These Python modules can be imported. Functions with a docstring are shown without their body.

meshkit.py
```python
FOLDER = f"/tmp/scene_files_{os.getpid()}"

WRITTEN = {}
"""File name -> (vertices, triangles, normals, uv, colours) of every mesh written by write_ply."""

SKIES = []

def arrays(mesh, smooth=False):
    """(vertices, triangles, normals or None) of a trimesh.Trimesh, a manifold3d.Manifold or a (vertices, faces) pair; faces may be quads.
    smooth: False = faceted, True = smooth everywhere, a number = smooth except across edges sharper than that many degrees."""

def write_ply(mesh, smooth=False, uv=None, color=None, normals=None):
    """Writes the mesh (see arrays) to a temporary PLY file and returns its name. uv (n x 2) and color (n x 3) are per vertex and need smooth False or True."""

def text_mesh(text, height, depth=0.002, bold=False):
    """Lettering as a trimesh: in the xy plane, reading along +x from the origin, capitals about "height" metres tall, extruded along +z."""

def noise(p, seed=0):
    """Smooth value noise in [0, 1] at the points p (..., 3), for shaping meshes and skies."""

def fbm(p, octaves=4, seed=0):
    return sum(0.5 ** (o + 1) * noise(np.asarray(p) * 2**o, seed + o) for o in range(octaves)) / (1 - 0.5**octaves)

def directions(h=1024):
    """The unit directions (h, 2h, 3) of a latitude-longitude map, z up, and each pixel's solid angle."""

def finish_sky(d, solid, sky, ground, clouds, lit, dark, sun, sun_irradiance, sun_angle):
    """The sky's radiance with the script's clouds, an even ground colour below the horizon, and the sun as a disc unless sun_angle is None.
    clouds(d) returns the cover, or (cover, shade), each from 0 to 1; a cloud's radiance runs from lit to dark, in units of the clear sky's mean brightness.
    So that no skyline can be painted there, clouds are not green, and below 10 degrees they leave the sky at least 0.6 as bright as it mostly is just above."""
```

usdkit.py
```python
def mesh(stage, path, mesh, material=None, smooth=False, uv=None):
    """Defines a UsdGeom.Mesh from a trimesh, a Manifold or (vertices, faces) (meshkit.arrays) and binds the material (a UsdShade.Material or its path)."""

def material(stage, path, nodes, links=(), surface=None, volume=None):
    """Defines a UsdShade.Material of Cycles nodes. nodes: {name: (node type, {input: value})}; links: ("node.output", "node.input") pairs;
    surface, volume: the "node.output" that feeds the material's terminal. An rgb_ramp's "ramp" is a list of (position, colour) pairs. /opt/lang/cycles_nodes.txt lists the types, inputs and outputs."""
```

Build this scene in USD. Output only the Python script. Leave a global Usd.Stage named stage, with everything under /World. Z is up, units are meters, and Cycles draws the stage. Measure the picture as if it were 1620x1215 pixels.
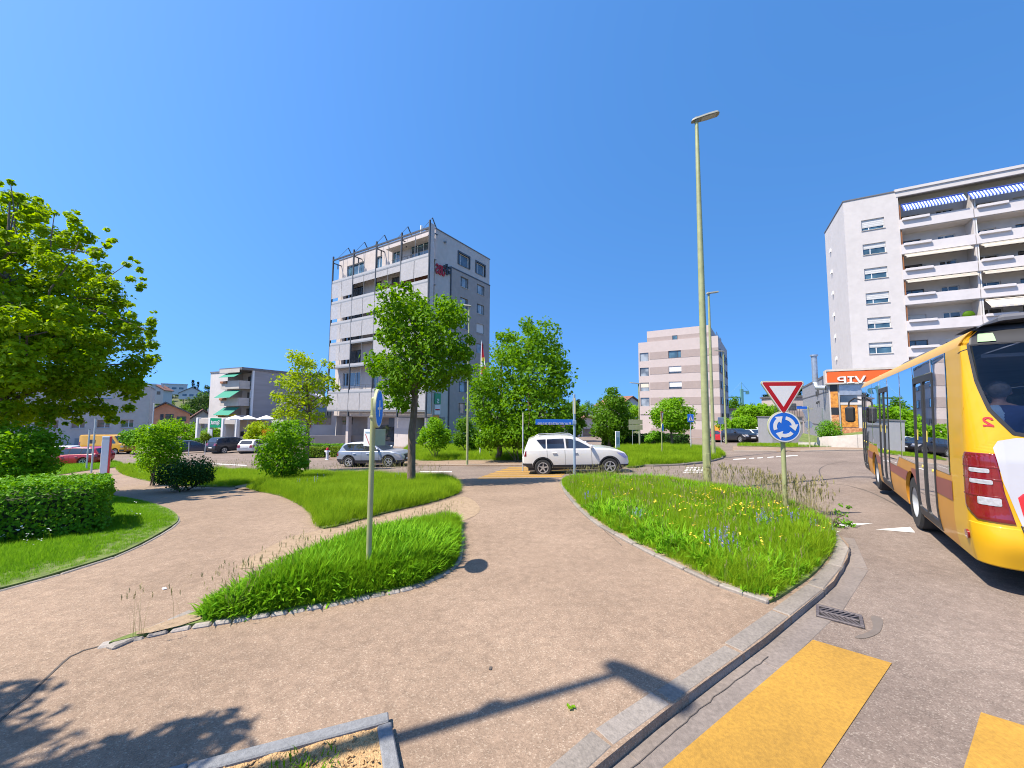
import math, random
import numpy as np
import trimesh, usdkit, meshkit
from pxr import Usd, UsdGeom, UsdLux, UsdShade, Gf, Sdf, Vt
from shapely.geometry import Polygon, Point, LineString, MultiPolygon, box as sbox
from shapely import affinity
from shapely.ops import unary_union

stage = Usd.Stage.CreateInMemory()
UsdGeom.SetStageUpAxis(stage, 'Z'); UsdGeom.SetStageMetersPerUnit(stage, 1.0)
UsdGeom.Xform.Define(stage, '/World'); UsdGeom.Scope.Define(stage, '/World/Looks')
PI = math.pi
# ---------------------------------------------------------------- camera, sky, sun, exposure
CAM_H, FPX, PITCH, ROLL = 2.0, 610.0, math.radians(4.15), math.radians(0.33)
EXPOSURE = 1.43
SUN_EL, SUN_DIR2 = math.radians(58.0), np.array([-0.93, -0.37])
SUN_I, SKY_S = 0.92, 0.115
SUN_DIR2 = SUN_DIR2 / np.linalg.norm(SUN_DIR2)
fwd = np.array([0, math.cos(PITCH), math.sin(PITCH)])
up0 = np.array([0, -math.sin(PITCH), math.cos(PITCH)])
rt0 = np.array([1.0, 0, 0])
right = rt0 * math.cos(ROLL) + up0 * math.sin(ROLL)
upv = up0 * math.cos(ROLL) - rt0 * math.sin(ROLL)
cam = UsdGeom.Camera.Define(stage, '/World/camera')
cam.CreateHorizontalApertureAttr(36.0); cam.CreateVerticalApertureAttr(27.0)
cam.CreateFocalLengthAttr(36.0 * FPX / 1620)
cam.CreateExposureAttr(EXPOSURE)
mx = Gf.Matrix4d(*right, 0, *upv, 0, *(-fwd), 0, 0, 0, CAM_H, 1)
cam.AddTransformOp().Set(mx)
dome = UsdLux.DomeLight.Define(stage, '/World/sky')
sun_rot = math.atan2(SUN_DIR2[0], SUN_DIR2[1])
usdkit.material(stage, '/World/Looks/sky_air', {
    's': ('sky_texture', {'sky_type': 'single_scattering', 'sun_disc': False, 'sun_elevation': SUN_EL, 'sun_rotation': sun_rot,
                          'altitude': 300.0, 'air_density': 1.0, 'aerosol_density': 0.5, 'ozone_density': 3.0}),
    'tc': ('texture_coordinate', {}), 'up': ('mapping', {'location': (0, 0, .36)}), 'nv': ('vector_math', {'math_type': 'normalize'}),
    'h': ('hsv', {'saturation': 1.25, 'value': 0.98, 'hue': 0.5}),
    'b': ('background_shader', {'strength': SKY_S})}, [('tc.generated', 'up.vector'), ('up.vector', 'nv.vector1'), ('nv.vector', 's.vector'), ('s.color', 'h.color'), ('h.color', 'b.color')], surface='b.background')
UsdShade.MaterialBindingAPI.Apply(dome.GetPrim()).Bind(UsdShade.Material.Get(stage, '/World/Looks/sky_air'))
dome.GetPrim().SetCustomDataByKey('kind', 'structure')
dome.GetPrim().SetCustomDataByKey('label', 'clear deep blue sky over the whole scene')
sun = UsdLux.DistantLight.Define(stage, '/World/sun')
sun.CreateNormalizeAttr(True); sun.CreateIntensityAttr(SUN_I); sun.CreateAngleAttr(0.53); sun.CreateColorAttr(Gf.Vec3f(1.0, 0.91, 0.79))
sd = np.array([SUN_DIR2[0] * math.cos(SUN_EL), SUN_DIR2[1] * math.cos(SUN_EL), math.sin(SUN_EL)])
zx = np.cross([0, 0, 1], sd); zx /= np.linalg.norm(zx); zy = np.cross(sd, zx)
sun.AddTransformOp().Set(Gf.Matrix4d(*zx, 0, *zy, 0, *sd, 0, 0, 0, 50, 1))

# ---------------------------------------------------------------- terrain and projection helpers
CTRL = np.array([(0, 0, 0), (-7, 1, 0), (7, 1, 0), (0, 5, 0), (-7, 5, -.03), (7, 5, 0), (13, 5, 0), (12, 12, -.12), (4, 10, -.1), (0, 10, -.15), (-8, 10, -.4),
    (-15, 8, -.45), (2.9, 18, -.72), (-9, 25.5, -1.5), (13, 20, -.5), (-20, 20, -1.5), (-34, 33, -2.4), (-33, 46, -2.75), (-10, 45, -2.1), (15, 47, -2.0),
    (25, 68, -2.3), (-26, 53, -2.7), (21, 29, -.42), (-44, 50, -3.3), (32, 35, -.4), (-30, 10, -1.4), (-45, 25, -2.4), (30, 8, 0), (-30, -10, -.6), (30, -10, .3),
    (0, -10, .1), (60, 30, -1), (-70, 60, -3.4), (0, 75, -2.7), (60, 75, -2.5), (-40, 80, -3.2)], float)
def _phi(r):
    return np.where(r > 1e-9, r * r * np.log(np.maximum(r, 1e-9)), 0.0)
_n = len(CTRL)
_A = np.zeros((_n + 3, _n + 3)); _d = np.linalg.norm(CTRL[:, None, :2] - CTRL[None, :, :2], axis=2)
_A[:_n, :_n] = _phi(_d) + np.eye(_n) * 8.0; _A[:_n, _n] = 1; _A[:_n, _n + 1:] = CTRL[:, :2]; _A[_n:, :_n] = _A[:_n, _n:].T
_w = np.linalg.solve(_A, np.r_[CTRL[:, 2], 0, 0, 0])
def T(x, y):
    """height of the ground at footway level"""
    x = np.asarray(x, float); y = np.asarray(y, float); sh = np.broadcast(x, y).shape
    p = np.stack([np.broadcast_to(x, sh).ravel(), np.broadcast_to(y, sh).ravel()], 1)
    r = np.linalg.norm(p[:, None] - CTRL[None, :, :2], axis=2)
    z = _phi(r) @ _w[:_n] + _w[_n] + p @ _w[_n + 1:]
    dist = np.hypot(p[:, 0], p[:, 1] - 25)
    k = np.clip((dist - 45) / 40, 0, 1); k = k * k * (3 - 2 * k)
    z = z * (1 - k) - 2.8 * k
    return z.reshape(sh) if sh else float(z[0])
def proj(P):
    P = np.asarray(P, float) - [0, 0, CAM_H]
    f_ = P @ fwd
    return np.stack([810 + FPX * (P @ right) / f_, 607.5 - FPX * (P @ upv) / f_], -1)
def ray(px, py):
    d = fwd + right * (px - 810) / FPX - upv * (py - 607.5) / FPX
    return d
def U(px, py, off=0.0):
    """the point of the ground that a line of sight meets"""
    d = ray(px, py); lo, hi = 0.3, 0.3
    f_ = lambda t: CAM_H + d[2] * t - (T(d[0] * t, d[1] * t) + off)
    while f_(hi) > 0 and hi < 400:
        lo, hi = hi, hi * 1.15
    for _ in range(28):
        m = (lo + hi) / 2
        if f_(m) > 0: lo = m
        else: hi = m
    return np.array([d[0] * hi, d[1] * hi])
def UL(pts, off=0.0):
    return [tuple(U(a, b, off)) for a, b in pts]
def at(px, Y, py=650):
    """plan position at distance Y whose picture column at about row py is px"""
    d = ray(px, py); return d[0] / d[1] * Y, Y
def zat(px, py, Y):
    d = ray(px, py); return CAM_H + d[2] / d[1] * Y

# ---------------------------------------------------------------- prim helpers
used = {}
def uname(parent, name):
    k = (parent, name); n = used.get(k, 0); used[k] = n + 1
    return f'{parent}/{name}' if n == 0 else f'{parent}/{name}_{n:03d}'
def tag(prim, label=None, cat=None, group=None, kind=None):
    for k, v in (('label', label), ('category', cat), ('group', group), ('kind', kind)):
        if v: prim.SetCustomDataByKey(k, v)
def thing(name, label, cat, loc=(0, 0, 0), rz=0.0, group=None, kind=None, ry=0.0):
    p = uname('/World', name); x = UsdGeom.Xform.Define(stage, p)
    x.AddTranslateOp().Set(Gf.Vec3d(*map(float, loc)))
    if rz or ry: x.AddRotateZOp().Set(math.degrees(rz))
    if ry: x.AddRotateYOp().Set(math.degrees(ry))
    tag(x.GetPrim(), label, cat, group, kind); return p
SPLIT = {'door_gap', 'side_window', 'maroon_stripe', 'tail_lamp', 'headlamp', 'number_plate', 'door_handle', 'arch_trim', 'sill_trim', 'bumper_trim', 'roof_rail', 'eye', 'sign_letters', 'balcony_door', 'timber_post', 'timber_board', 'clamp', 'window_trim'}
def compact(mesh):
    V, F = np.asarray(mesh[0], float), np.asarray(mesh[1], int); u, inv = np.unique(F.ravel(), return_inverse=True)
    return V[u], inv.reshape(-1, 3)
def pieces(mesh):
    V, F = compact(mesh); _, w = np.unique(np.round(V, 4), axis=0, return_inverse=True); w = w.ravel(); Fw = w[F]
    lab = trimesh.graph.connected_component_labels(np.vstack([Fw[:, :2], Fw[:, 1:]]), node_count=w.max() + 1); fl = lab[Fw[:, 0]]
    return [compact((V, F[fl == k])) for k in np.unique(fl)]
def part(parent, name, mesh, mat, smooth=False, label=None, kind=None):
    if isinstance(mesh, trimesh.Trimesh): mesh = (np.array(mesh.vertices), np.array(mesh.faces))
    if isinstance(mesh, tuple): mesh = compact(mesh)
    if name in SPLIT:
        ps = pieces(mesh)
        if len(ps) > 1: return [part(parent, name + '', q, mat, smooth, label, kind) if False else _one(parent, name, q, mat, smooth, label, kind) for q in ps][0]
    return _one(parent, name, mesh, mat, smooth, label, kind)
def _one(parent, name, mesh, mat, smooth=False, label=None, kind=None):
    p = uname(parent, name)
    m = usdkit.mesh(stage, p, mesh, '/World/Looks/' + mat, smooth=smooth)
    if label or kind: tag(m.GetPrim(), label=label, kind=kind)
    return p
def solo(name, mesh, mat, label=None, cat=None, group=None, kind=None, smooth=False):
    p = part('/World', name, mesh, mat, smooth); tag(stage.GetPrimAtPath(p), label, cat, group, kind); return p
def copy(src, label, cat=None, loc=(0, 0, 0), rz=0.0, group=None, scale=None):
    base = src.rsplit('/', 1)[1]
    while base[-4:-3] == '_' and base[-3:].isdigit(): base = base[:-4]
    p = uname('/World', base); x = UsdGeom.Xform.Define(stage, p)
    pr = x.GetPrim(); pr.GetReferences().AddInternalReference(src); pr.SetInstanceable(True)
    x.ClearXformOpOrder()
    x.AddTranslateOp(opSuffix='place').Set(Gf.Vec3d(*map(float, loc))); x.AddRotateZOp(opSuffix='place').Set(math.degrees(rz))
    if scale: x.AddScaleOp(opSuffix='place').Set(Gf.Vec3f(*scale))
    sp = stage.GetPrimAtPath(src)
    tag(pr, label, cat or sp.GetCustomDataByKey('category'), group or sp.GetCustomDataByKey('group')); return p

# ---------------------------------------------------------------- mesh helpers: a mesh is (V, F)
def J(*ms):
    V, F, n = [], [], 0
    for m in ms:
        if isinstance(m, list): m = J(*m)
        if isinstance(m, trimesh.Trimesh): m = (np.array(m.vertices), np.array(m.faces))
        V.append(np.asarray(m[0], float)); F.append(np.asarray(m[1], int) + n); n += len(m[0])
    return np.vstack(V), np.vstack(F)
BF = np.array([[0, 2, 1], [0, 3, 2], [4, 5, 6], [4, 6, 7], [0, 1, 5], [0, 5, 4], [1, 2, 6], [1, 6, 5], [2, 3, 7], [2, 7, 6], [3, 0, 4], [3, 4, 7]])
def bx(x0, x1, y0, y1, z0, z1):
    return np.array([[x0, y0, z0], [x1, y0, z0], [x1, y1, z0], [x0, y1, z0], [x0, y0, z1], [x1, y0, z1], [x1, y1, z1], [x0, y1, z1]], float), BF
def cbx(x0, x1, y0, y1, z0, z1, c=.01):
    """box with chamfered edges"""
    pts = []
    for sx in (0, 1):
        for sy in (0, 1):
            for sz in (0, 1):
                X, Y, Z = (x1 if sx else x0), (y1 if sy else y0), (z1 if sz else z0)
                ix, iy, iz = (-c if sx else c), (-c if sy else c), (-c if sz else c)
                pts += [(X, Y + iy, Z + iz), (X + ix, Y, Z + iz), (X + ix, Y + iy, Z)]
    h = trimesh.convex.convex_hull(np.array(pts)); return np.array(h.vertices), np.array(h.faces)
def mv(m, t=(0, 0, 0), rz=0.0, s=1.0):
    V = np.asarray(m[0], float) * s; c, n = math.cos(rz), math.sin(rz)
    V = np.stack([V[:, 0] * c - V[:, 1] * n, V[:, 0] * n + V[:, 1] * c, V[:, 2]], 1) + np.asarray(t, float)
    return V, m[1]
def mapv(m, f, flip=False):
    V = f(np.asarray(m[0], float)); F = np.asarray(m[1]); return V, (F[:, ::-1] if flip else F)
def basis(d):
    d = np.asarray(d, float); d = d / np.linalg.norm(d)
    a = np.array([0, 0, 1.0]) if abs(d[2]) < .9 else np.array([1.0, 0, 0])
    u = np.cross(a, d); u /= np.linalg.norm(u); return u, np.cross(d, u), d
def cyl(p0, p1, r0, r1=None, n=12, cap=True):
    r1 = r0 if r1 is None else r1; p0, p1 = np.asarray(p0, float), np.asarray(p1, float)
    u, v, _ = basis(p1 - p0); a = np.arange(n) * 2 * PI / n
    ring = np.cos(a)[:, None] * u + np.sin(a)[:, None] * v
    V = np.vstack([p0 + ring * r0, p1 + ring * r1, p0[None], p1[None]]); F = []
    for i in range(n):
        j = (i + 1) % n; F += [[i, j, n + j], [i, n + j, n + i]]
        if cap: F += [[2 * n, j, i], [2 * n + 1, n + i, n + j]]
    return V, np.array(F)
def tube(pts, r, n=8):
    pts = np.asarray(pts, float); rs = np.broadcast_to(r, len(pts)); V, F = [], []
    a = np.arange(n) * 2 * PI / n; u = None
    for i, p in enumerate(pts):
        d = pts[min(i + 1, len(pts) - 1)] - pts[max(i - 1, 0)]; d = d / np.linalg.norm(d)
        if u is None: u, v, _ = basis(d)
        else:
            u = u - d * (u @ d); u /= np.linalg.norm(u); v = np.cross(d, u)
        V.append(p + (np.cos(a)[:, None] * u + np.sin(a)[:, None] * v) * rs[i])
    for i in range(len(pts) - 1):
        for k in range(n):
            j = (k + 1) % n; A, B = i * n, (i + 1) * n
            F += [[A + k, A + j, B + j], [A + k, B + j, B + k]]
    m = len(pts) * n; V.append(pts[[0, -1]])
    for k in range(n):
        j = (k + 1) % n; F += [[m, j, k], [m + 1, m - n + k, m - n + j]]
    return np.vstack(V), np.array(F)
def lathe(prof, n=24):
    """profile [(r, z)] turned about z"""
    prof = np.asarray(prof, float); a = np.arange(n) * 2 * PI / n; k = len(prof)
    V = np.stack([np.outer(np.cos(a), prof[:, 0]), np.outer(np.sin(a), prof[:, 0]), np.broadcast_to(prof[:, 1], (n, k))], 2).reshape(-1, 3); F = []
    for i in range(n):
        j = (i + 1) % n
        for q in range(k - 1):
            F += [[i * k + q, j * k + q, j * k + q + 1], [i * k + q, j * k + q + 1, i * k + q + 1]]
    return V, np.array(F)
def ext(poly, h, z=0.0):
    """shapely polygon in xy extruded along z"""
    out = []
    for g in getattr(poly, 'geoms', [poly]):
        if g.is_empty or g.area < 1e-9: continue
        m = trimesh.creation.extrude_polygon(g, h, engine='earcut'); out.append((np.array(m.vertices) + [0, 0, z], np.array(m.faces)))
    return J(*out)
def flat(poly, size=None):
    """shapely polygon triangulated in the plane, optionally in small pieces: (V 2-D, F)"""
    out = []
    for g in getattr(poly, 'geoms', [poly]):
        if g.is_empty or g.area < 1e-9: continue
        v, f = trimesh.creation.triangulate_polygon(g, engine='earcut')
        v = np.c_[v, np.zeros(len(v))]
        if size: v, f = trimesh.remesh.subdivide_to_size(v, f, size, max_iter=14); v, f = merge(v, f)
        out.append((v, f))
    V, F = J(*out); a, b, c = V[F[:, 0]], V[F[:, 1]], V[F[:, 2]]
    neg = np.cross(b - a, c - a)[:, 2] < 0; F[neg] = F[neg][:, ::-1]
    return V[:, :2], F
def merge(v, f):
    m = trimesh.Trimesh(v, f, process=True); return np.array(m.vertices), np.array(m.faces)
def sheet(poly, off, size=.5):
    v, f = flat(poly, size); return np.c_[v, T(v[:, 0], v[:, 1]) + off], f
def slab(poly, top, bottom, size=.6):
    """a draped sheet with walls going down along its outline"""
    V, F = sheet(poly, top, size); ms = [(V, F)]
    for g in getattr(poly, 'geoms', [poly]):
        for ringc in [g.exterior, *g.interiors]:
            c = np.array(ringc.segmentize(size).coords)
            a = np.c_[c, T(c[:, 0], c[:, 1]) + top]; b = np.c_[c, T(c[:, 0], c[:, 1]) + bottom]
            n = len(c); Fw = []
            ccw = ringc.is_ccw
            for i in range(n - 1):
                q = [[i, n + i, n + i + 1], [i, n + i + 1, i + 1]]; Fw += q if ccw else [t[::-1] for t in q]
            ms.append((np.vstack([a, b]), np.array(Fw)))
    return J(*ms)
def smooth_line(pts, n=8, closed=False):
    """Catmull-Rom through the points"""
    p = np.asarray(pts, float); N = len(p); out = []
    for i in range(N if closed else N - 1):
        g = (lambda k: p[k % N]) if closed else (lambda k: p[min(max(k, 0), N - 1)])
        a, b, c, d = g(i - 1), g(i), g(i + 1), g(i + 2)
        for t in np.arange(n) / n:
            out.append(.5 * ((2 * b) + (c - a) * t + (2 * a - 5 * b + 4 * c - d) * t * t + (3 * b - 3 * c + d - a) * t ** 3))
    if not closed: out.append(p[-1])
    return np.array(out)
def rrect(x0, x1, y0, y1, r):
    return sbox(x0 + r, y0 + r, x1 - r, y1 - r).buffer(r, quad_segs=4)
def mtext(s, h, depth=.01, bold=True, width=None):
    """lettering as it stands in the picture, that is, mirrored; centred, in the xz plane facing -y"""
    m = meshkit.text_mesh(s, h, depth, bold); V = np.array(m.vertices); F = np.array(m.faces)
    V[:, 0] -= (V[:, 0].min() + V[:, 0].max()) / 2; V[:, 1] -= (V[:, 1].min() + V[:, 1].max()) / 2
    if width: V[:, 0] *= width / (V[:, 0].max() - V[:, 0].min())
    return np.stack([-V[:, 0], -V[:, 2], V[:, 1]], 1), F[:, ::-1]

# ---------------------------------------------------------------- materials
def _c(c): return tuple(float(x) for x in (c if np.ndim(c) else (c, c, c)))
def M(name, c, rough=.6, var=.12, scale=4.0, metal=0.0, bump=0.0, bscale=None, spec=.5, coat=0.0, c2=None, detail=4, stretch=None, dirt=0.0):
    c = np.array(_c(c)); a = c * (1 - var); b = np.array(_c(c2)) if c2 is not None else c * (1 + var)
    n = {'g': ('geometry', {}), 'n': ('noise_texture', {'scale': scale, 'detail': float(detail), 'roughness': .6}),
         'r': ('rgb_ramp', {'ramp': [(.3, _c(a)), (.7, _c(b))]}),
         'p': ('principled_bsdf', {'roughness': rough, 'metallic': metal, 'specular_ior_level': spec, 'coat_weight': coat})}
    L = [('n.fac', 'r.fac')]; src = 'g.position'
    if stretch:
        n['mp'] = ('mapping', {'scale': stretch}); L.append(('g.position', 'mp.vector')); src = 'mp.vector'
    L.append((src, 'n.vector')); col = 'r.color'
    if dirt:
        n['dn'] = ('noise_texture', {'scale': .7, 'detail': 6.0, 'roughness': .7}); n['dr'] = ('rgb_ramp', {'ramp': [(.35, (1 - dirt,) * 3), (.62, (1, 1, 1))]})
        n['dm'] = ('mix', {'mix_type': 'multiply', 'fac': 1.0}); L += [('g.position', 'dn.vector'), ('dn.fac', 'dr.fac'), (col, 'dm.color1'), ('dr.color', 'dm.color2')]; col = 'dm.color'
    L.append((col, 'p.base_color'))
    if bump:
        n['bn'] = ('noise_texture', {'scale': bscale or scale * 4, 'detail': 3.0}); n['b'] = ('bump', {'strength': 1.0, 'distance': bump})
        L += [(src, 'bn.vector'), ('bn.fac', 'b.height'), ('b.normal', 'p.normal')]
    usdkit.material(stage, '/World/Looks/' + name, n, L, surface='p.BSDF'); return name
def Mleaf(name, cols, trans=.42, rough=.45):
    """leaves: a tone of its own for every leaf, and light through it"""
    k = len(cols); ramp = [((i + .5) / k, c) for i, c in enumerate(cols)]
    usdkit.material(stage, '/World/Looks/' + name, {
        'g': ('geometry', {}), 'r': ('rgb_ramp', {'ramp': ramp}), 'n': ('noise_texture', {'scale': 1.3, 'detail': 2.0}),
        'a': ('math', {'math_type': 'multiply_add', 'value2': .55, 'value3': -.12}), 'm': ('math', {'math_type': 'multiply_add', 'value2': .7}),
        'p': ('principled_bsdf', {'roughness': rough + .1, 'specular_ior_level': .14}), 't': ('translucent_bsdf', {}),
        'h': ('hsv', {'saturation': 1.1, 'value': 1.5, 'hue': .49}), 'x': ('mix_closure', {'fac': trans})},
        [('g.random_per_island', 'm.value1'), ('g.position', 'n.vector'), ('n.fac', 'a.value1'), ('a.value', 'm.value3'), ('m.value', 'r.fac'),
         ('r.color', 'p.base_color'), ('r.color', 'h.color'), ('h.color', 't.color'), ('p.BSDF', 'x.closure1'), ('t.BSDF', 'x.closure2')], surface='x.closure')
    return name
def Mpane(name, tint, refl=1.0, ior=1.5):
    """window glass: light passes, the sky mirrors"""
    usdkit.material(stage, '/World/Looks/' + name, {'f': ('fresnel', {'IOR': ior}), 'm': ('math', {'math_type': 'multiply', 'value2': refl, 'use_clamp': True}), 't': ('transparent_bsdf', {'color': tint}),
        'y': ('glossy_bsdf', {'color': (.95, .97, 1), 'roughness': .01}), 'x': ('mix_closure', {})},
        [('f.fac', 'm.value1'), ('m.value', 'x.fac'), ('t.BSDF', 'x.closure1'), ('y.BSDF', 'x.closure2')], surface='x.closure')
def Memit(name, c, s):
    usdkit.material(stage, '/World/Looks/' + name, {'e': ('emission', {'color': c, 'strength': s})}, [], surface='e.emission')
def Masphalt(name, dark, light, stone, tint2):
    """old asphalt: pale chippings in a darker binder, worn patches"""
    usdkit.material(stage, '/World/Looks/' + name, {
        'g': ('geometry', {}),
        'v': ('voronoi_texture', {'scale': 120.0, 'feature': 'f1'}), 'sc': ('separate_color', {}), 'cr': ('rgb_ramp', {'ramp': [(.0, dark), (.5, light), (.85, light), (.97, stone)]}),
        'n': ('noise_texture', {'scale': .45, 'detail': 6.0, 'roughness': .65}), 'nr': ('rgb_ramp', {'ramp': [(.32, tint2), (.6, (1, 1, 1))]}),
        'n2': ('noise_texture', {'scale': 9.0, 'detail': 5.0, 'roughness': .7}), 'n2r': ('rgb_ramp', {'ramp': [(.3, (.8, .8, .8)), (.7, (1.15, 1.15, 1.15))]}),
        'm1': ('mix', {'mix_type': 'multiply', 'fac': 1.0}), 'm2': ('mix', {'mix_type': 'multiply', 'fac': 1.0}),
        'b': ('bump', {'strength': .5, 'distance': .004}), 'p': ('principled_bsdf', {'roughness': .85, 'specular_ior_level': .25})},
        [('g.position', 'v.vector'), ('g.position', 'n.vector'), ('g.position', 'n2.vector'), ('v.color', 'sc.color'), ('sc.r', 'cr.fac'), ('n.fac', 'nr.fac'), ('n2.fac', 'n2r.fac'),
         ('cr.color', 'm1.color1'), ('nr.color', 'm1.color2'), ('m1.color', 'm2.color1'), ('n2r.color', 'm2.color2'), ('m2.color', 'p.base_color'), ('v.distance', 'b.height'), ('b.normal', 'p.normal')], surface='p.BSDF')

Masphalt('path_asphalt', (.20, .143, .100), (.268, .192, .135), (.36, .28, .205), (.78, .77, .76))
Masphalt('road_asphalt', (.150, .116, .094), (.205, .160, .130), (.30, .25, .205), (.74, .73, .73))
M('earth', (.085, .075, .045), .95, .3, 6, c2=(.10, .13, .03))
M('turf_soil', (.07, .11, .018), .95, .3, 5, c2=(.15, .19, .045))
M('dry_earth', (.25, .175, .105), .95, .15, 14, bump=.01, c2=(.32, .235, .15))
M('mulch', (.42, .25, .105), .9, .3, 60, bump=.02, bscale=90, c2=(.55, .36, .17))
M('granite', (.205, .178, .15), .75, .22, 45, bump=.004, bscale=60, dirt=.25)
M('granite_pale', (.245, .215, .185), .75, .2, 40, bump=.004, bscale=60, dirt=.2)
M('granite_blue', (.19, .195, .20), .7, .2, 50, bump=.003, dirt=.2)
M('gutter_stone', (.195, .162, .138), .8, .2, 30, bump=.003, dirt=.3)
M('crack', (.075, .062, .052), .95, .3, 12)
M('stain', (.125, .102, .085), .8, .12, 14)
M('paint_yellow', (.37, .20, .024), .8, .17, 40, bump=.003, bscale=150, dirt=.26)
M('paint_white', (.62, .60, .56), .75, .15, 20, dirt=.25)
M('sett', (.26, .228, .195), .75, .22, 45, bump=.004, bscale=60, dirt=.25)
M('sett_pale', (.32, .285, .25), .75, .2, 40, bump=.004, bscale=60, dirt=.2)
M('cast_iron', (.10, .085, .085), .6, .3, 25, metal=.3)
M('black_hole', (.008, .008, .009), .95, .1)
M('pole_green', (.30, .32, .15), .5, .12, 6, dirt=.18)
M('pole_steel', (.42, .45, .46), .45, .1, 6, metal=.2)
M('pole_blue', (.24, .33, .42), .45, .1, 6, metal=.2)
M('lamp_grey', (.21, .215, .18), .45, .1, 8)
M('lamp_glass', (.30, .31, .30), .2, .2, 40)
M('sign_back', (.33, .32, .20), .5, .1, 5)
M('sign_white', (.60, .60, .61), .35, .03, 3)
M('sign_red', (.36, .008, .016), .35, .05, 3)
M('sign_blue', (.012, .115, .50), .35, .05, 3)
M('sign_blue_light', (.03, .20, .62), .7, .05, 3, spec=.1)
M('sign_green', (.0, .22, .10), .4, .05, 3)
M('sign_orange', (.72, .26, .03), .4, .05, 3)
M('sign_yellow', (.78, .62, .10), .4, .05, 3)
M('sign_black', (.02, .02, .022), .4, .05, 3)
M('rim_frame', (.36, .37, .20), .45, .1, 5)
M('bark', (.13, .095, .065), .9, .35, 14, bump=.02, stretch=(1, 1, .25))
M('bark_grey', (.17, .14, .11), .9, .3, 14, bump=.015, stretch=(1, 1, .25))
Mleaf('leaf_maple', [(.10, .22, .006), (.165, .34, .009), (.26, .47, .014), (.38, .57, .03)], .45)
Mleaf('leaf_left', [(.20, .32, .006), (.34, .48, .012), (.52, .60, .03), (.66, .66, .09)], .48)
Mleaf('leaf_dark', [(.075, .17, .008), (.115, .25, .010), (.17, .34, .014), (.24, .42, .02)], .4)
Mleaf('leaf_yellow', [(.26, .36, .010), (.38, .48, .018), (.52, .58, .04), (.60, .56, .06)], .42)
Mleaf('leaf_shrub', [(.14, .30, .010), (.22, .42, .013), (.32, .53, .02), (.44, .62, .04)], .45)
Mleaf('leaf_hedge', [(.10, .25, .010), (.16, .36, .013), (.27, .49, .02), (.42, .62, .05)], .28, .4)
Mleaf('leaf_box', [(.14, .22, .015), (.20, .29, .02), (.27, .36, .03)], .25)
Mleaf('leaf_deep', [(.03, .085, .012), (.05, .12, .014), (.085, .17, .022)], .2)
Mleaf('leaf_conifer', [(.012, .035, .014), (.02, .055, .02), (.03, .075, .022)], .15)
Mleaf('leaf_far', [(.05, .10, .02), (.08, .14, .025), (.12, .19, .03)], .25)
Mleaf('leaf_orange', [(.45, .26, .02), (.35, .33, .03), (.5, .35, .04)], .3)
M('twig_core', (.03, .045, .015), .95, .3, 8)
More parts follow.
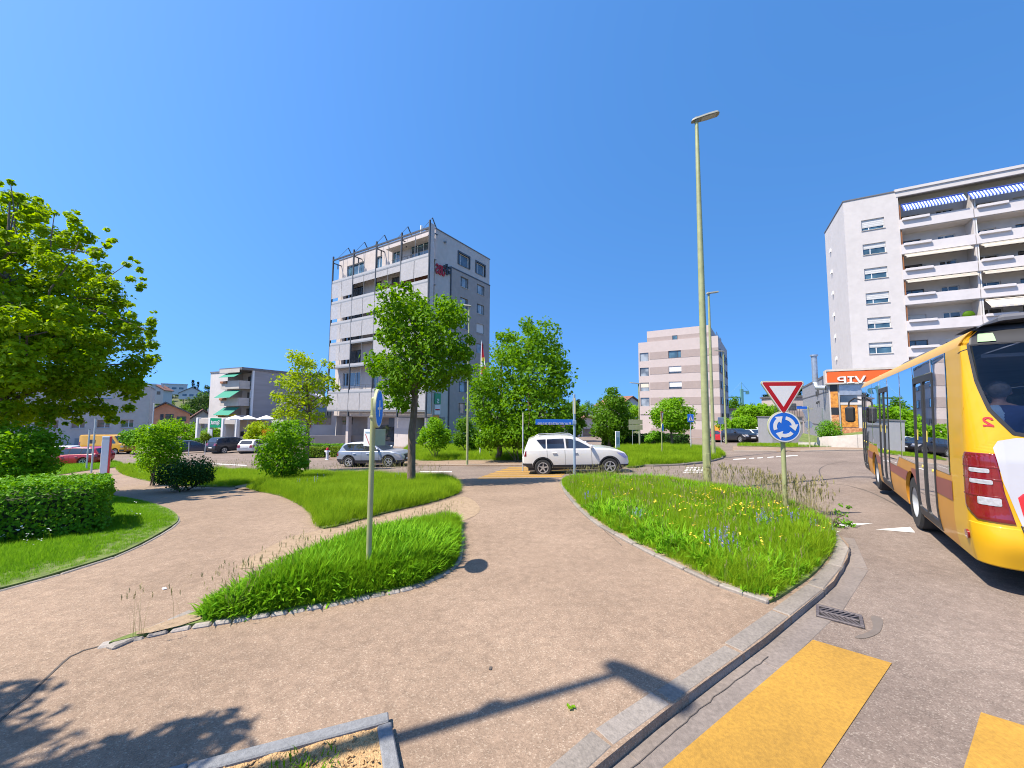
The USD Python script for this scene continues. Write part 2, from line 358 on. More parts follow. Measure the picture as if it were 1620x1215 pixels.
def Mgrass(name, lo, hi, tip, trans=.35):
    usdkit.material(stage, '/World/Looks/' + name, {
        'g': ('geometry', {}), 'o': ('object_info', {}), 'r': ('rgb_ramp', {'ramp': [(.1, lo), (.55, hi), (.95, tip)]}),
        'm': ('math', {'math_type': 'multiply_add', 'value2': .55}), 'm2': ('math', {'math_type': 'multiply', 'value2': .45}),
        'p': ('principled_bsdf', {'roughness': .65, 'specular_ior_level': .08}), 't': ('translucent_bsdf', {}), 'x': ('mix_closure', {'fac': trans})},
        [('o.random', 'm2.value1'), ('g.random_per_island', 'm.value1'), ('m2.value', 'm.value3'), ('m.value', 'r.fac'), ('r.color', 'p.base_color'), ('r.color', 't.color'),
         ('p.BSDF', 'x.closure1'), ('t.BSDF', 'x.closure2')], surface='x.closure')
Mgrass('grass_lush', (.14, .29, .008), (.27, .46, .014), (.50, .62, .06), .5)
Mgrass('grass_meadow', (.17, .30, .010), (.33, .47, .016), (.58, .60, .07), .5)
Mgrass('grass_lawn', (.14, .31, .010), (.25, .44, .014), (.42, .54, .05), .5)
Mgrass('weed_leaf', (.12, .30, .010), (.25, .48, .016), (.52, .68, .10), .35)
Mgrass('grass_dry', (.24, .22, .09), (.36, .31, .14), (.42, .36, .20), .25)
M('flower_yellow', (.75, .52, .03), .6, .15, 3)
M('flower_blue', (.13, .10, .42), .6, .2, 3)
M('flower_white', (.75, .74, .68), .6, .1, 3)
# ================================================================ the setting: ground, roads, paths, kerbs, markings
def grid_sheet(xs, ys, off):
    X, Y = np.meshgrid(xs, ys, indexing='ij'); V = np.stack([X, Y, T(X, Y) + off], 2).reshape(-1, 3); n = len(ys)
    i = np.arange(len(xs) - 1)[:, None] * n + np.arange(n - 1)[None]; i = i.ravel()
    return V, np.vstack([np.c_[i, i + n, i + n + 1], np.c_[i, i + n + 1, i + 1]])
g = np.concatenate([-np.geomspace(2500, 130, 14), np.arange(-120, 121, 6), np.geomspace(130, 2500, 14)])
solo('ground', grid_sheet(g, g, -.35), 'earth', label='wide green-brown ground around the roads', kind='structure')
solo('road', grid_sheet(np.arange(-95, 96, 1.25), np.arange(-14, 86, 1.25), -.07), 'road_asphalt', label='grey-brown asphalt road and car parks', kind='structure')

# outlines picked on the photograph and carried to the ground
KERB = UL([(900, 1250), (940, 1215), (1046, 1129), (1120, 1074), (1210, 1009), (1274, 957), (1319, 919), (1341, 882), (1343, 862), (1325, 842)])
BACK6 = UL([(1300, 818), (1245, 795), (1165, 775), (1080, 765), (985, 757), (915, 752)])
FARKERB = UL([(888, 756), (735, 757), (700, 756), (600, 752), (480, 748), (390, 744), (255, 738), (190, 735), (178, 727), (90, 725), (0, 724)])
foot = Polygon([*KERB, *BACK6, *FARKERB, (-34, 27), (-34, -9), (KERB[0][0] - 1.0, -9)]).buffer(0)
kerb_line = np.array([(KERB[0][0] - 4.2, KERB[0][1] - 3.6)] + KERB)
solo('footpath', slab(foot, 0.0, -.13, .6), 'path_asphalt', label='wide pinkish asphalt foot and cycle path', kind='structure')

def stones_along(parent, name, line, width, length, top, depth, mats, gap=.012, side=1, jit=.004, seed=0, chamfer=.012, first=0):
    """single kerb stones laid along a plan line; the line is their outer edge and they reach to its left (side 1)"""
    R = random.Random(seed); ls = LineString(line); n = max(1, int(ls.length / length)); L = ls.length / n
    for i in range(n):
        a, b = ls.interpolate(i * L + gap / 2), ls.interpolate((i + 1) * L - gap / 2)
        d = np.array([b.x - a.x, b.y - a.y]); l = np.linalg.norm(d); d /= l; nrm = np.array([-d[1], d[0]]) * side
        w = width * (1 + R.uniform(-.06, .06)); h = R.uniform(-jit, jit)
        m = cbx(0, l, 0, w, 0, 1, min(chamfer, .02)); V = np.array(m[0])
        zz = V[:, 2].copy(); V[:, 2] = 0
        P = np.array([a.x, a.y]) + V[:, :1] * d + V[:, 1:2] * nrm
        z = T(P[:, 0], P[:, 1]) + np.where(zz > .5, top + h - (1 - zz), -depth + zz)
        part(parent, name, (np.c_[P, z], m[1][:, ::-1] if side < 0 else m[1]), mats[R.randrange(len(mats))])
kerb = thing('kerb', None, None, kind='structure')
stones_along(kerb, 'kerb_stone', smooth_line(kerb_line, 6), .17, 1.0, .006, .16, ['granite', 'granite_pale'], side=1, seed=1, chamfer=.018)
stones_along(kerb, 'kerb_stone', np.array([KERB[-1]] + BACK6[:]), .16, 1.0, .006, .16, ['granite', 'granite_pale'], side=1, seed=2)
# gutter course beside the kerb, let into the road
gutter = thing('gutter', None, None, kind='structure')
stones_along(gutter, 'gutter_slab', smooth_line(kerb_line, 6), .21, 1.6, -.066, .2, ['gutter_stone'], side=-1, seed=3, jit=.001, gap=.006, chamfer=.004)

# grass islands (pixel outlines on the ground)
I1 = UL([(172, 1022), (280, 996), (400, 977), (520, 957), (600, 940), (660, 927), (718, 897), (728, 868), (728, 838), (716, 826), (620, 846), (540, 868), (450, 905), (370, 945), (300, 975), (235, 998)])
I2 = UL([(727, 776), (700, 790), (650, 803), (580, 820), (512, 837), (497, 818), (470, 797), (440, 784), (392, 773), (420, 766), (470, 758), (480, 751), (600, 755), (700, 759)])
I3 = UL([(190, 748), (262, 766), (350, 771), (380, 769), (420, 762), (460, 756), (478, 750), (390, 747), (255, 741), (192, 738)])
I4 = UL([(-250, 985), (-120, 962), (0, 934), (100, 906), (200, 873), (265, 838), (282, 822), (266, 806), (222, 792), (172, 786), (90, 786), (0, 790), (-150, 800), (-260, 830), (-300, 900)])
I5 = UL([(190, 738), (150, 743), (85, 753), (0, 768)]) + [(-30, 11), (-33, 20)] + UL([(0, 727), (90, 728), (178, 730)])
I6 = UL([(890, 761), (894, 776), (932, 818), (1002, 860), (1080, 899), (1150, 931), (1205, 951), (1222, 953), (1250, 936), (1291, 906), (1316, 872), (1322, 850), (1302, 822), (1245, 799), (1165, 779), (1080, 769), (985, 761), (915, 757)])
I7 = UL([(650, 727), (740, 728), (825, 728), (838, 722), (845, 707), (800, 702), (700, 702), (645, 708)])
I8 = UL([(984, 735), (1030, 735), (1080, 733), (1120, 729), (1143, 723), (1144, 717), (1110, 709), (1040, 707), (975, 709)])
islands = {}
for k, pts in (('1', I1), ('2', I2), ('3', I3), ('4', I4), ('5', I5), ('6', I6), ('7', I7), ('8', I8)):
    islands[k] = Polygon(smooth_line(pts, 4, True)).buffer(0)
for k, p in islands.items():
    mat = 'turf_soil'
    off = .03 if k not in '8' else .02
    solo('verge', slab(p, off, -.02 if k not in '78' else -.13, .5), mat, label='soil under the grass of a verge', kind='structure')
# pale trodden earth between the verges and round the tip of the front one
dp1 = Polygon(smooth_line(UL([(735, 786), (690, 797), (600, 818), (512, 838), (460, 850), (400, 880), (380, 900), (450, 890), (540, 862), (620, 840), (725, 826), (760, 806)]), 4, True)).buffer(0)
dp2 = Polygon(smooth_line(UL([(372, 771), (396, 775), (430, 766), (466, 758), (462, 754), (420, 761)]), 4, True)).buffer(0)
solo('dirt_path', sheet(dp1.difference(unary_union(list(islands.values())).buffer(-.06)), .005, .5), 'dry_earth', label='pale trodden earth between two verges', kind='structure')
solo('dirt_path', sheet(dp2, .036, .5), 'dry_earth', label='narrow trodden track through the strip of grass', kind='structure')
tipd = Polygon(UL([(222, 1007), (252, 995), (296, 980), (312, 985), (285, 994), (240, 1005)])).buffer(.03)
solo('bare_earth', sheet(tipd, .038, .3), 'dry_earth', label='bare sandy patch at the tip of the front verge', kind='structure')
el6 = LineString(smooth_line(np.array(UL([(1222, 953), (1205, 951), (1150, 931), (1080, 899), (1002, 860), (932, 818), (894, 776)])), 5)).buffer(.14).intersection(islands['6'])
solo('bare_earth', sheet(el6, .036, .4), 'dry_earth', label='narrow dry bare edge of the right verge along the path', kind='structure')
# stone edgings: small granite setts
edging = thing('edging', None, None, kind='structure')
front_edge = smooth_line(np.array(UL([(150, 1028), (200, 1018), (280, 1000), (400, 981), (520, 961), (600, 944), (662, 930), (722, 898), (733, 868), (733, 838)])), 6)
stones_along(edging, 'sett_stone', front_edge, .10, .155, .022, .05, ['sett', 'sett_pale'], side=1, seed=4, jit=.007, chamfer=.016)
stones_along(edging, 'sett_stone', smooth_line(np.array(UL([(165, 1026), (225, 1000), (262, 985), (300, 968)])), 5), .10, .17, .022, .05, ['sett', 'sett_pale'], side=-1, seed=5, jit=.007)
stones_along(edging, 'edging_stone', smooth_line(np.array(UL([(1215, 957), (1150, 935), (1080, 903), (1000, 863), (930, 821), (893, 780), (888, 762), (905, 757)])), 6), .09, .5, .036, .05, ['granite', 'granite_pale'], side=-1, seed=6)
stones_along(edging, 'edging_stone', smooth_line(np.array(UL([(-200, 982), (-120, 965), (0, 937), (100, 909), (200, 876), (268, 840), (286, 822), (268, 804)])), 6), .05, .6, .012, .05, ['granite_pale'], side=1, seed=7)
# kerbs of the far side of the road
stones_along(kerb, 'kerb_stone', np.array(UL([(984, 736), (1030, 736.5), (1080, 734.5), (1120, 730.5), (1144, 724), (1146, 717)])), .15, 1.6, .024, .16, ['granite'], side=1, seed=8)
stones_along(kerb, 'kerb_stone', np.array(UL([(520, 727), (650, 736), (740, 737), (830, 737)], -.06)), .15, 1.8, .0, .16, ['granite_pale'], side=1, seed=9)
far_walk = Polygon([*UL([(520, 726.5), (650, 735.5), (740, 736.5), (832, 736.5), (838, 728), (740, 727), (650, 726), (530, 718)], -.03)]).buffer(.02)
solo('pavement', slab(far_walk, -.005, -.13, .8), 'path_asphalt', label='pale pavement across the road', kind='structure')
right_walk = Polygon(UL([(1160, 713), (1250, 714), (1330, 712), (1400, 712), (1400, 705), (1250, 704), (1160, 706)], -.03)).buffer(.02)
solo('pavement', slab(right_walk, -.005, -.13, .8), 'path_asphalt', label='pale pavement in front of the shop', kind='structure')
stones_along(kerb, 'kerb_stone', np.array(UL([(1160, 714), (1250, 715), (1330, 713), (1400, 713)], -.06)), .15, 1.8, .0, .16, ['granite_pale'], side=1, seed=19)
rv = Polygon(UL([(1168, 706), (1250, 708), (1318, 707), (1318, 704), (1250, 702.5), (1168, 702.5)])).buffer(.05)
solo('verge', sheet(rv, .02, .6), 'turf_soil', label='soil under the thin grass strip by the shop', kind='structure'); islands['9'] = rv

# markings: each a sheet 4 mm above the road
RZ = -.07
def mark(name, px, mat, label=None, off=.006, cat='road marking', group=None):
    solo(name, sheet(Polygon(UL(px, RZ)), RZ + off, .8), mat, label=label, kind='structure')
mark('crossing_stripe', [(1286, 1013), (1411, 1050), (1250, 1290), (960, 1292)], 'paint_yellow', 'near yellow crossing stripe beside the kerb')
mark('crossing_stripe', [(1552, 1128), (1740, 1186), (1700, 1330), (1490, 1330)], 'paint_yellow', 'yellow crossing stripe at the lower right corner')
for k in range(7):
    y0 = 739.3 + k * 3.0 + k * k * .06; y1 = y0 + 2.0 + k * .05
    xa, xb = 806 - k * 9.5, 905 - k * 3.5
    mark('crossing_stripe', [(xa, y0), (xb, y0 + .3), (xb - 3, y1 + .3), (xa - 7, y1)], 'paint_yellow', 'yellow stripe of the far crossing')
for q in ([(1385, 838), (1440, 834), (1448, 843)], [(1318, 829), (1382, 828), (1340, 834)], [(1300, 846), (1330, 840), (1310, 850)]):
    mark('yield_tooth', q, 'paint_white', 'white yield tooth on the road')
for q in ([(1160, 727.5), (1180, 726.4), (1180, 725.2), (1160, 726.3)], [(1185, 726), (1193, 725.5), (1193, 724.4), (1185, 724.9)], [(1198, 725.3), (1207, 724.7), (1207, 723.6), (1198, 724.2)],
          [(1214, 724.3), (1224, 723.6), (1224, 722.5), (1214, 723.2)], [(1228, 723.4), (1262, 721), (1262, 720), (1228, 722.3)],
          [(664, 747), (715, 747.2), (715, 745.8), (664, 745.6)], [(250, 729.5), (390, 737), (390, 735.8), (250, 728.6)]):
    mark('road_line', q, 'paint_white', 'white line on the road')
for r in range(4):
    for c in range(5):
        x = 1086 + c * 6.3 - r * 1.5; y = 739.5 + r * 2.4
        mark('road_block_mark', [(x, y), (x + 4.6, y), (x + 4.3, y + 1.3), (x - .3, y + 1.3)], 'paint_white', 'small white block of a dotted give way line', group='dotted give way line')
# thin tar joints and cracks
def crack(px, w, off, level=0.0):
    l = LineString(smooth_line(np.array(UL(px, level)), 6)); R = random.Random(len(px) + int(px[0][0]))
    pts = np.array(l.segmentize(.12).coords); pts += np.array([[R.gauss(0, .004), R.gauss(0, .004)] for _ in pts])
    solo('pavement_joint', sheet(LineString(pts).buffer(w, cap_style='flat'), level + off, .4), 'crack', label='thin dark joint in the asphalt', kind='structure')
crack([(-30, 1165), (40, 1105), (110, 1040), (160, 1022)], .008, .004)
crack([(160, 1020), (240, 992), (330, 960)], .006, .004)
crack([(952, 836), (984, 864)], .006, .004)
crack([(1190, 782), (1300, 766), (1340, 768)], .02, .004, RZ)
crack([(1310, 770), (1296, 745), (1310, 735), (1340, 730)], .02, .004, RZ)
crack([(1340, 768), (1375, 778), (1420, 800)], .02, .004, RZ)
crack([(960, 1250), (1040, 1183), (1130, 1105), (1215, 1040)], .003, .009, RZ)
# dark stain beside the drain
st = Polygon(smooth_line(UL([(1378, 975), (1396, 980), (1392, 1000), (1370, 1010), (1352, 1008), (1380, 996)], RZ), 4, True)).buffer(0)
solo('oil_stain', sheet(st, RZ + .004, .3), 'stain', label='dark stain beside the drain', kind='structure')

# drain grate: frame and slanted bars over a dark shaft
ga, gb, gd = U(1291, 958, RZ), U(1364, 976, RZ), U(1270, 977, RZ)
gx = gb - ga; gL = np.linalg.norm(gx); grz = math.atan2(gx[1], gx[0])
gz = float(T(*ga)) + RZ; gw = .30
dr = thing('drain_grate', 'cast iron drain grate with slanted bars beside the kerb', 'drain', (ga[0], ga[1], gz), grz)
part(dr, 'shaft', bx(.02, gL - .02, -gw + .02, -.02, .003, .008), 'black_hole')
fr = J(cbx(0, gL, -.03, 0, .002, .022, .004), cbx(0, gL, -gw, -gw + .03, .002, .022, .004), cbx(0, .03, -gw + .03, -.03, .002, .022, .004), cbx(gL - .03, gL, -gw + .03, -.03, .002, .022, .004), cbx(.03, gL - .03, -gw / 2 - .014, -gw / 2 + .014, .002, .02, .004))
part(dr, 'frame', fr, 'cast_iron')
nb = 7
for k in range(nb):
    x = .06 + (gL - .12) * k / (nb - 1)
    for s in (-1, 1):
        y0, y1 = (-gw / 2 + .014, -.03) if s > 0 else (-gw + .03, -gw / 2 - .014)
        sh = .04 * s
        m = bx(x - .010, x + .010, y0, y1, .008, .02); V = m[0].copy(); V[:, 0] += (V[:, 1] - (y0 + y1) / 2) / (y1 - y0) * .07 * s
        part(dr, 'bar', (V, m[1]), 'cast_iron')

# raised bed of bark mulch with a granite border
b0, b1 = np.array(U(616, 1124, .055)), np.array(U(634, 1216, .055)); b2 = np.array(U(285, 1208, .055))
dE = (b2 - b0) / np.linalg.norm(b2 - b0); dS = (b1 - b0) / np.linalg.norm(b1 - b0)
bed = Polygon([b0, b0 + dE * 3.2, b0 + dE * 3.2 + dS * 2.2, b0 + dS * 2.2])
bl = thing('planting_bed', 'mulched planting bed with a flat granite border', 'flower bed')
mv_, mf = flat(bed.buffer(-.02), .05)
hz = meshkit.fbm(np.c_[mv_ * 9, np.zeros(len(mv_))], 4) * .045
part(bl, 'mulch', (np.c_[mv_, T(mv_[:, 0], mv_[:, 1]) + .012 + hz], mf), 'mulch', smooth=50)
def slabstone(a, b, w, side, top=.055):
    a, b = np.array(a), np.array(b); d = (b - a) / np.linalg.norm(b - a); n = np.array([-d[1], d[0]]) * side
    m = cbx(0, np.linalg.norm(b - a), 0, w, -.05, top, .008); V = m[0]; P = a + V[:, :1] * d + V[:, 1:2] * n
    part(bl, 'border_slab', (np.c_[P, float(T(*a)) + V[:, 2]], m[1][:, ::-1] if side < 0 else m[1]), 'granite_blue')
side_s = -1 if np.cross(dE, dS) < 0 else 1
L1 = [0, 1.05, 2.1, 3.2]
for i in range(3): slabstone(b0 + dE * (L1[i] + .006), b0 + dE * L1[i + 1], .085, side_s)
slabstone(b0 + dS * .09, b0 + dS * 1.1, .085, -side_s); slabstone(b0 + dS * 1.106, b0 + dS * 2.2, .085, -side_s)
# chips of bark scattered in the bed (uncountable)
rng = np.random.default_rng(5)
def chips(n, poly, z0, z1, s0, s1):
    x0, y0, x1, y1 = poly.bounds; P = []
    while len(P) < n:
        q = rng.uniform([x0, y0], [x1, y1])
        if poly.contains(Point(q)): P.append(q)
    P = np.array(P); return np.c_[P, T(P[:, 0], P[:, 1]) + rng.uniform(z0, z1, n)], rng.uniform(s0, s1, n)
def rotrand(n):
    q = rng.normal(size=(n, 4)); return q / np.linalg.norm(q, axis=1)[:, None]
P, S = chips(5200, bed.buffer(-.10), .028, .052, .012, .035)
cm = cbx(-.5, .5, -.22, .22, -.08, .08, .03); out = []
ax = rng.normal(size=(len(P), 3)); ax[:, 2] *= .35; ax /= np.linalg.norm(ax, axis=1)[:, None]
bxv = np.cross(ax, rng.normal(size=(len(P), 3)) + [0, 0, 2]); bxv /= np.linalg.norm(bxv, axis=1)[:, None]; cxv = np.cross(ax, bxv)
V = P[:, None] + S[:, None, None] * (cm[0][None, :, :1] * ax[:, None] + cm[0][None, :, 1:2] * bxv[:, None] + cm[0][None, :, 2:3] * cxv[:, None])
solo('bark_chips', (V.reshape(-1, 3), (np.arange(len(P))[:, None, None] * len(cm[0]) + cm[1][None]).reshape(-1, 3)), 'mulch', 'loose orange-brown bark chips filling the planting bed', 'mulch', kind='stuff')

# ================================================================ grass and flowers (uncountable): scattered tufts
def blade(R, L, w, lean, az, curl, n=3, root=(0, 0)):
    """one bent blade: n+1 rows of two vertices, ending in a point"""
    d = np.array([math.cos(az), math.sin(az)]); t = np.array([-d[1], d[0]]); V = []; p = np.array([root[0], root[1], 0.0]); a = lean
    for i in range(n + 1):
        f = i / n; ww = w * (1 - f ** 1.6) / 2
        if i < n: V += [p - np.r_[t * ww, 0], p + np.r_[t * ww, 0]]
        else: V.append(p)
        a2 = a + curl * f; p = p + np.r_[d * math.sin(a2), math.cos(a2)] * L / n
    F = []
    for i in range(n - 1): q = 2 * i; F += [[q, q + 1, q + 3], [q, q + 3, q + 2]]
    q = 2 * (n - 1); F.append([q, q + 1, q + 2]); return np.array(V), np.array(F)
def tuft(seed, nb, L, w, spread, lean=.35, curl=.9):
    R = random.Random(seed); ms = []
    for _ in range(nb):
        r, a = spread * math.sqrt(R.random()), R.uniform(0, 2 * PI)
        ms.append(blade(R, L * R.uniform(.5, 1.15), w * R.uniform(.7, 1.2), abs(R.gauss(0, lean)), R.uniform(0, 2 * PI), R.uniform(.2, curl), root=(r * math.cos(a), r * math.sin(a))))
    return J(*ms)
def stem_head(seed, H, nh, hl, hw, lean):
    """seed-head grass: thin bent stalks and a spindle of small scales at the top"""
    R = random.Random(seed); ms = []
    for _ in range(nh):
        az = R.uniform(0, 2 * PI); l = H * R.uniform(.7, 1.15); le = abs(R.gauss(0, lean)); r = (R.uniform(-.07, .07), R.uniform(-.07, .07))
        ms.append(blade(R, l, .004, le, az, .5, 4, r)); v = ms[-1][0][-1]
        for k in range(5):
            b = blade(R, hl * R.uniform(.5, .9), hw, le + R.uniform(0, .5), az + R.uniform(-1.2, 1.2), .2, 2); ms.append((b[0] + v - [0, 0, hl * k * .2], b[1]))
    return J(*ms)
def flower(seed, H, nh, r, kind):
    R = random.Random(seed); st, hd = [], []
    for _ in range(nh):
        az = R.uniform(0, 2 * PI); b = blade(R, H * R.uniform(.7, 1.1), .006, abs(R.gauss(0, .15)), az, .3, 3, (R.uniform(-.1, .1), R.uniform(-.1, .1))); st.append(b); c = b[0][-1]
        if kind == 'disc':
            n = 6; a = np.arange(n) * 2 * PI / n; tl = R.uniform(-.5, .5)
            ring = np.stack([np.cos(a) * r, np.sin(a) * r, np.sin(a) * r * tl], 1)
            hd.append((np.vstack([ring + c + [0, 0, .012], c + [0, 0, -.004]]), np.array([[i, (i + 1) % n, n] for i in range(n)])))
        else:
            for k in range(12):
                hd.append((blade(R, .024, .012, 1.0, R.uniform(0, 6.28), .3, 2)[0] + c - [0, 0, .012 * k], np.array([[0, 1, 3], [0, 3, 2], [2, 3, 4]])))
    return J(*st), J(*hd)
def scatter(name, protos, pts, scales, label, cat, seed=0, tilt=0.0):
    """protos: list of [(mesh, material)...] groups, each one prototype"""
    rg = np.random.default_rng(seed); path = uname('/World', name)
    pi = UsdGeom.PointInstancer.Define(stage, path); tag(pi.GetPrim(), label, cat, kind='stuff')
    paths = []
    for i, ml in enumerate(protos):
        pp = f'{path}/tuft_{i:03d}'; UsdGeom.Xform.Define(stage, pp); paths.append(Sdf.Path(pp))
        for k, (m, mt) in enumerate(ml): usdkit.mesh(stage, f'{pp}/{"leaves" if k == 0 else "bloom"}', m, '/World/Looks/' + mt)
    pi.CreatePrototypesRel().SetTargets(paths); n = len(pts)
    pi.CreateProtoIndicesAttr(Vt.IntArray.FromNumpy(rg.integers(0, len(protos), n).astype(np.int32)))
    pi.CreatePositionsAttr(Vt.Vec3fArray.FromNumpy(np.asarray(pts, np.float32)))
    a = rg.uniform(0, 2 * PI, n); pi.CreateOrientationsAttr(Vt.QuathArray([Gf.Quath(float(math.cos(q / 2)), 0, 0, float(math.sin(q / 2))) for q in a]))
    pi.CreateScalesAttr(Vt.Vec3fArray.FromNumpy(np.stack([scales] * 3, 1).astype(np.float32)))
def sample(poly, n, seed, weight=None):
    rg = np.random.default_rng(seed); x0, y0, x1, y1 = poly.bounds; out = []
    import shapely
    k = 0
    while k < n:
        q = rg.uniform([x0, y0], [x1, y1], (n * 3, 2)); q = q[shapely.contains_xy(poly, q[:, 0], q[:, 1])]
        if weight is not None: q = q[rg.random(len(q)) < weight(q)]
        out.append(q); k += len(q)
    p = np.vstack(out)[:n]; return p
def patch(p, sc, seed, keep=None):
    """height varies in soft patches"""
    return .36 + 1.25 * meshkit.fbm(np.c_[p * sc, np.full(len(p), seed * 7.3)], 3, seed)
def grass_on(key, n, name, kind, scale, label, seed, edge=.12, protos=None, low=.5, inset=-.03, **kw):
    if key in ('1', '4'): inset = .05
    if key == '6': inset = .04
    poly = islands[key].buffer(-inset); p = sample(poly, n, seed)
    import shapely
    d = shapely.distance(shapely.points(p), poly.exterior)
    s = patch(p, .9, seed) * np.clip(low + d / edge * (1 - low) * .4, low, 1) * scale
    scatter(name, protos or TUFTS[kind], np.c_[p, T(p[:, 0], p[:, 1]) + .028], s, label, 'grass', seed)
TUFTS = {
    'lush': [[(tuft(10 + i, 20, .30, .012, .11, .6, 1.5), 'grass_lush')] for i in range(7)],
    'meadow': [[(tuft(20 + i, 22, .34, .0075, .12, .45, 1.2), 'grass_meadow')] for i in range(7)],
    'lawn': [[(tuft(30 + i, 20, .12, .008, .11, .5, 1.0), 'grass_lawn')] for i in range(4)],
    'dry': [[(stem_head(40 + i, .62, 4, .07, .012, .16), 'grass_dry')] for i in range(5)],
    'broad': [[(tuft(50 + i, 13, .24, .036, .07, .75, 1.7), 'weed_leaf')] for i in range(6)]}
islands['1'] = islands['1'].difference(tipd); islands['1'] = max(getattr(islands['1'], 'geoms', [islands['1']]), key=lambda q: q.area)
GRASS_ON = True
if GRASS_ON:
    grass_on('1', 5600, 'verge_grass', 'lush', .95, 'long lush grass on the front verge round the blue sign pole', 1)
    grass_on('1', 3600, 'verge_weeds', 'broad', 1.3, 'broad-leaved weeds among the grass of the front verge', 2)
    grass_on('6', 15000, 'verge_grass', 'meadow', .85, 'long meadow grass on the right verge under the yield sign', 3)
    grass_on('6', 3000, 'verge_weeds', 'broad', 1.2, 'broad-leaved weeds among the meadow grass on the right', 4)
    grass_on('2', 12000, 'verge_grass', 'meadow', .95, 'long grass on the verge round the maple tree', 5)
    grass_on('3', 7000, 'verge_grass', 'meadow', .95, 'long grass on the strip with the three bushes', 6)
    grass_on('4', 16000, 'lawn_grass', 'lawn', .85, 'short lawn round the clipped hedge on the left', 7, edge=.3)
    grass_on('5', 14000, 'lawn_grass', 'lawn', 2.0, 'lawn in front of the red car', 8, edge=.3)
    grass_on('7', 9000, 'verge_grass', 'meadow', 1.45, 'tall grass in front of the grey office tower', 9)
    grass_on('8', 8000, 'verge_grass', 'meadow', 1.3, 'tall grass on the traffic island behind the white car', 10)
    grass_on('9', 1500, 'verge_grass', 'meadow', .6, 'thin strip of grass beside the shop pavement', 16)
    bk = LineString(BACK6).buffer(.75).intersection(islands['6'])
    islands['6b'] = bk; grass_on('6b', 190, 'seed_grass', 'dry', 1.0, 'dry seed heads along the road edge of the right verge', 11, low=.9)
    islands['1b'] = LineString(UL([(716, 826), (620, 846), (540, 868), (450, 905), (370, 945), (300, 975)])).buffer(.45).intersection(islands['1'])
    grass_on('1b', 110, 'seed_grass', 'dry', .62, 'dry seed heads along the back of the front verge', 12, low=.9)
    islands['2b'] = LineString(UL([(700, 759), (600, 755), (480, 751), (390, 747), (255, 741)])).buffer(.9).intersection(unary_union([islands['2'], islands['3']]))
    grass_on('2b', 260, 'seed_grass', 'dry', .9, 'dry seed heads along the road edge by the maple', 13, low=.9)
    grass_on('6', 420, 'seed_grass', 'dry', .7, 'scattered seed heads in the right verge', 14, low=.9)
    fl = lambda k, n, s: sample(islands[k].buffer(-.2), n, s)
    yy = [[(flower(60 + i, .34, 4, .014, 'disc')[0], 'grass_meadow'), (flower(60 + i, .34, 4, .014, 'disc')[1], 'flower_yellow')] for i in range(3)]
    bb = [[(flower(70 + i, .36, 3, .02, 'spike')[0], 'grass_meadow'), (flower(70 + i, .36, 3, .02, 'spike')[1], 'flower_blue')] for i in range(3)]
    ctr = np.array(UL([(1060, 845), (1140, 830), (1190, 832), (1215, 840), (1075, 880), (1100, 815), (1160, 805), (1020, 815), (940, 790)]))
    rg = np.random.default_rng(3); p = np.vstack([c + rg.normal(0, [.55, .40], (8, 2)) for c in ctr]); p = p[[islands['6'].buffer(-.1).contains(Point(q)) for q in p]]
    scatter('yellow_flowers', yy, np.c_[p, T(p[:, 0], p[:, 1]) + .03], rg.uniform(.8, 1.25, len(p)), 'yellow wild flowers in the right verge', 'wild flowers', 3)
    ctr = np.array(UL([(1128, 885), (1142, 880), (1160, 890), (1232, 845), (1238, 838), (1285, 850), (1010, 835), (945, 805), (1205, 850)]))
    p = np.vstack([c + rg.normal(0, [.10, .08], (2, 2)) for c in ctr])
    scatter('blue_flowers', bb, np.c_[p, T(p[:, 0], p[:, 1]) + .03], rg.uniform(.8, 1.2, len(p)), 'blue-violet sage flowers in the right verge', 'wild flowers', 4)
    p = np.vstack([np.array(UL([(505, 775), (515, 768), (580, 770), (620, 765), (470, 775)])) + rg.normal(0, .15, (5, 2)), sample(islands['7'].buffer(-.3), 14, 77)])
    scatter('blue_flowers', bb, np.c_[p, T(p[:, 0], p[:, 1]) + .03], rg.uniform(.9, 1.3, len(p)), 'blue-violet sage flowers in the grass left of the maple', 'wild flowers', 5)
    ww = [[(flower(80 + i, .36, 4, .02, 'disc')[0], 'grass_meadow'), (flower(80 + i, .36, 4, .02, 'disc')[1], 'flower_white')] for i in range(2)]
    p = np.array(UL([(640, 860), (655, 850), (675, 848), (690, 862), (610, 868)])) + rg.normal(0, .1, (5, 2))
    p = np.vstack([p, sample(islands['4'].buffer(-.4), 60, 78)])
    scatter('white_flowers', ww, np.c_[p, T(p[:, 0], p[:, 1]) + .02], rg.uniform(.4, .8, len(p)), 'small white flowers in the grass', 'wild flowers', 6)

tw = U(455, 1226); solo('weed', mv(J(tuft(91, 40, .07, .008, .10, .7, 1.2), mv(tuft(92, 40, .06, .008, .10, .7, 1.2), (.16, .02, 0))), (tw[0], tw[1], float(T(*tw)) + .04)), 'grass_lush', 'small green weed growing in the mulch of the bed', 'weed')
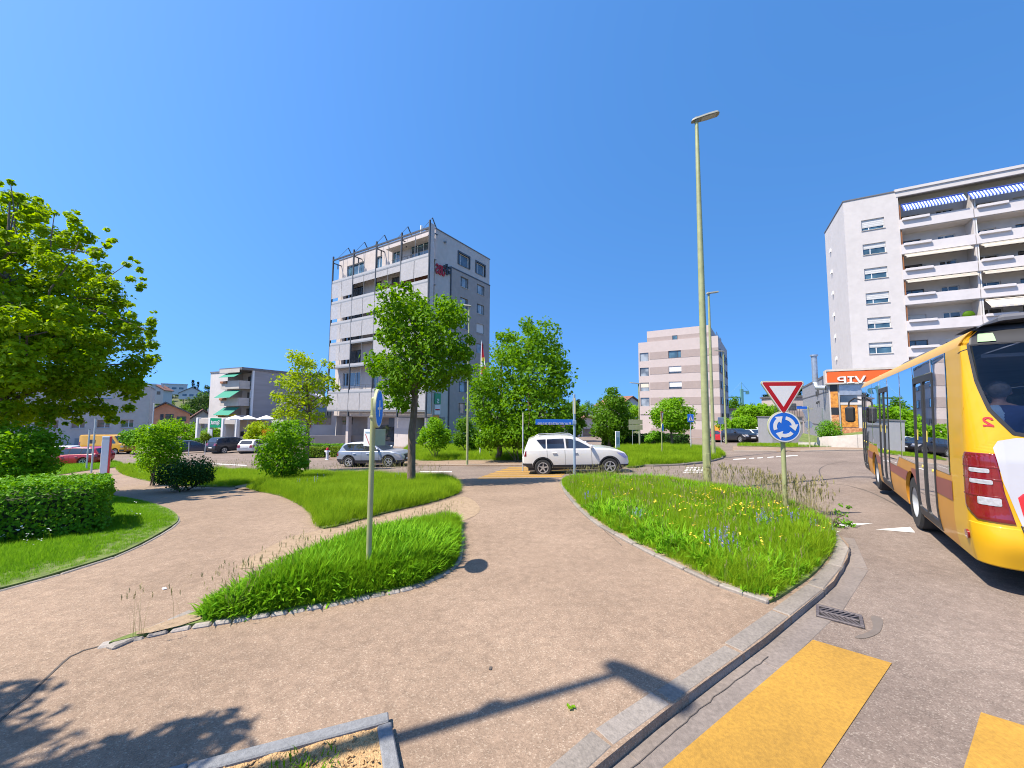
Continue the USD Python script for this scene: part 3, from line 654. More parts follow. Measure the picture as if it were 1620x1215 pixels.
# ================================================================ buildings
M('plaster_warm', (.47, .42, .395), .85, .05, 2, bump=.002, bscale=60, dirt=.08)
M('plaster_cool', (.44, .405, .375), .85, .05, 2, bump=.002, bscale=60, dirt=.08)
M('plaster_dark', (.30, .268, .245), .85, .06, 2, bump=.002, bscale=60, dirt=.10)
M('plaster_white', (.505, .475, .46), .85, .04, 2, bump=.002, bscale=50, dirt=.07)
M('plaster_pale', (.53, .50, .50), .85, .04, 2, dirt=.06)
M('plaster_pink', (.46, .395, .375), .85, .03, 2, dirt=.05)
M('plaster_mauve', (.33, .268, .247), .85, .04, 2, dirt=.06)
M('plaster_beige', (.44, .40, .36), .85, .05, 2, dirt=.10)
M('plaster_orange', (.55, .26, .14), .85, .07, 2, dirt=.10)
M('concrete', (.36, .34, .32), .85, .10, 3, bump=.003, dirt=.2)
M('concrete_pale', (.50, .46, .41), .85, .10, 3, bump=.003, dirt=.2)
M('panel_stripe', (.27, .255, .255), .8, .10, 1.0, stretch=(.3, .3, 2.2))
M('roof_edge', (.13, .125, .125), .5, .1, 3)
M('roof_tile', (.19, .085, .055), .8, .25, 8)
M('roof_dark', (.10, .085, .08), .8, .2, 8)
M('gravel_roof', (.25, .24, .22), .9, .2, 10)
M('steel_dark', (.045, .048, .052), .45, .1, 4)
M('steel_grey', (.20, .21, .22), .45, .1, 4)
M('frame_white', (.62, .62, .62), .45, .04, 4)
M('frame_dark', (.05, .05, .055), .45, .1, 4)
M('blind', (.50, .50, .49), .6, .06, 3)
M('blind_light', (.66, .66, .66), .6, .05, 3)
M('curtain', (.42, .44, .46), .8, .2, 3)
M('wood_orange', (.26, .10, .035), .7, .2, 9, stretch=(4, 4, .4))
M('awning_green', (.0, .18, .115), .7, .06, 3)
M('awning_cream', (.60, .54, .44), .7, .05, 3)
M('metal_clad', (.30, .30, .315), .5, .06, 2, metal=.15)
M('galvanised', (.38, .41, .45), .35, .12, 6, metal=.6)
M('vip_orange', (.62, .095, .01), .5, .05, 3)
M('interior_dark', (.03, .03, .032), .9, .2, 3)
M('parasol_white', (.72, .70, .69), .7, .03, 3)
Mp = lambda n, c, r=.02: usdkit.material(stage, '/World/Looks/' + n, {'g': ('geometry', {}), 'n': ('noise_texture', {'scale': .8, 'detail': 2.0}), 'r': ('rgb_ramp', {'ramp': [(.35, tuple(.5 * q for q in c)), (.65, tuple(1.5 * q for q in c))]}),
      'p': ('principled_bsdf', {'roughness': r, 'ior': 1.6, 'specular_ior_level': .7, 'coat_weight': .4})}, [('g.position', 'n.vector'), ('n.fac', 'r.fac'), ('r.color', 'p.base_color')], surface='p.BSDF')
Mp('window_glass', (.055, .062, .07)); Mp('window_glass_blue', (.05, .10, .13)); Mp('window_glass_curtain', (.22, .24, .25), .06)
# perforated screens: light shows through
usdkit.material(stage, '/World/Looks/screen_mesh', {'g': ('geometry', {}), 'n': ('noise_texture', {'scale': 3.0}), 'r': ('rgb_ramp', {'ramp': [(.3, (.43, .41, .395)), (.7, (.50, .475, .46))]}), 't': ('transparent_bsdf', {}),
    'p': ('principled_bsdf', {'roughness': .5, 'metallic': .2}), 'x': ('mix_closure', {'fac': .74})}, [('g.position', 'n.vector'), ('n.fac', 'r.fac'), ('r.color', 'p.base_color'), ('t.BSDF', 'x.closure1'), ('p.BSDF', 'x.closure2')], surface='x.closure')

M('screen_rail', (.36, .355, .355), .5, .06, 3, metal=.1)
class Face:
    """a wall plane of a building: meshes are made in (s along it, d outwards, z up)"""
    def __init__(f, o, s, n): f.o, f.s, f.n = np.array(o, float), np.array(s, float), np.array(n, float); f.flip = np.cross(np.r_[f.s, 0], np.r_[f.n, 0])[2] < 0
    def __call__(f, m):
        V = np.asarray(m[0], float); P = f.o + V[:, :1] * f.s + V[:, 1:2] * f.n
        return np.c_[P, V[:, 2]], (np.asarray(m[1])[:, ::-1] if f.flip else m[1])
def upright(m):
    """(x, y, depth) to (s, d = depth, z = y)"""
    V = np.asarray(m[0]); return np.stack([V[:, 0], V[:, 2], V[:, 1]], 1), np.asarray(m[1])[:, ::-1]
def wall(par, face, s0, s1, z0, z1, holes, mat, thick=.3, d=0.0, name='wall'):
    p = sbox(s0, z0, s1, z1)
    if holes: p = p.difference(unary_union([sbox(a, c, b, e) for a, b, c, e in holes]))
    return part(par, name, face(upright(ext(p, thick, d - thick))), mat)
def window(par, face, s0, s1, z0, z1, d=0.0, glass='window_glass', frame='frame_white', blind=0.0, muls=(.4,), sill=True, fw=.06, name='window', bmat='blind', surround=None):
    """recessed frame with panes, a roller blind let down part of the way, a sill"""
    b = d - .16
    fr = [bx(s0, s1, b - .05, b + .03, z1 - fw, z1), bx(s0, s1, b - .05, b + .03, z0, z0 + fw), bx(s0, s0 + fw, b - .05, b + .03, z0 + fw, z1 - fw), bx(s1 - fw, s1, b - .05, b + .03, z0 + fw, z1 - fw)]
    xs = [s0 + fw] + [s0 + (s1 - s0) * q for q in muls] + [s1 - fw]
    for q in muls: fr.append(bx(s0 + (s1 - s0) * q - fw * .6, s0 + (s1 - s0) * q + fw * .6, b - .05, b + .03, z0 + fw, z1 - fw))
    w = part(par, name, face(J(*fr)), frame)
    for i in range(len(xs) - 1):
        a, c = xs[i] + (fw * .6 if i else 0), xs[i + 1] - (fw * .6 if i < len(xs) - 2 else 0)
        part(w, 'pane', face(bx(a, c, b - .03, b, z0 + fw, z1 - fw)), glass)
    if blind > 0:
        zb = z1 - (z1 - z0) * blind; n = max(3, int((z1 - zb) / .09)); sl = []
        for k in range(n):
            t = z1 - (z1 - zb) * k / n; u = z1 - (z1 - zb) * (k + 1) / n
            sl.append(bx(s0 + .01, s1 - .01, b + .04 + .008 * (k % 2), b + .055 + .008 * (k % 2), u, t))
        part(w, 'blind', face(J(*sl)), bmat)
    if sill: part(w, 'sill', face(cbx(s0 - .05, s1 + .05, d - .15, d + .07, z0 - .05, z0, .008)), 'roof_edge' if surround else 'concrete_pale')
    if surround:
        q = .16; s = [bx(s0 - q, s1 + q, d - .1, d + .09, z1, z1 + q * 1.4), bx(s0 - q, s0, d - .1, d + .09, z0, z1), bx(s1, s1 + q, d - .1, d + .09, z0, z1)]
        part(w, 'surround', face(J(*s)), surround)
    return w
def frame_dir(v): return math.atan2(v[1], v[0])

# ---------------------------------------------------------------- the grey office tower with the screen facade
ux, uy = np.array([-.8447, .5351]), np.array([.5351, .8447])
oc = np.array(at(683, 45.0, 650)); gz0 = float(T(*oc)) - .1
def zz(z): return z - gz0
bd = thing('office_tower', 'grey eight-storey office tower with metal screen facade and red sign', 'building', (oc[0], oc[1], gz0), frame_dir(uy))
LX, LY = 11.2, 19.1; ZT = zz(24.0)
F0 = Face((0, 0), (0, 1), (-1, 0)); F1 = Face((0, 0), (1, 0), (0, -1))
lev = [zz(q) for q in (23.5, 20.05, 17.0, 14.0, 11.1, 7.95, 4.45, 2.05)]
# screen-side wall: windows of each storey
holes, wins = [], []
st = [(lev[1] + .25, lev[0] - .7), (lev[2] + .1, lev[1] - .7), (lev[3] + .1, lev[2] - .7), (lev[4] + .1, lev[3] - .7), (lev[5] + .1, lev[4] - .7), (lev[6] + .2, lev[5] - .6), (lev[7] + .3, lev[6] - .5)]
for k, (z0, z1) in enumerate(st):
    for (a, b) in ((1.0, 4.2), (6.2, 7.6), (9.6, 10.8), (13.4, 17.2)):
        zb = z0 + (.75 if k in (0, 5) and b - a > 1.5 else .3); holes.append((a, b, zb, z1)); wins.append((a, b, zb, z1, k))
GF = zz(1.35)
wall(bd, F0, 0, LY, GF, ZT, holes, 'plaster_warm')
for a, b, z0, z1, k in wins:
    window(bd, F0, a, b, z0, z1, glass='window_glass_blue' if k in (0,) else 'window_glass', frame='frame_white' if k in (0, 5) else 'frame_dark', muls=(.33, .66) if b - a > 2 else (.5,), sill=False)
# balcony soffit at the top right
part(bd, 'roof_overhang', F0(bx(0, 7.4, 0, 1.25, lev[0] - .9, lev[0] - .75)), 'plaster_warm')
part(bd, 'timber_board', F0(J(*[bx(1.0 + .18 * i, 1.15 + .18 * i, .01, .04, lev[2] + .1, lev[2] + 1.5) for i in range(46)])), 'wood_orange')
# ground floor under the soffit: recessed wall, columns, entrance
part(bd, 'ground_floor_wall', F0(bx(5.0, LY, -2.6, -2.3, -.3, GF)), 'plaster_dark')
part(bd, 'soffit', F0(bx(0, LY, -2.3, -.31, GF - .12, GF)), 'plaster_warm')
part(bd, 'entrance_wall', F0(bx(3.4, 6.3, -2.3, -.02, -.3, GF - .12)), 'plaster_warm'); part(bd, 'entrance_wall', F0(bx(0, 1.2, -2.3, -.02, -.3, GF - .12)), 'plaster_warm')
part(bd, 'door', F0(bx(1.7, 3.0, -2.2, -2.1, -.1, 2.4)), 'window_glass')
part(bd, 'shop_window', F0(bx(9.0, 14.5, -2.29, -2.2, .2, 2.3)), 'window_glass')
part(bd, 'name_board', F0(bx(6.4, 7.6, -.3, -.2, GF - 1.3, GF - .2)), 'frame_dark')
for s in (15.6, 11.0): part(bd, 'column', F0(cbx(s, s + .55, -.55, -.02, -.3, GF - .125, .02)), 'plaster_warm')
# shaded side wall
w1 = []
for s0, s1 in ((4.3, 6.5), (8.0, 10.0)): w1.append((s0, s1, zz(21.05), zz(22.6), 'top'))
for k in range(7):
    for s0, s1 in ((4.7, 6.3), (8.2, 9.9)):
        w1.append((s0, s1, zz(18.25 - 2.75 * k), zz(19.6 - 2.75 * k), 'n%d' % k))
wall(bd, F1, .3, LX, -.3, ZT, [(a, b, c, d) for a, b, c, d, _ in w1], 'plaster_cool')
for a, b, c, d, k in w1:
    if k == 'top': window(bd, F1, a, b, c, d, glass='window_glass', frame='frame_white', muls=(.28, .9), surround='frame_dark')
    else: window(bd, F1, a, b, c, d, d=.05, glass='window_glass_curtain', frame='frame_dark', muls=(.22, .8), sill=True, blind=.9 if (k, a) == ('n2', 8.2) else 0)
hs = [(a, b, c, d) for a, b, c, d, k in w1 if k != 'top']
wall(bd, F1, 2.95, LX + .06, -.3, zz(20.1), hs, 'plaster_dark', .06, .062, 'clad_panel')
part(bd, 'dark_strip', F1(bx(2.78, 2.95, .0, .10, -.3, zz(20.25))), 'frame_dark'); part(bd, 'dark_strip', F1(bx(2.95, LX + .06, .0, .10, zz(20.1), zz(20.25))), 'frame_dark')
part(bd, 'back_wall', J(bx(LX - .3, LX, .302, LY, -.3, ZT), bx(.3, LX - .3, LY - .3, LY, -.3, ZT)), 'plaster_cool')
part(bd, 'floor_slabs', J(*[bx(.32, LX - .32, .32, LY - .32, z - .3, z) for z in lev]), 'interior_dark')
part(bd, 'roof', bx(.32, LX - .32, .32, LY - .32, ZT - .35, ZT - .1), 'gravel_roof')
part(bd, 'roof_edge', J(bx(-.06, .34, -.06, LY + .06, ZT, ZT + .12), bx(.34, LX + .06, -.06, .34, ZT, ZT + .12)), 'roof_edge')
# steel frame in front of the wall
D = 1.3; y_posts = [-.35 + q * 18.9 / 4 for q in range(5)]
for i, s in enumerate(y_posts):
    part(bd, 'post', F0(cbx(s - .09, s + .09, D - .09, D + .09, lev[7] - .7, lev[0] + (.9 if i == 0 else .55), .01)), 'steel_dark')
    if i < 4: part(bd, 'thin_rod', F0(cyl((s + 2.36, D, lev[7] - .6), (s + 2.36, D, lev[0]), .035, n=6)), 'steel_grey')
    for z in (lev[0] - .45,): part(bd, 'bracket', F0(J(bx(s - .05, s + .05, .0, D, z, z + .12), bx(s - .05, s + .05, .5, .62, z - .6, z))), 'steel_dark')
for k, z in enumerate(lev):
    part(bd, 'beam', F0(bx(y_posts[0], y_posts[-1], D - .07, D + .07, z - .09, z + .10)), 'steel_grey' if k else 'steel_dark')
    if 0 < k < 8: part(bd, 'fascia', F0(bx(y_posts[0], y_posts[-1], D - .05, D + .06, z + .10, z + .38)), 'screen_rail')
    if 0 < k < 7: part(bd, 'gangway', F0(bx(y_posts[0], y_posts[-1], .02, D - .075, z - .04, z + .02)), 'steel_grey')
pan = {1: [0, 1, 6, 7], 2: range(8), 3: range(8), 4: [0, 1, 2, 3, 6, 7], 6: range(8)}
for k, cols in pan.items():
    for c in cols:
        s = y_posts[0] + c * 2.3625; z1 = lev[k] - .1; zb = lev[k + 1] + (.80 if k not in (6,) else .1)
        if k == 4: zb += .15
        part(bd, 'screen_panel', F0(bx(s + .04, s + 2.32, D + .075, D + .10, zb, z1)), 'screen_mesh')
for c in range(2, 6): part(bd, 'screen_panel', F0(bx(y_posts[0] + c * 2.3625 + .04, y_posts[0] + c * 2.3625 + 2.32, D + .03, D + .05, lev[1] - .9, lev[1] - .1)), 'screen_mesh')
for k in (5, 0): part(bd, 'rail', F0(J(*[cyl((y_posts[0] if k else -.3, D - .3, lev[k + 1] + q), (y_posts[-1] if k else 6.5, D - .3, lev[k + 1] + q), .025, n=5) for q in (.55, 1.0)], *[cyl((s, D - .3, lev[k + 1]), (s, D - .3, lev[k + 1] + 1.0), .02, n=5) for s in np.arange(0, 18 if k else 7, 1.2)])), 'steel_dark')
part(bd, 'edge_blade', F0(bx(-.42, -.36, .55, 1.2, lev[7] - .3, lev[0] + .6)), 'plaster_warm')
for s in (.9, 5.2, 9.7, 13.9, 17.6):
    part(bd, 'roof_strut', F0(J(cyl((s, -1.6, ZT), (s, -.35, ZT + 1.75), .07, n=8), cyl((s, -.35, ZT + 1.75), (s, 1.25, lev[0] + .1), .025, n=6))), 'steel_dark')
for x, y, h in ((1.9, 4.4, 2.1), (2.6, 4.6, 1.5), (2.9, 3.2, 2.2), (3.4, 3.3, 1.4)):
    part(bd, 'antenna', cbx(x, x + .3, y, y + .22, ZT + .12, ZT + .3 + h, .02), 'frame_white')
part(bd, 'roof_pipe', J(cyl((1.2, 2.4, ZT), (1.2, 2.4, ZT + .9), .25), cyl((1.2, 2.4, ZT + .9), (1.2, 2.4, ZT + 1.0), .4)), 'steel_grey')
# mirrored red letters and black emblem of crossed keys on the shaded wall
def on_face(m, face, s, z, d): V = np.asarray(m[0]); return face((np.stack([V[:, 0] + s, -V[:, 1] + d, V[:, 2] + z], 1), m[1][:, ::-1] if True else m[1]))
def emboss(par, name, face, txt, s, z, h, mat, d=.03, depth=.12, width=None):
    m = mtext(txt, h, depth, True, width); V = m[0].copy(); V = np.stack([V[:, 0] * (1 if face.flip else -1), V[:, 1], V[:, 2]], 1)
    # the face's s runs left to right as seen from outside unless flipped; letters stay mirrored as in the photograph
    Vs = np.stack([V[:, 0] + s, -V[:, 1] + d, V[:, 2] + z], 1)
    mm = face((Vs, m[1])); tm = trimesh.Trimesh(mm[0], mm[1], process=False)
    if tm.volume < 0: mm = (mm[0], mm[1][:, ::-1])
    return part(par, name, mm, mat)
emboss(bd, 'sign_letters', F1, 'UBS', .88, zz(20.1) - .95, 1.15, 'sign_red', width=1.6)
ks = []
for a in (90, 30, 150):
    ca, sa = math.cos(math.radians(a)), math.sin(math.radians(a))
    q = LineString([(-.62 * ca, -.62 * sa), (.62 * ca, .62 * sa)]).buffer(.075)
    q = q.union(Point(-.52 * ca, -.52 * sa).buffer(.2).difference(Point(-.52 * ca, -.52 * sa).buffer(.08)))
    q = q.union(affinity.rotate(sbox(.36, 0, .62, .24), a, origin=(0, 0))); ks.append(q)
part(bd, 'sign_emblem', F1(upright(mapv(ext(unary_union(ks), .12, .03), lambda V: V + [2.08, zz(20.1) - .5, 0]))), 'sign_black')
part(bd, 'wall_lamp', F1(cyl((1.6, .0, zz(22.9)), (1.6, .3, zz(22.9)), .14)), 'steel_grey')
# small signs beside the entrance corner
part(bd, 'green_sign', F1(bx(.35, 1.35, .04, .14, zz(3.0) - .1, zz(3.0) + 1.15)), 'sign_green')
emboss(bd, 'sign_letters', F1, 'S', .85, zz(3.0) + .25, .5, 'sign_white', d=.15, depth=.02)
part(bd, 'white_sign', F1(bx(.35, 1.3, .04, .14, zz(1.65), zz(2.8))), 'sign_white'); part(bd, 'red_stripe', F1(bx(.42, 1.2, .141, .15, zz(2.15), zz(2.3))), 'sign_red')
part(bd, 'orange_sign', F1(bx(.2, 1.1, .04, .14, zz(1.05), zz(1.55))), 'sign_orange'); part(bd, 'small_white_sign', F1(bx(.2, 1.1, .04, .14, zz(.62), zz(1.0))), 'sign_white')

# ---------------------------------------------------------------- the white apartment tower on the right
vy = np.array([.473, .881]); oc = np.array(at(1350, 42.0, 600)); gz0 = float(T(*oc)) - .3
bd = thing('apartment_tower', 'white apartment tower with long balconies and striped blue awnings', 'building', (oc[0], oc[1], gz0), frame_dir(vy))
ZT = zz(zat(1350, 320, 42.0)); LR, LS = 24.0, 8.6
FB = Face((0, 0), (0, -1), (-1, 0)); FS = Face((0, 0), (1, 0), (0, 1))
zrow = [zz(22.72 - 2.74 * k) for k in range(9)]     # balcony parapet tops
h = [(1.45, 3.35, z - .55, z + .65) for z in zrow]
wall(bd, FB, 0, 4.55, 0, ZT, h, 'plaster_white')
for i, (a, b, c, d) in enumerate(h): window(bd, FB, a, b, c, d, glass='window_glass_blue', frame='frame_white', muls=(.33,), blind=(.72, .45, .5, .6, .55, .42, .4, .4, .4)[i], bmat='blind')
hb = []
for k, z in enumerate(zrow):
    for u0 in (4.7, 10.2, 15.7): hb += [(u0 + .35, u0 + 1.9, z - 1.0, z + .85), (u0 + 3.2, u0 + 4.5, z - .4, z + .85)]
DB = -1.5
wall(bd, FB, 4.55, LR, 0, ZT, hb, 'plaster_white', .25, DB)
for j, (a, b, c, d) in enumerate(hb): window(bd, FB, a, b, c, d, d=DB, glass='window_glass', frame='frame_white' if j % 3 else 'frame_dark', muls=(.4,), sill=False, blind=.3 if j % 7 == 3 else 0)
part(bd, 'return_wall', FB(bx(4.30, 4.55, DB - .25, -.301, 0, ZT)), 'plaster_white')
for k, z in enumerate(zrow):
    part(bd, 'balcony_slab', FB(bx(4.56, LR, DB, -.02, z - 1.12, z - .95)), 'plaster_white')
    for j, u0 in enumerate((4.5, 10.0, 15.5)):
        part(bd, 'balcony_parapet', FB(bx(u0 + .03, u0 + 5.47, -.02, .10, z - 1.05, z - .02)), 'plaster_pale')
        part(bd, 'planter', FB(cbx(u0 + .2, u0 + 2.3, .101, .32, z - .22, z + .04, .02)), 'plaster_pale')
        if j: part(bd, 'divider_wall', FB(bx(u0 - .06, u0 + .06, DB, -.03, z - .94, z + 1.6)), 'plaster_white')
        part(bd, 'balcony_post', FB(bx(u0 + .12, u0 + .2, -.12, -.04, z - .02, z + 1.62)), 'frame_white' if j else 'wood_orange')
M('awning_blue', (.03, .07, .36), .7, .05, 3); M('awning_pale', (.55, .66, .74), .7, .04, 3)
def awning(par, face, s0, s1, z, out, drop, mats, n, name='awning'):
    w = (s1 - s0) / n
    a = part(par, name, face(cyl((s0, .02, z + .04), (s1, .02, z + .04), .06, n=8)), mats[0])
    for i in range(n):
        m = bx(s0 + i * w, s0 + (i + 1) * w, 0, out, -.015, 0); V = m[0].copy(); V[:, 2] += z - V[:, 1] / out * drop; part(a, 'stripe', face((V, m[1])), mats[i % len(mats)])
        if out > .3: part(a, 'valance', face(bx(s0 + i * w, s0 + (i + 1) * w, out, out + .012, z - drop - .18, z - drop)), mats[i % len(mats)])
awning(bd, FB, 4.75, 9.4, zrow[0] + 1.58, .5, .72, ['awning_blue', 'awning_pale'], 40)
awning(bd, FB, 9.7, 15.2, zrow[0] + 1.58, .5, .72, ['awning_blue', 'awning_pale'], 46)
awning(bd, FB, 4.75, 9.6, zrow[2] + 1.55, .5, .22, ['awning_cream'], 1); awning(bd, FB, 10.3, 15.2, zrow[2] + 1.55, .6, .3, ['awning_cream'], 1)
awning(bd, FB, 4.75, 9.9, zrow[3] + 1.5, .35, .1, ['awning_cream'], 1); awning(bd, FB, 10.3, 15.2, zrow[3] + 1.5, .35, .1, ['awning_cream'], 1); awning(bd, FB, 10.3, 15.2, zrow[4] + 1.4, .8, .7, ['awning_cream', 'plaster_white'], 20)
part(bd, 'balcony_plant', FB(mapv((lambda t: (np.array(t.vertices), np.array(t.faces)))(trimesh.creation.icosphere(2, .45)), lambda V: V * [1, .6, 1] + [9.3, -.5, zrow[4] + .2])), 'leaf_dark')
part(bd, 'roof_fascia', FB(bx(4.3, LR, -.3, .14, ZT - .05, ZT + .22)), 'plaster_white'); part(bd, 'roof_fascia', FB(bx(4.4, LR, -.2, .04, ZT - .6, ZT - .05)), 'plaster_white')
wall(bd, FS, .3, LS, 0, ZT, [], 'plaster_white')
for k in range(9):
    z = zrow[k] - .1; part(bd, 'vent_hood', FS(J(bx(5.9, 6.2, .0, .14, z - .25, z + .15), bx(5.95, 6.15, .14, .2, z - .35, z - .1))), 'frame_white')
part(bd, 'roof_edge', J(FB(bx(-.05, 4.3, -.3, .06, ZT, ZT + .12)), FS(bx(.3, LS + .05, -.3, .06, ZT, ZT + .12))), 'roof_edge')
part(bd, 'roof', J(bx(.3, LS, -LR + .3, -.3, ZT - .3, ZT - .05), bx(LS - .3, LS, -LR + .3, -.3, 0, ZT - .3)), 'gravel_roof')

# ---------------------------------------------------------------- the pink banded block
vy = np.array([.548, .836]); oc = np.array(at(1138, 67.0, 600)); gz0 = float(T(*oc)) - .3
bd = thing('apartment_block', 'pink and mauve banded apartment block with set-back top floor', 'building', (oc[0], oc[1], gz0), frame_dir(vy))
LU, LV = 13.8, 19.0; FL = Face((0, 0), (0, 1), (-1, 0)); FR = Face((0, 0), (1, 0), (0, -1))
zt = zz(zat(1138, 531, 67.0)); zb = [zz(13.55 - 2.89 * k) for k in range(6)]
hl = [(6.1, 8.3, z - 1.35, z) for z in zb[:5]]; lo = [(11.9, 13.55, z - 1.62, z + .0) for z in zb[:4]]
wall(bd, FL, 0, LU, 0, zt, hl + lo, 'plaster_pink')
for k, z in enumerate(zb):
    cut = [sbox(a, c, b, d) for a, b, c, d in hl + lo]
    q = sbox(0.02, z - 1.36, 11.7, z).difference(unary_union(cut)); part(bd, 'mauve_band', FL(upright(ext(q, .03, .0))), 'plaster_mauve')
    q2 = sbox(.02, z - 1.36, LV, z); part(bd, 'mauve_band', FR(upright(ext(q2, .03, .0))), 'plaster_mauve')
    for s in (2.2, 9.5, 14.6): window(bd, FR, s, s + 2.4, z - 1.3, z - .05, d=.26, glass='window_glass', frame='frame_dark', sill=False)
for i, (a, b, c, d) in enumerate(hl): window(bd, FL, a, b, c, d, glass='window_glass_blue' if i == 0 else 'window_glass', frame='frame_dark', muls=(.3,), sill=False, blind=(0, .75, .7, .1, .2)[i], bmat='blind_light')
for i, (a, b, c, d) in enumerate(lo):
    part(bd, 'loggia_glass', FL(bx(a + .05, b - .05, -.12, -.1, c, d)), 'window_glass_curtain'); part(bd, 'loggia_frame', FL(J(bx(a, b, -.2, .02, d - .05, d), bx(b - .05, b, -.2, .02, c, d), bx(a, a + .05, -.2, .02, c, d))), 'frame_dark')
    if i == 2: part(bd, 'loggia_blind', FL(bx(a + .05, b - .05, -.09, -.07, c + .7, d)), 'awning_cream')
part(bd, 'loggia_rail', FL(bx(11.9, 13.6, -.02, .05, zb[4] - .4, zb[4] - .3)), 'frame_dark')
wall(bd, FR, .3, LV, 0, zt, [], 'plaster_pink')
part(bd, 'back_wall', J(bx(LV - .3, LV, .0, LU, 0, zt), bx(.3, LV - .3, LU - .3, LU, 0, zt), bx(.3, LV - .3, .3, LU - .3, zt - .4, zt - .2)), 'plaster_pink')
za = zz(zat(1126, 513, 67.5)); ta, tb = 1.3, 12.2
part(bd, 'top_floor', bx(.35, LV - 6, ta, tb, zt - .2, za), 'plaster_pink')
FA = Face((.35, 0), (0, 1), (-1, 0)); q = sbox(ta, zz(15.05), tb, zz(16.45)).difference(sbox(6.7, zz(14.9), 7.6, zz(16.5)))
part(bd, 'mauve_band', FA(upright(ext(q, .03, .0))), 'plaster_mauve'); window(bd, FA, 6.7, 7.6, zz(15.0), zz(16.45), d=.2, glass='window_glass_blue', frame='frame_dark', muls=(), sill=False)
part(bd, 'stair_tower', bx(11, 14, .6, 3.2, zt, zt + 1.7), 'plaster_white'); part(bd, 'terrace_rail', FR(bx(.4, 6.5, -.3, -.22, zt, zt + .8)), 'window_glass')

# ---------------------------------------------------------------- the shop with the orange sign, its grey side wall
vy = np.array([.53, .848]); oc = np.array(at(1313, 30.0, 640)); gz0 = float(T(*oc)) - .1
bd = thing('shop', 'single-storey shop with orange sign band and grey metal side wall', 'building', (oc[0], oc[1], gz0), frame_dir(vy))
FB = Face((0, 0), (0, -1), (-1, 0)); FS = Face((0, 0), (1, 0), (0, 1))
z1, z0 = zz(zat(1315, 588, 30)), zz(zat(1315, 606, 30))
part(bd, 'side_wall', FS(bx(.25, 19, -.25, 0, -.6, z1 - .3)), 'metal_clad'); part(bd, 'side_wall_trim', FS(J(bx(.2, 19, .0, .06, z1 - .3, z1 - .12), bx(.4, 19, .0, .03, z1 - 1.55, z1 - 1.47), bx(.2, 19, .0, .03, zz(1.0), zz(1.06)))), 'roof_edge')
part(bd, 'parapet', FS(bx(.2, 19, -.2, .02, z1 - 1.47, z1 - .3)), 'metal_clad')
part(bd, 'roof', bx(.25, 19, -14, -.25, z1 - .5, z1 - .3), 'gravel_roof')
part(bd, 'sign_band', FB(cbx(-.1, 14, -.3, .25, z0, z1, .03)), 'vip_orange'); part(bd, 'sign_band_trim', FB(J(bx(-.15, 14, -.3, .28, z1 - .01, z1 + .14), bx(-.15, 14, -.3, .27, z0 - .12, z0))), 'concrete_pale'); part(bd, 'sign_end', FS(bx(.0, .9, .0, .2, z0 - .1, z1 + .1)), 'plaster_white')
hh = (z1 - z0) * .56
emboss(bd, 'sign_letters', FB, 'VIP', 1.30, z0 + (z1 - z0) * .22, hh, 'sign_white', d=.26, depth=.06, width=1.65); emboss(bd, 'sign_letters', FB, 'A', 2.95, z0 + (z1 - z0) * .22, hh, 'sign_white', d=.26, depth=.06)
part(bd, 'front_wall', FB(bx(.0, 14, -.3, -.05, -.6, z0 - .12)), 'plaster_white')
part(bd, 'soffit_panel', FB(bx(.6, 12, -.05, .02, z0 - .95, z0 - .13)), 'galvanised')
posters = [('food_poster', .12, 1.0, z0 - .65, z0 - .15, 'sign_black'), ('food_poster', .12, 1.0, z0 - 1.9, z0 - .68, 'poster_a'), ('food_poster', .12, 1.0, z0 - 2.45, z0 - 1.93, 'sign_black'), ('food_poster', .12, 1.0, z0 - 3.7, z0 - 2.48, 'poster_b'), ('food_poster', .12, 1.0, z0 - 5.0, z0 - 3.73, 'poster_c'), ('shop_window', 1.3, 3.2, z0 - 3.4, z0 - 1.7, 'poster_a'), ('poster', 1.2, 3.6, z0 - 4.4, z0 - 3.45, 'poster_b'), ('shop_window', 1.3, 3.2, z0 - 1.5, z0 - 1.0, 'window_glass')]
M('poster_a', (.62, .20, .03), .5, .5, 5, c2=(.75, .33, .05)); M('poster_b', (.55, .16, .06), .5, .5, 6, c2=(.70, .36, .16)); M('poster_c', (.45, .10, .10), .5, .5, 7, c2=(.62, .34, .30))
for nm, a, b, c, d, mt in posters: part(bd, nm, FB(bx(a * .5, b * .5, -.05, .02, c, d)), mt)
part(bd, 'pilaster', FB(bx(.52, .60, -.05, .08, -.6, z0 - .97)), 'concrete'); part(bd, 'lintel', FB(bx(.62, 6, -.05, .05, z0 - 1.7, z0 - 1.52)), 'plaster_white')
for k, (s, z) in enumerate(((6.4, 3.6), (5.4, 3.75), (6.4, 2.9), (5.4, 2.95))): part(bd, 'wall_vent', FS(bx(s, s + .35, .0, .12, zz(z), zz(z) + (.45 if k < 2 else .2))), 'steel_dark')
part(bd, 'side_door', FS(bx(3.3, 4.2, .0, .04, zz(.2), zz(2.5))), 'galvanised')
part(bd, 'chimney', FS(J(tube([(1.3, .02, z0 - .3), (1.6, .55, z0 - .25), (1.9, .62, z0 + .2), (1.9, .62, z1 + 1.5)], .2, 12), cyl((1.9, .62, z1 + 1.5), (1.9, .62, z1 + 1.62), .28, n=12))), 'galvanised')

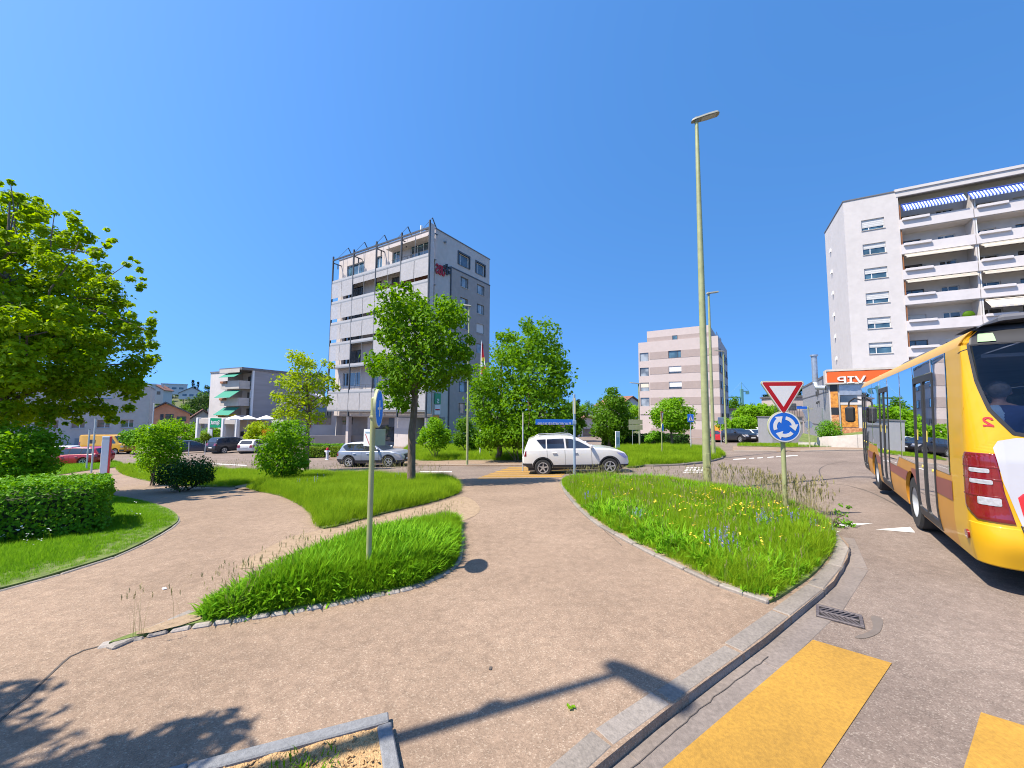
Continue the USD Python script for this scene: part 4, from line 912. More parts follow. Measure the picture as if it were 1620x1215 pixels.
# small grey annex with a fence on its roof, and a pale house behind it
vx = at(1221, 34, 670); gz0 = float(T(*vx)) - .1
bd = thing('annex', 'small blue-grey annex with a roof fence left of the shop', 'building', (vx[0], vx[1], gz0), -.12)
zt = zz(zat(1210, 660, 36)); part(bd, 'wall', bx(0, 2.5, 0, 2.4, -.4, zt), 'metal_clad'); part(bd, 'roof_edge', bx(-.06, 2.56, -.06, 2.46, zt, zt + .1), 'roof_edge'); part(bd, 'plinth_band', bx(-.01, 2.51, -.03, 0, zz(1.15), zz(1.28)), 'roof_edge')
part(bd, 'roof_fence', J(*[cyl((x, 0, zt), (x, 0, zt + 1.0), .02, n=5) for x in np.arange(.3, 2.5, .2)], cyl((.3, 0, zt + 1.0), (2.5, 0, zt + 1.0), .025, n=5)), 'steel_dark')
part(bd, 'down_pipe', tube([(1.2, -.05, zt - .9), (1.2, -.12, zt - 1.2), (1.2, -.12, -.2)], .05), 'steel_dark')
vx = at(1241, 60, 650); gz0 = float(T(*vx)) - .1
bd = thing('pale_house', 'pale pink flat-roofed house behind the grey annex', 'building', (vx[0], vx[1], gz0), -.2)
zt = zz(zat(1250, 628, 60)); part(bd, 'wall', bx(0, 8, 0, 8, -.4, zt), 'plaster_pink'); part(bd, 'roof', bx(-.2, 8.2, -.2, 8.2, zt, zt + .25), 'roof_edge'); part(bd, 'mauve_band', bx(-.02, 8, -.03, 0, zt - 3.6, zt - 2.2), 'plaster_mauve')
part(bd, 'window', bx(.4, 1.6, -.05, .02, zt - 2.0, zt - 1.0), 'window_glass')

# ---------------------------------------------------------------- low block with green awnings on the left, its arcade and the gabled restaurant
vy = np.array([.43, .903]); oc = np.array(at(393.7, 62.0, 640)); gz0 = float(T(*oc)) - .2
bd = thing('retail_block', 'white four-storey block with green awnings and striped grey side wall', 'building', (oc[0], oc[1], gz0), frame_dir(vy))
FL = Face((0, 0), (0, 1), (-1, 0)); FR = Face((0, 0), (1, 0), (0, -1)); zt = zz(zat(393.7, 583, 62))
part(bd, 'wall', bx(.0, 14, 6.2, 11.3, -.4, zt - .35), 'plaster_white'); part(bd, 'core_wall', bx(2.4, 14, .3, 6.2, -.4, zt - .35), 'plaster_white')
part(bd, 'side_wall', bx(.6, 14, .0, .3, -.4, zt - .3), 'panel_stripe'); part(bd, 'corner_pier', cbx(.35, .6, -.1, .3, -.4, zt, .02), 'frame_white')
part(bd, 'roof', J(bx(-.1, 14.1, 6.1, 11.4, zt - .35, zt - .1), bx(-1.4, 14.1, -.12, 6.1, zt - .3, zt + .1)), 'roof_edge')
part(bd, 'roof_fascia', bx(-1.45, -1.4, .4, 5.9, zt - .7, zt - .1), 'plaster_beige')
for k in range(3):
    z = zt - 2.75 - 2.75 * k
    part(bd, 'balcony_parapet', J(bx(-1.3, -1.2, .6, 5.6, z - .55, z + .75), bx(-1.2, .35, .5, .6, z - .55, z + .75), bx(-1.2, 2.4, .6, 5.6, z - .55, z - .4)), 'plaster_beige')
    part(bd, 'balcony_door', J(bx(2.33, 2.41, 1.0, 2.6, z - .3, z + 1.8), bx(2.33, 2.41, 3.4, 4.6, z + .2, z + 1.8)), 'window_glass')
    part(bd, 'flower_box', cbx(-1.52, -1.3, 3.8, 5.5, z + .35, z + .7, .02), 'wood_orange')
    m = bx(-2.5 + .5 * (k == 0), -.9, .8, 5.0, -.03, 0); V = m[0].copy(); V[:, 2] += z + 2.0 - (V[:, 0] < -1.5) * (1.25 if k else .7); part(bd, 'awning', (V, m[1]), 'awning_green')
    part(bd, 'side_screen', bx(.3, 2.3, .38, .43, z + (.75 if k == 1 else 0), z + 2.0), 'frame_white' if k == 1 else 'window_glass')
fb = [(-1.6 + .1 * math.sin(9 * y), y, zt - 8.25 + .75 + .08 * math.cos(13 * y)) for y in np.arange(.8, 5.5, .12)]
part(bd, 'flowers', J(*[mapv((lambda t: (np.array(t.vertices), np.array(t.faces)))(trimesh.creation.icosphere(1, .14)), lambda V, c=c: V + c) for c in fb]), 'flower_yellow')
# arcade
ao = at(318, 57, 680); gz0 = float(T(*ao)) - .1; a1 = at(372, 55.0, 680)
ar = thing('arcade', 'white post and beam arcade with a green shop sign', 'arcade', (ao[0], ao[1], gz0), math.atan2(a1[1] - ao[1], a1[0] - ao[0]))
za = zz(zat(320, 661, 57)); zb_ = zz(zat(320, 670, 57)); xs = [-.6, 1.9, 4.5, 7.1, 9.7]
for x in xs[:4]: part(ar, 'post', cbx(x - .2, x + .2, -.25, .25, -.3, za, .03), 'frame_white')
for i in range(3): part(ar, 'beam', bx(xs[i] + .2, xs[i + 1] - .2, -.15, .15, zb_, za - .15), 'plaster_beige')
part(ar, 'shop_sign', cbx(xs[1] + .25, xs[2] - .22, -.28, -.152, zb_ - .55, za, .02), 'sign_green')
m = mtext('Sprout', .55, .03, True, 1.7); part(ar, 'sign_letters', mv((m[0], m[1]), ((xs[1] + xs[2]) / 2, -.29, zb_ + .15)), 'sign_white')
part(ar, 'back_wall', bx(-.6, 12, 3.0, 3.2, -.3, za - .2), 'plaster_white'); part(ar, 'roof', bx(-.6, 9.7, .16, 3.2, za - .15, za - .02), 'plaster_beige')
part(ar, 'doorway', bx(4.0, 4.7, 2.9, 3.0, -.1, 2.2), 'interior_dark'); part(ar, 'poster', bx(6.1, 6.8, 2.92, 3.0, .6, 2.4), 'poster_c')
# restaurant with a light gable
ro = at(452, 54, 660); gz0 = float(T(*ro)) - .2
rs = thing('restaurant', 'low pale restaurant with shallow gable roofs left of the office tower', 'building', (ro[0], ro[1], gz0), .30)
for k, x in enumerate((0, 6.6)):
    zr = zz(zat(460, 622, 54)) - .4
    g_ = Polygon([(x - .6, zr - 1.0), (x + 3.2, zr + .5), (x + 7.2, zr - 1.2), (x + 7.2, zr - 1.45), (x + 3.2, zr + .22), (x - .6, zr - 1.28)])
    part(rs, 'roof', mapv(ext(g_, 8.0), lambda V: np.stack([V[:, 0], V[:, 2] - .8, V[:, 1]], 1), True), 'plaster_pale')
    wl = Polygon([(x, -.3), (x, zr - 1.1), (x + 3.2, zr + .2), (x + 6.6, zr - 1.2), (x + 6.6, -.3)])
    part(rs, 'wall', mapv(ext(wl, 6.5), lambda V: np.stack([V[:, 0], V[:, 2], V[:, 1]], 1), True), 'plaster_warm')
    part(rs, 'window', J(bx(x + .7, x + 2.6, -.05, .0, zr - 4.0, zr - 1.6), bx(x + 3.6, x + 5.8, -.05, .0, zr - 4.0, zr - 1.6)), 'window_glass')
    part(rs, 'timber_post', J(bx(x + .15, x + .4, -.1, .0, zr - 4.4, zr - 1.2), bx(x + 3.0, x + 3.25, -.1, .0, zr - 4.4, zr - .2)), 'wood_orange')
part(rs, 'terrace_wall', bx(-4.5, 12, -2.6, -2.3, -.3, zz(zat(450, 690, 52))), 'plaster_dark')

# beige block behind the big tree on the left
bo = at(236, 60, 650); gz0 = float(T(*bo)) - .3
bd = thing('beige_block', 'grey-beige plain block with few windows behind the big left tree', 'building', (bo[0], bo[1], gz0), .70)
zt = zz(zat(236, 611, 60)); FF = Face((0, 0), (-1, 0), (0, -1)); hw = []
for r, (pa, pb) in enumerate(((618, 632), (643, 651), (663, 675.5))):
    za, zb2 = zz(zat(165, pb, 60)), zz(zat(165, pa, 60))
    for k in range(7): hw.append((1.6 + k * 2.5, 3.0 + k * 2.5, za, zb2))
wall(bd, FF, 0, 22, -.5, zt, hw, 'plaster_beige')
for a, b, c, d in hw: window(bd, FF, a, b, c, d, glass='window_glass', frame='frame_white', muls=(.4,), sill=True, blind=.9 if c > zz(3.5) else 0)
part(bd, 'side_wall', J(bx(-.3, 0, .3, 12, -.5, zt), bx(-22, 0, .3, 12, zt - .3, zt - .05)), 'plaster_beige'); part(bd, 'roof_edge', bx(-22, .1, -.1, .3, zt, zt + .15), 'frame_white')
part(bd, 'garage_door', FF(bx(4.5, 7.5, .01, .06, -.3, zz(zat(165, 690, 60)))), 'steel_grey')
# orange gabled house
bo = at(233, 78, 660); gz0 = float(T(*bo)) - .3
bd = thing('orange_house', 'orange rendered gabled house below the wooded hill', 'house', (bo[0], bo[1], gz0), .70)
e, r_ = zz(zat(233, 652, 78)), zz(zat(258, 638, 78)); W_ = 6.6
wl = Polygon([(0, -.5), (0, e), (2.6, r_), (W_, e - .3), (W_, -.5)]); part(bd, 'wall', mapv(ext(wl, 9), lambda V: np.stack([V[:, 0], V[:, 2], V[:, 1]], 1), True), 'plaster_orange')
rf = Polygon([(-.5, e - .3), (2.6, r_ + .12), (W_ + .5, e - .65), (W_ + .5, e - .4), (2.6, r_ + .4), (-.5, e - .05)]); part(bd, 'roof', mapv(ext(rf, 10), lambda V: np.stack([V[:, 0], V[:, 2] - .5, V[:, 1]], 1), True), 'roof_dark')
for a, b, c, d in ((1.9, 2.5, e - 1.9, e - .4), (2.7, 4.0, e - 1.9, e - .4), (4.5, 6.0, e - 1.9, e - .9), (2.7, 3.8, e - 3.8, e - 2.5), (4.0, 5.1, e - 3.8, e - 2.5)): part(bd, 'window', bx(a, b, -.04, .03, c, d), 'window_glass')

# hill with houses
hc = np.array(at(265, 330, 640)); R = np.random.default_rng(8)
xs = np.linspace(-220, 150, 40); ys = np.linspace(-110, 150, 30); X, Y = np.meshgrid(xs, ys, indexing='ij')
hgt = lambda x, y: 21 * np.exp(-((x + 10) / 140) ** 2) * (1 / (1 + np.exp(-(y + 20) / 28))) - 4
Zh = hgt(X, Y) + 2.0 * meshkit.fbm(np.stack([X / 40, Y / 40, X * 0], 2), 3); n_ = len(ys)
i = (np.arange(len(xs) - 1)[:, None] * n_ + np.arange(n_ - 1)[None]).ravel()
solo('hill', (np.stack([X + hc[0], Y + hc[1], Zh], 2).reshape(-1, 3), np.vstack([np.c_[i, i + n_, i + n_ + 1], np.c_[i, i + n_ + 1, i + 1]])), 'earth', label='low wooded hill with houses', kind='structure', smooth=True)
def house(name, label, px, Y, ptop, w, d, rz, wallm, roofm, grp=None, hr=2.2, flat_=False, base=None):
    x, y = at(px, Y, 640); zt = zat(px, ptop, Y); z0 = (base if base is not None else zt - 8)
    b = thing(name, label, 'house', (x, y, z0), rz, grp); h = zt - z0
    if flat_:
        part(b, 'wall', bx(-w / 2, w / 2, 0, d, 0, h - .4), wallm); part(b, 'roof', bx(-w / 2 - .3, w / 2 + .3, -.3, d + .3, h - .4, h), roofm)
    else:
        pg = Polygon([(-w / 2, 0), (-w / 2, h - hr), (0, h), (w / 2, h - hr), (w / 2, 0)]); part(b, 'wall', mapv(ext(pg, d), lambda V: np.stack([V[:, 0], V[:, 2], V[:, 1]], 1), True), wallm)
        pr = Polygon([(-w / 2 - .5, h - hr - .2), (0, h + .15), (w / 2 + .5, h - hr - .2), (w / 2 + .5, h - hr + .1), (0, h + .5), (-w / 2 - .5, h - hr + .1)]); part(b, 'roof', mapv(ext(pr, d + 1), lambda V: np.stack([V[:, 0], V[:, 2] - .5, V[:, 1]], 1), True), roofm)
        part(b, 'chimney', bx(w * .18, w * .18 + .6, d * .4, d * .4 + .6, h - hr, h + .5), wallm)
    for k in range(3): part(b, 'window', bx(-w * .36 + k * w * .27, -w * .36 + k * w * .27 + w * .17, -.05, .02, h - hr - 1.9, h - hr - .5), 'window_glass')
house('hill_house', 'white villa with a flat roof on the hill above the beige block', 216, 150, 606, 10, 8, .75, 'plaster_white', 'frame_white', flat_=True)
house('hill_house', 'house with red-edged roof right of the white hill villa', 241, 165, 609, 7, 8, .35, 'plaster_white', 'roof_tile')
house('hill_house', 'pale flat house near the top of the hill', 274, 290, 607, 15, 8, .7, 'plaster_white', 'plaster_pale', flat_=True)
house('hill_house', 'white house with a rounded dark roof among the hill trees', 302, 260, 613, 13, 8, .7, 'plaster_white', 'roof_dark', hr=4)
house('hill_house', 'brown roofed house low beside the white block', 322, 95, 650, 5, 6, .7, 'plaster_beige', 'roof_tile')
house('gable_house', 'white gabled house seen between the conical tree and pink block', 1000, 110, 629, 9, 10, .5, 'plaster_white', 'roof_tile')
house('gable_house', 'low brown-roofed house behind the white car', 930, 75, 661, 12, 8, .3, 'plaster_white', 'roof_tile', hr=1.6)
house('gable_house', 'pale house with blue shutters between the two green trees', 935, 120, 650, 10, 8, -.2, 'plaster_white', 'galvanised', flat_=True)
house('low_house', 'pale low house right of the pink block under the crane', 1163, 95, 646, 11, 8, .1, 'plaster_beige', 'roof_dark', flat_=True)
house('low_house', 'cream garden wall house behind the parked cars', 1195, 62, 676, 9, 6, .1, 'plaster_beige', 'concrete', flat_=True)
# construction crane far away
cx_, cy_ = at(1174, 220, 640); zc = zat(1174, 621, 220)
cr = thing('tower_crane', 'blue-green construction crane far behind the pink block', 'crane', (cx_, cy_, -3))
M('crane_paint', (.10, .24, .24), .5, .1, 3)
part(cr, 'mast', bx(-.7, .7, -.7, .7, 0, zc + 5), 'crane_paint'); part(cr, 'jib', mv(bx(-9, .0, -.5, .5, zc - 5.3 + 5, zc - 4.4 + 5), (0, 0, 0)), 'crane_paint'); part(cr, 'counter_jib', J(bx(0, 4, -.4, .4, zc + 3.5, zc + 4.0), bx(2.6, 4, -.6, .6, zc + 2, zc + 3.5)), 'crane_paint')
part(cr, 'top_frame', J(cyl((0, 0, zc + 5), (0, 0, zc + 9), .25, .1), cyl((0, 0, zc + 8.8), (-8, 0, zc + 1), .08, n=5), cyl((0, 0, zc + 8.8), (4, 0, zc + 4), .08, n=5)), 'crane_paint')
# retaining wall and grass bank by the shop
rw = [at(1262, 29.0, 690), at(1292, 28.0, 690), at(1300, 27.6, 690), at(1420, 24.5, 690)]
ww_ = thing('retaining_wall', 'pale concrete retaining wall below the shop', 'wall')
for (a, b, zt_a, zt_b) in ((rw[0], rw[1], zat(1262, 700, 29), zat(1292, 700, 28)), (rw[1], rw[2], zat(1292, 692, 28), zat(1300, 692, 27.6)), (rw[2], rw[3], zat(1300, 691, 27.6), zat(1400, 684, 24.5))):
    a, b = np.array(a), np.array(b); L = np.linalg.norm(b - a); n = max(1, int(L / 1.6)); d = (b - a) / L; nn = np.array([-d[1], d[0]])
    for k in range(n):
        q0, q1 = k / n, (k + 1) / n; m = cbx(L * q0 + .006, L * q1 - .006, 0, .25, 0, 1, .01); V = m[0]; f = V[:, 0] / L
        top = zt_a + (zt_b - zt_a) * f; P = a + V[:, :1] * d + V[:, 1:2] * nn; zb3 = T(P[:, 0], P[:, 1]) - .5
        part(ww_, 'wall_panel', (np.c_[P, zb3 + (top - zb3) * V[:, 2]], m[1]), 'concrete_pale')
bk_ = Polygon([rw[0], rw[1], rw[2], rw[3], at(1420, 28.5, 680), at(1318, 29.3, 680), at(1270, 33, 680)])
vv, ff = flat(bk_, .8); aa = np.array(rw[1]); hgt2 = np.interp(vv[:, 0] / vv[:, 1], [.75, .80, .84, 1.0], [-.25, -.2, .25, .9]) + (vv[:, 1] - 27) * .10
solo('grass_bank', (np.c_[vv, hgt2], ff), 'turf_soil', label='sloping bank of thin grass between the wall and the shop', kind='structure')
# ================================================================ trees, bushes, hedges
def leaf_mesh(P, N, S, seed, aspect=.62, fold=.12, droop=.0):
    """one folded rhombus per leaf"""
    rg = np.random.default_rng(seed); n = len(P)
    N = N / np.maximum(np.linalg.norm(N, axis=1), 1e-6)[:, None]
    t = np.cross(N, rg.normal(size=(n, 3))); t /= np.maximum(np.linalg.norm(t, axis=1), 1e-6)[:, None]; t[:, 2] -= droop; t /= np.linalg.norm(t, axis=1)[:, None]
    b = np.cross(N, t); b /= np.maximum(np.linalg.norm(b, axis=1), 1e-6)[:, None]; S = S[:, None]
    V = np.stack([P - t * S * .5, P + b * S * aspect / 2 + N * S * fold, P + t * S * .5, P - b * S * aspect / 2 + N * S * fold], 1).reshape(-1, 3)
    i = np.arange(n)[:, None] * 4
    return V, np.vstack([i + [0, 1, 2], i + [0, 2, 3]])
def clump_leaves(clumps, n, size, seed, up=.5, shell=(.55, 1.05), flat_=.8, cull=.62):
    """leaves spread over the outsides of the clumps [(centre, radius)]"""
    rg = np.random.default_rng(seed); C = np.array([c for c, r in clumps]); R = np.array([r for c, r in clumps])
    w = R ** 1.7 / (R ** 1.7).sum(); k = rg.choice(len(R), int(n * 1.35), p=w)
    d = rg.normal(size=(len(k), 3)); d /= np.linalg.norm(d, axis=1)[:, None]
    q = rg.random(len(k)) ** .6; rad = R[k] * (shell[0] + (shell[1] - shell[0]) * q) * (1 + .18 * rg.normal(size=len(k)))
    P = C[k] + d * rad[:, None] * [1, 1, flat_]
    D = np.linalg.norm(P[:, None] - C[None], axis=2) / R[None] if len(P) * len(R) < 6e6 else None
    if D is not None:
        D[np.arange(len(k)), k] = 9; keep = (D.min(1) > cull) | (rg.random(len(k)) < .22)
        P, d, k = P[keep], d[keep], k[keep]
    P, d = P[:n], d[:n]
    N = d * .7 + rg.normal(size=P.shape) * .55 + [0, 0, up]
    return leaf_mesh(P, N, size * rg.uniform(.65, 1.25, len(P)), seed + 1, droop=.25)
def limb(p0, p1, r0, r1, seed, n=6, wig=.06):
    rg = np.random.default_rng(seed); p0, p1 = np.array(p0, float), np.array(p1, float); f = np.linspace(0, 1, n)[:, None]
    L = np.linalg.norm(p1 - p0); pts = p0 + (p1 - p0) * f + rg.normal(size=(n, 3)) * wig * L * np.sin(f * PI) * .5
    pts[:, 2] += np.sin(f[:, 0] * PI) * L * .06
    return tube(pts, np.linspace(r0, r1, n), 8)
def tree(name, label, base, trunk_top, r0, clumps, nleaf, lsize, leafm, barkm='bark', seed=0, nl=10, group=None, cat='tree', up=.5, cull=.62, bare=0, **kw):
    """trunk, limbs reaching the clumps, crown; coordinates are local to the base"""
    t = thing(name, label, cat, base, 0, group); rg = np.random.default_rng(seed)
    b = np.array(base, float); cl = [(np.array(c, float) - b, r) for c, r in clumps]; tt = np.array(trunk_top, float) - b
    top = max(cl, key=lambda c: c[0][2] - 1.5 * np.hypot(*(c[0][:2] - tt[:2])))[0]
    n = 9; f = np.linspace(0, 1, n)[:, None]; pts = np.vstack([np.array([0, 0, -.2]) + (tt - [0, 0, -.2]) * f, tt + (top - tt) * np.linspace(.25, .9, 4)[:, None]])
    pts[1:-1, :2] += rg.normal(size=(len(pts) - 2, 2)) * r0 * .18; rr = np.r_[np.linspace(1.25, .8, n) * r0, np.array([.6, .45, .3, .15]) * r0]; rr[0] *= 1.25
    part(t, 'trunk', tube(pts, rr, 10), barkm, smooth=True)
    idx = rg.permutation(len(cl))[:nl]
    for i in idx:
        c, r = cl[i]; s = pts[min(n - 2 + rg.integers(0, 4), len(pts) - 2)]
        part(t, 'limb', limb(s, c, r0 * .38, r0 * .07, seed * 31 + int(i)), barkm, smooth=True)
    if bare:
        for i in range(bare):
            c, r = cl[rg.integers(len(cl))]; part(t, 'twig', limb(c, c + rg.normal(size=3) * [.25, .25, .1] * r * 3 + [0, 0, r * 1.4], r0 * .1, r0 * .03, seed * 77 + i, 4), barkm)
    part(t, 'crown', clump_leaves(cl, nleaf, lsize, seed, up=up, cull=cull, **kw), leafm); return t
def blobs(lst, Y, depth, seed, rep=2, rk=1.0):
    """clumps from (column, row, radius) seen at distance Y, repeated through the depth of the crown"""
    rg = np.random.default_rng(seed); out = []
    xs = np.array([a for a, _, _ in lst], float); cx_ = (xs.min() + xs.max()) / 2; hw = max((xs.max() - xs.min()) / 2, 1)
    for a, b, r in lst:
        D = depth * math.sqrt(max(.06, 1 - ((a - cx_) / (hw * 1.08)) ** 2))
        for k in range(rep):
            f = (k + .5) / rep * 2 - 1; dy = D * (f + rg.uniform(-.35, .35) / rep); YY = Y + dy
            x, y = at(a, Y, b); q = YY / Y
            out.append((np.array([x + rg.normal() * r / FPX * Y * .25, YY, zat(a, b, Y) + rg.normal() * r / FPX * Y * .15]), r / FPX * Y * rk * rg.uniform(.85, 1.1)))
    return out
def gbase(px, Y, py=700):
    x, y = at(px, Y, py); return (x, y, float(T(x, y)) - .02)

b = gbase(650, 13.0)
tree('maple_tree', 'bright green maple in the verge in front of the office tower', b, (b[0] + .12, b[1], zat(655, 590, 13)), .115,
     blobs([(640, 475, 18), (628, 500, 22), (660, 498, 22), (705, 486, 17), (718, 503, 20), (690, 515, 26), (642, 535, 28), (612, 537, 14), (604, 572, 16), (630, 578, 28), (670, 560, 30), (708, 548, 28), (733, 560, 14), (738, 585, 11), (714, 588, 20), (688, 600, 22),
            (650, 605, 24), (622, 616, 16), (598, 588, 11), (640, 636, 13), (622, 640, 8), (742, 538, 6), (655, 466, 8), (615, 510, 10)], 13.0, 1.25, 3, 3), 10500, .155, 'leaf_maple', 'bark', 3, 14, up=.55)
b = gbase(-4, 11.0)
tree('broadleaf_tree', 'tall sunlit broadleaf tree with yellow-green young leaves on the left', b, (b[0] - .1, b[1] + .1, 2.6), .12,
     blobs([(11, 312, 14), (31, 332, 17), (-8, 340, 24), (59, 362, 12), (45, 392, 28), (8, 400, 36), (87, 420, 22), (124, 412, 7), (133, 428, 5), (73, 450, 33), (24, 470, 43), (115, 452, 10), (103, 500, 31), (50, 530, 47), (-3, 540, 47), (140, 532, 22), (168, 496, 7), (173, 515, 7), (164, 535, 11),
            (143, 570, 26), (98, 590, 36), (45, 596, 36), (1, 600, 39), (133, 606, 19), (89, 622, 17), (159, 556, 10), (45, 640, 21), (10, 650, 19), (80, 652, 17), (67, 668, 10), (115, 642, 10), (32, 668, 9), (89, 670, 4), (-40, 650, 30), (76, 322, 4), (76, 335, 5), (75, 350, 7), (108, 368, 4), (107, 382, 6), (137, 382, 4), (137, 396, 5), (163, 418, 4), (155, 428, 6), (203, 482, 4), (203, 498, 6), (200, 515, 8), (24, 292, 5), (24, 305, 8), (-60, 350, 55), (-75, 450, 60), (-65, 560, 55), (62, 335, 5), (10, 296, 6), (-40, 300, 30)], 11.0, 2.6, 4, 3, .92), 52000, .15, 'leaf_left', 'bark_grey', 4, 26, up=.6, cull=.7, bare=8)
b = gbase(838, 26.0)
tree('maple_tree', 'dense round maple behind the white car', b, (b[0], b[1], b[2] + 1.8), .2,
     blobs([(835, 518, 12), (850, 535, 22), (828, 556, 30), (868, 558, 24), (884, 585, 15), (850, 600, 40), (880, 622, 20), (860, 650, 35), (825, 640, 40), (884, 655, 16), (842, 678, 25), (872, 685, 14), (808, 535, 10), (890, 602, 8), (822, 690, 18)], 26.0, 2.6, 5, 3), 11000, .26, 'leaf_maple', 'bark', 5, 10)
b = gbase(790, 27.5)
tree('maple_tree', 'darker bushy maple left of the dense round maple', b, (b[0], b[1], b[2] + 1.6), .18,
     blobs([(795, 560, 22), (778, 598, 26), (768, 636, 24), (800, 615, 34), (790, 655, 34), (765, 668, 16), (805, 690, 18), (780, 690, 20), (795, 535, 9), (760, 612, 12)], 27.5, 2.2, 6, 3), 7000, .26, 'leaf_maple', 'bark', 6, 8)
b = gbase(487, 22.0)
tree('young_tree', 'thin young tree with sparse yellow leaves in front of the restaurant', b, (b[0] - .05, b[1], zat(487, 640, 22)), .10,
     blobs([(478, 572, 10), (492, 576, 6), (470, 592, 8), (500, 590, 6), (455, 605, 9), (480, 612, 9), (505, 612, 9), (520, 600, 6), (445, 630, 6), (465, 632, 10), (490, 636, 8), (515, 634, 6), (475, 655, 9), (500, 660, 7), (455, 650, 7), (438, 625, 4), (520, 576, 4), (466, 562, 6), (530, 612, 4), (440, 655, 6)], 22.0, .9, 7, 2), 3300, .18, 'leaf_yellow', 'bark', 7, 18, up=.4, bare=7, flat_=1.15, shell=(.25, 1.45))
b = gbase(965, 42.0)
tree('conical_tree', 'dark conical tree between the maples and the pink block', b, (b[0], b[1], b[2] + 1.5), .16,
     blobs([(966, 618, 7), (962, 632, 13), (974, 640, 15), (955, 652, 17), (980, 660, 17), (960, 674, 19), (984, 680, 12), (945, 682, 10), (970, 690, 14)], 42.0, 2.3, 8, 3), 6500, .30, 'leaf_dark', 'bark', 8, 6)
b = gbase(1063, 36.0)
tree('round_tree', 'small round-headed tree in front of the pink block', b, (b[0], b[1], zat(1063, 680, 36)), .11,
     blobs([(1062, 650, 20), (1045, 654, 14), (1080, 654, 14), (1062, 636, 9), (1053, 668, 13), (1075, 668, 13), (1085, 664, 7), (1064, 676, 9)], 36.0, 1.6, 9, 3), 6000, .24, 'leaf_shrub', 'bark', 9, 8)
for i, (nm, lab, px, Y, bl, n, ls, lm) in enumerate((
    ('broadleaf_tree', 'bright green tree behind the parked cars on the right', 1185, 58, [(1178, 655, 12), (1196, 650, 14), (1208, 660, 12), (1190, 668, 12)], 3500, .42, 'leaf_shrub'),
    ('broadleaf_tree', 'green tree just left of the yield sign in the distance', 1216, 62, [(1214, 648, 13), (1222, 660, 13), (1206, 664, 9)], 3000, .42, 'leaf_shrub'),
    ('conifer_tree', 'dark conifer behind the yield sign', 1223, 70, [(1223, 628, 6), (1226, 640, 8), (1232, 652, 10), (1215, 652, 8), (1226, 664, 12)], 2600, .40, 'leaf_conifer'),
    ('broadleaf_tree', 'broad low tree right of the third street lamp', 1160, 50, [(1158, 672, 12), (1172, 668, 13), (1168, 684, 12), (1150, 682, 9), (1182, 682, 8)], 3200, .36, 'leaf_shrub'),
    ('broadleaf_tree', 'pale green tree between the conical tree and the pink block', 1000, 80, [(1002, 648, 9), (1008, 660, 9), (996, 662, 8), (1006, 674, 8)], 1800, .45, 'leaf_shrub'),
    ('broadleaf_tree', 'green tree right of the dense round maple', 912, 60, [(905, 644, 9), (914, 652, 10), (904, 662, 12), (918, 668, 9), (908, 680, 12)], 2600, .42, 'leaf_dark'))):
    b = gbase(px, Y); tree(nm, lab, b, (b[0], b[1], b[2] + 1.5), .16, blobs(bl, Y, 2.2, 20 + i, 2), n, ls, lm, 'bark', 20 + i, 5)
# trees behind the viewer, whose shade falls into the picture
def off_tree(label, base, cl, n, seed, lm='leaf_maple'):
    b = (base[0], base[1], float(T(base[0], base[1]))); cl = [(np.array(c), r) for c, r in cl]
    tree('street_tree', label, b, (b[0], b[1], 2.6), .12, cl, n, .13, lm, 'bark', seed, 8)
off_tree('street tree left behind the viewer shading the bottom corner of the path', (-6.2, .2), [((-4.55, 1.25, 4.0), .36), ((-4.15, 1.52, 3.9), .27), ((-4.85, .95, 4.2), .4), ((-5.55, 1.35, 4.1), .34), ((-5.95, 1.75, 4.2), .26), ((-6.3, .4, 4.6), .9), ((-5.6, .1, 4.4), .8), ((-6.9, 1.0, 4.4), .6), ((-6.2, .2, 5.4), .9), ((-5.3, .75, 4.2), .45)], 9000, 30)

def shrub(name, label, px, Y, bl, depth, n, ls, lm, seed, rep=3, cat='bush', stems=5, group=None):
    b = gbase(px, Y); t = thing(name, label, cat, b, 0, group); cl = [(c - np.array(b), r) for c, r in blobs(bl, Y, depth, seed, rep)]; rg = np.random.default_rng(seed)
    for i in range(stems):
        c, r = cl[rg.integers(len(cl))]; part(t, 'stem', limb((rg.normal() * .08, rg.normal() * .08, -.1), c, .03, .008, seed * 5 + i, 5), 'bark')
    part(t, 'foliage', clump_leaves(cl, n, ls, seed, up=.45, shell=(.45, 1.18), flat_=.95), lm); return t
shrub('leafy_bush', 'light green leafy bush under the big left tree', 35, 9.6, [(20, 690, 18), (45, 700, 20), (8, 715, 25), (40, 725, 22), (65, 715, 11), (60, 692, 8), (25, 742, 20), (-30, 700, 30), (-30, 735, 30), (55, 740, 12)], .7, 8000, .10, 'leaf_shrub', 40)
shrub('leafy_bush', 'light green bush beside the path left of the dark low bush', 250, 15.5, [(250, 690, 15), (262, 680, 8), (240, 706, 14), (266, 706, 12), (250, 726, 15), (232, 728, 9), (270, 728, 8), (245, 678, 6)], .7, 4800, .11, 'leaf_shrub', 41)
shrub('low_bush', 'dark low round bush at the edge of the path', 292, 13.2, [(275, 747, 13), (300, 742, 14), (320, 748, 12), (264, 756, 8), (300, 756, 14), (328, 756, 6)], .6, 5200, .075, 'leaf_deep', 42)
shrub('leafy_bush', 'bright green bush in the verge below the young yellow tree', 450, 14.5, [(450, 684, 16), (436, 700, 16), (470, 696, 11), (440, 724, 19), (465, 724, 16), (425, 720, 8), (452, 740, 14), (478, 735, 6), (455, 672, 7), (420, 735, 8)], .8, 6800, .11, 'leaf_shrub', 43)
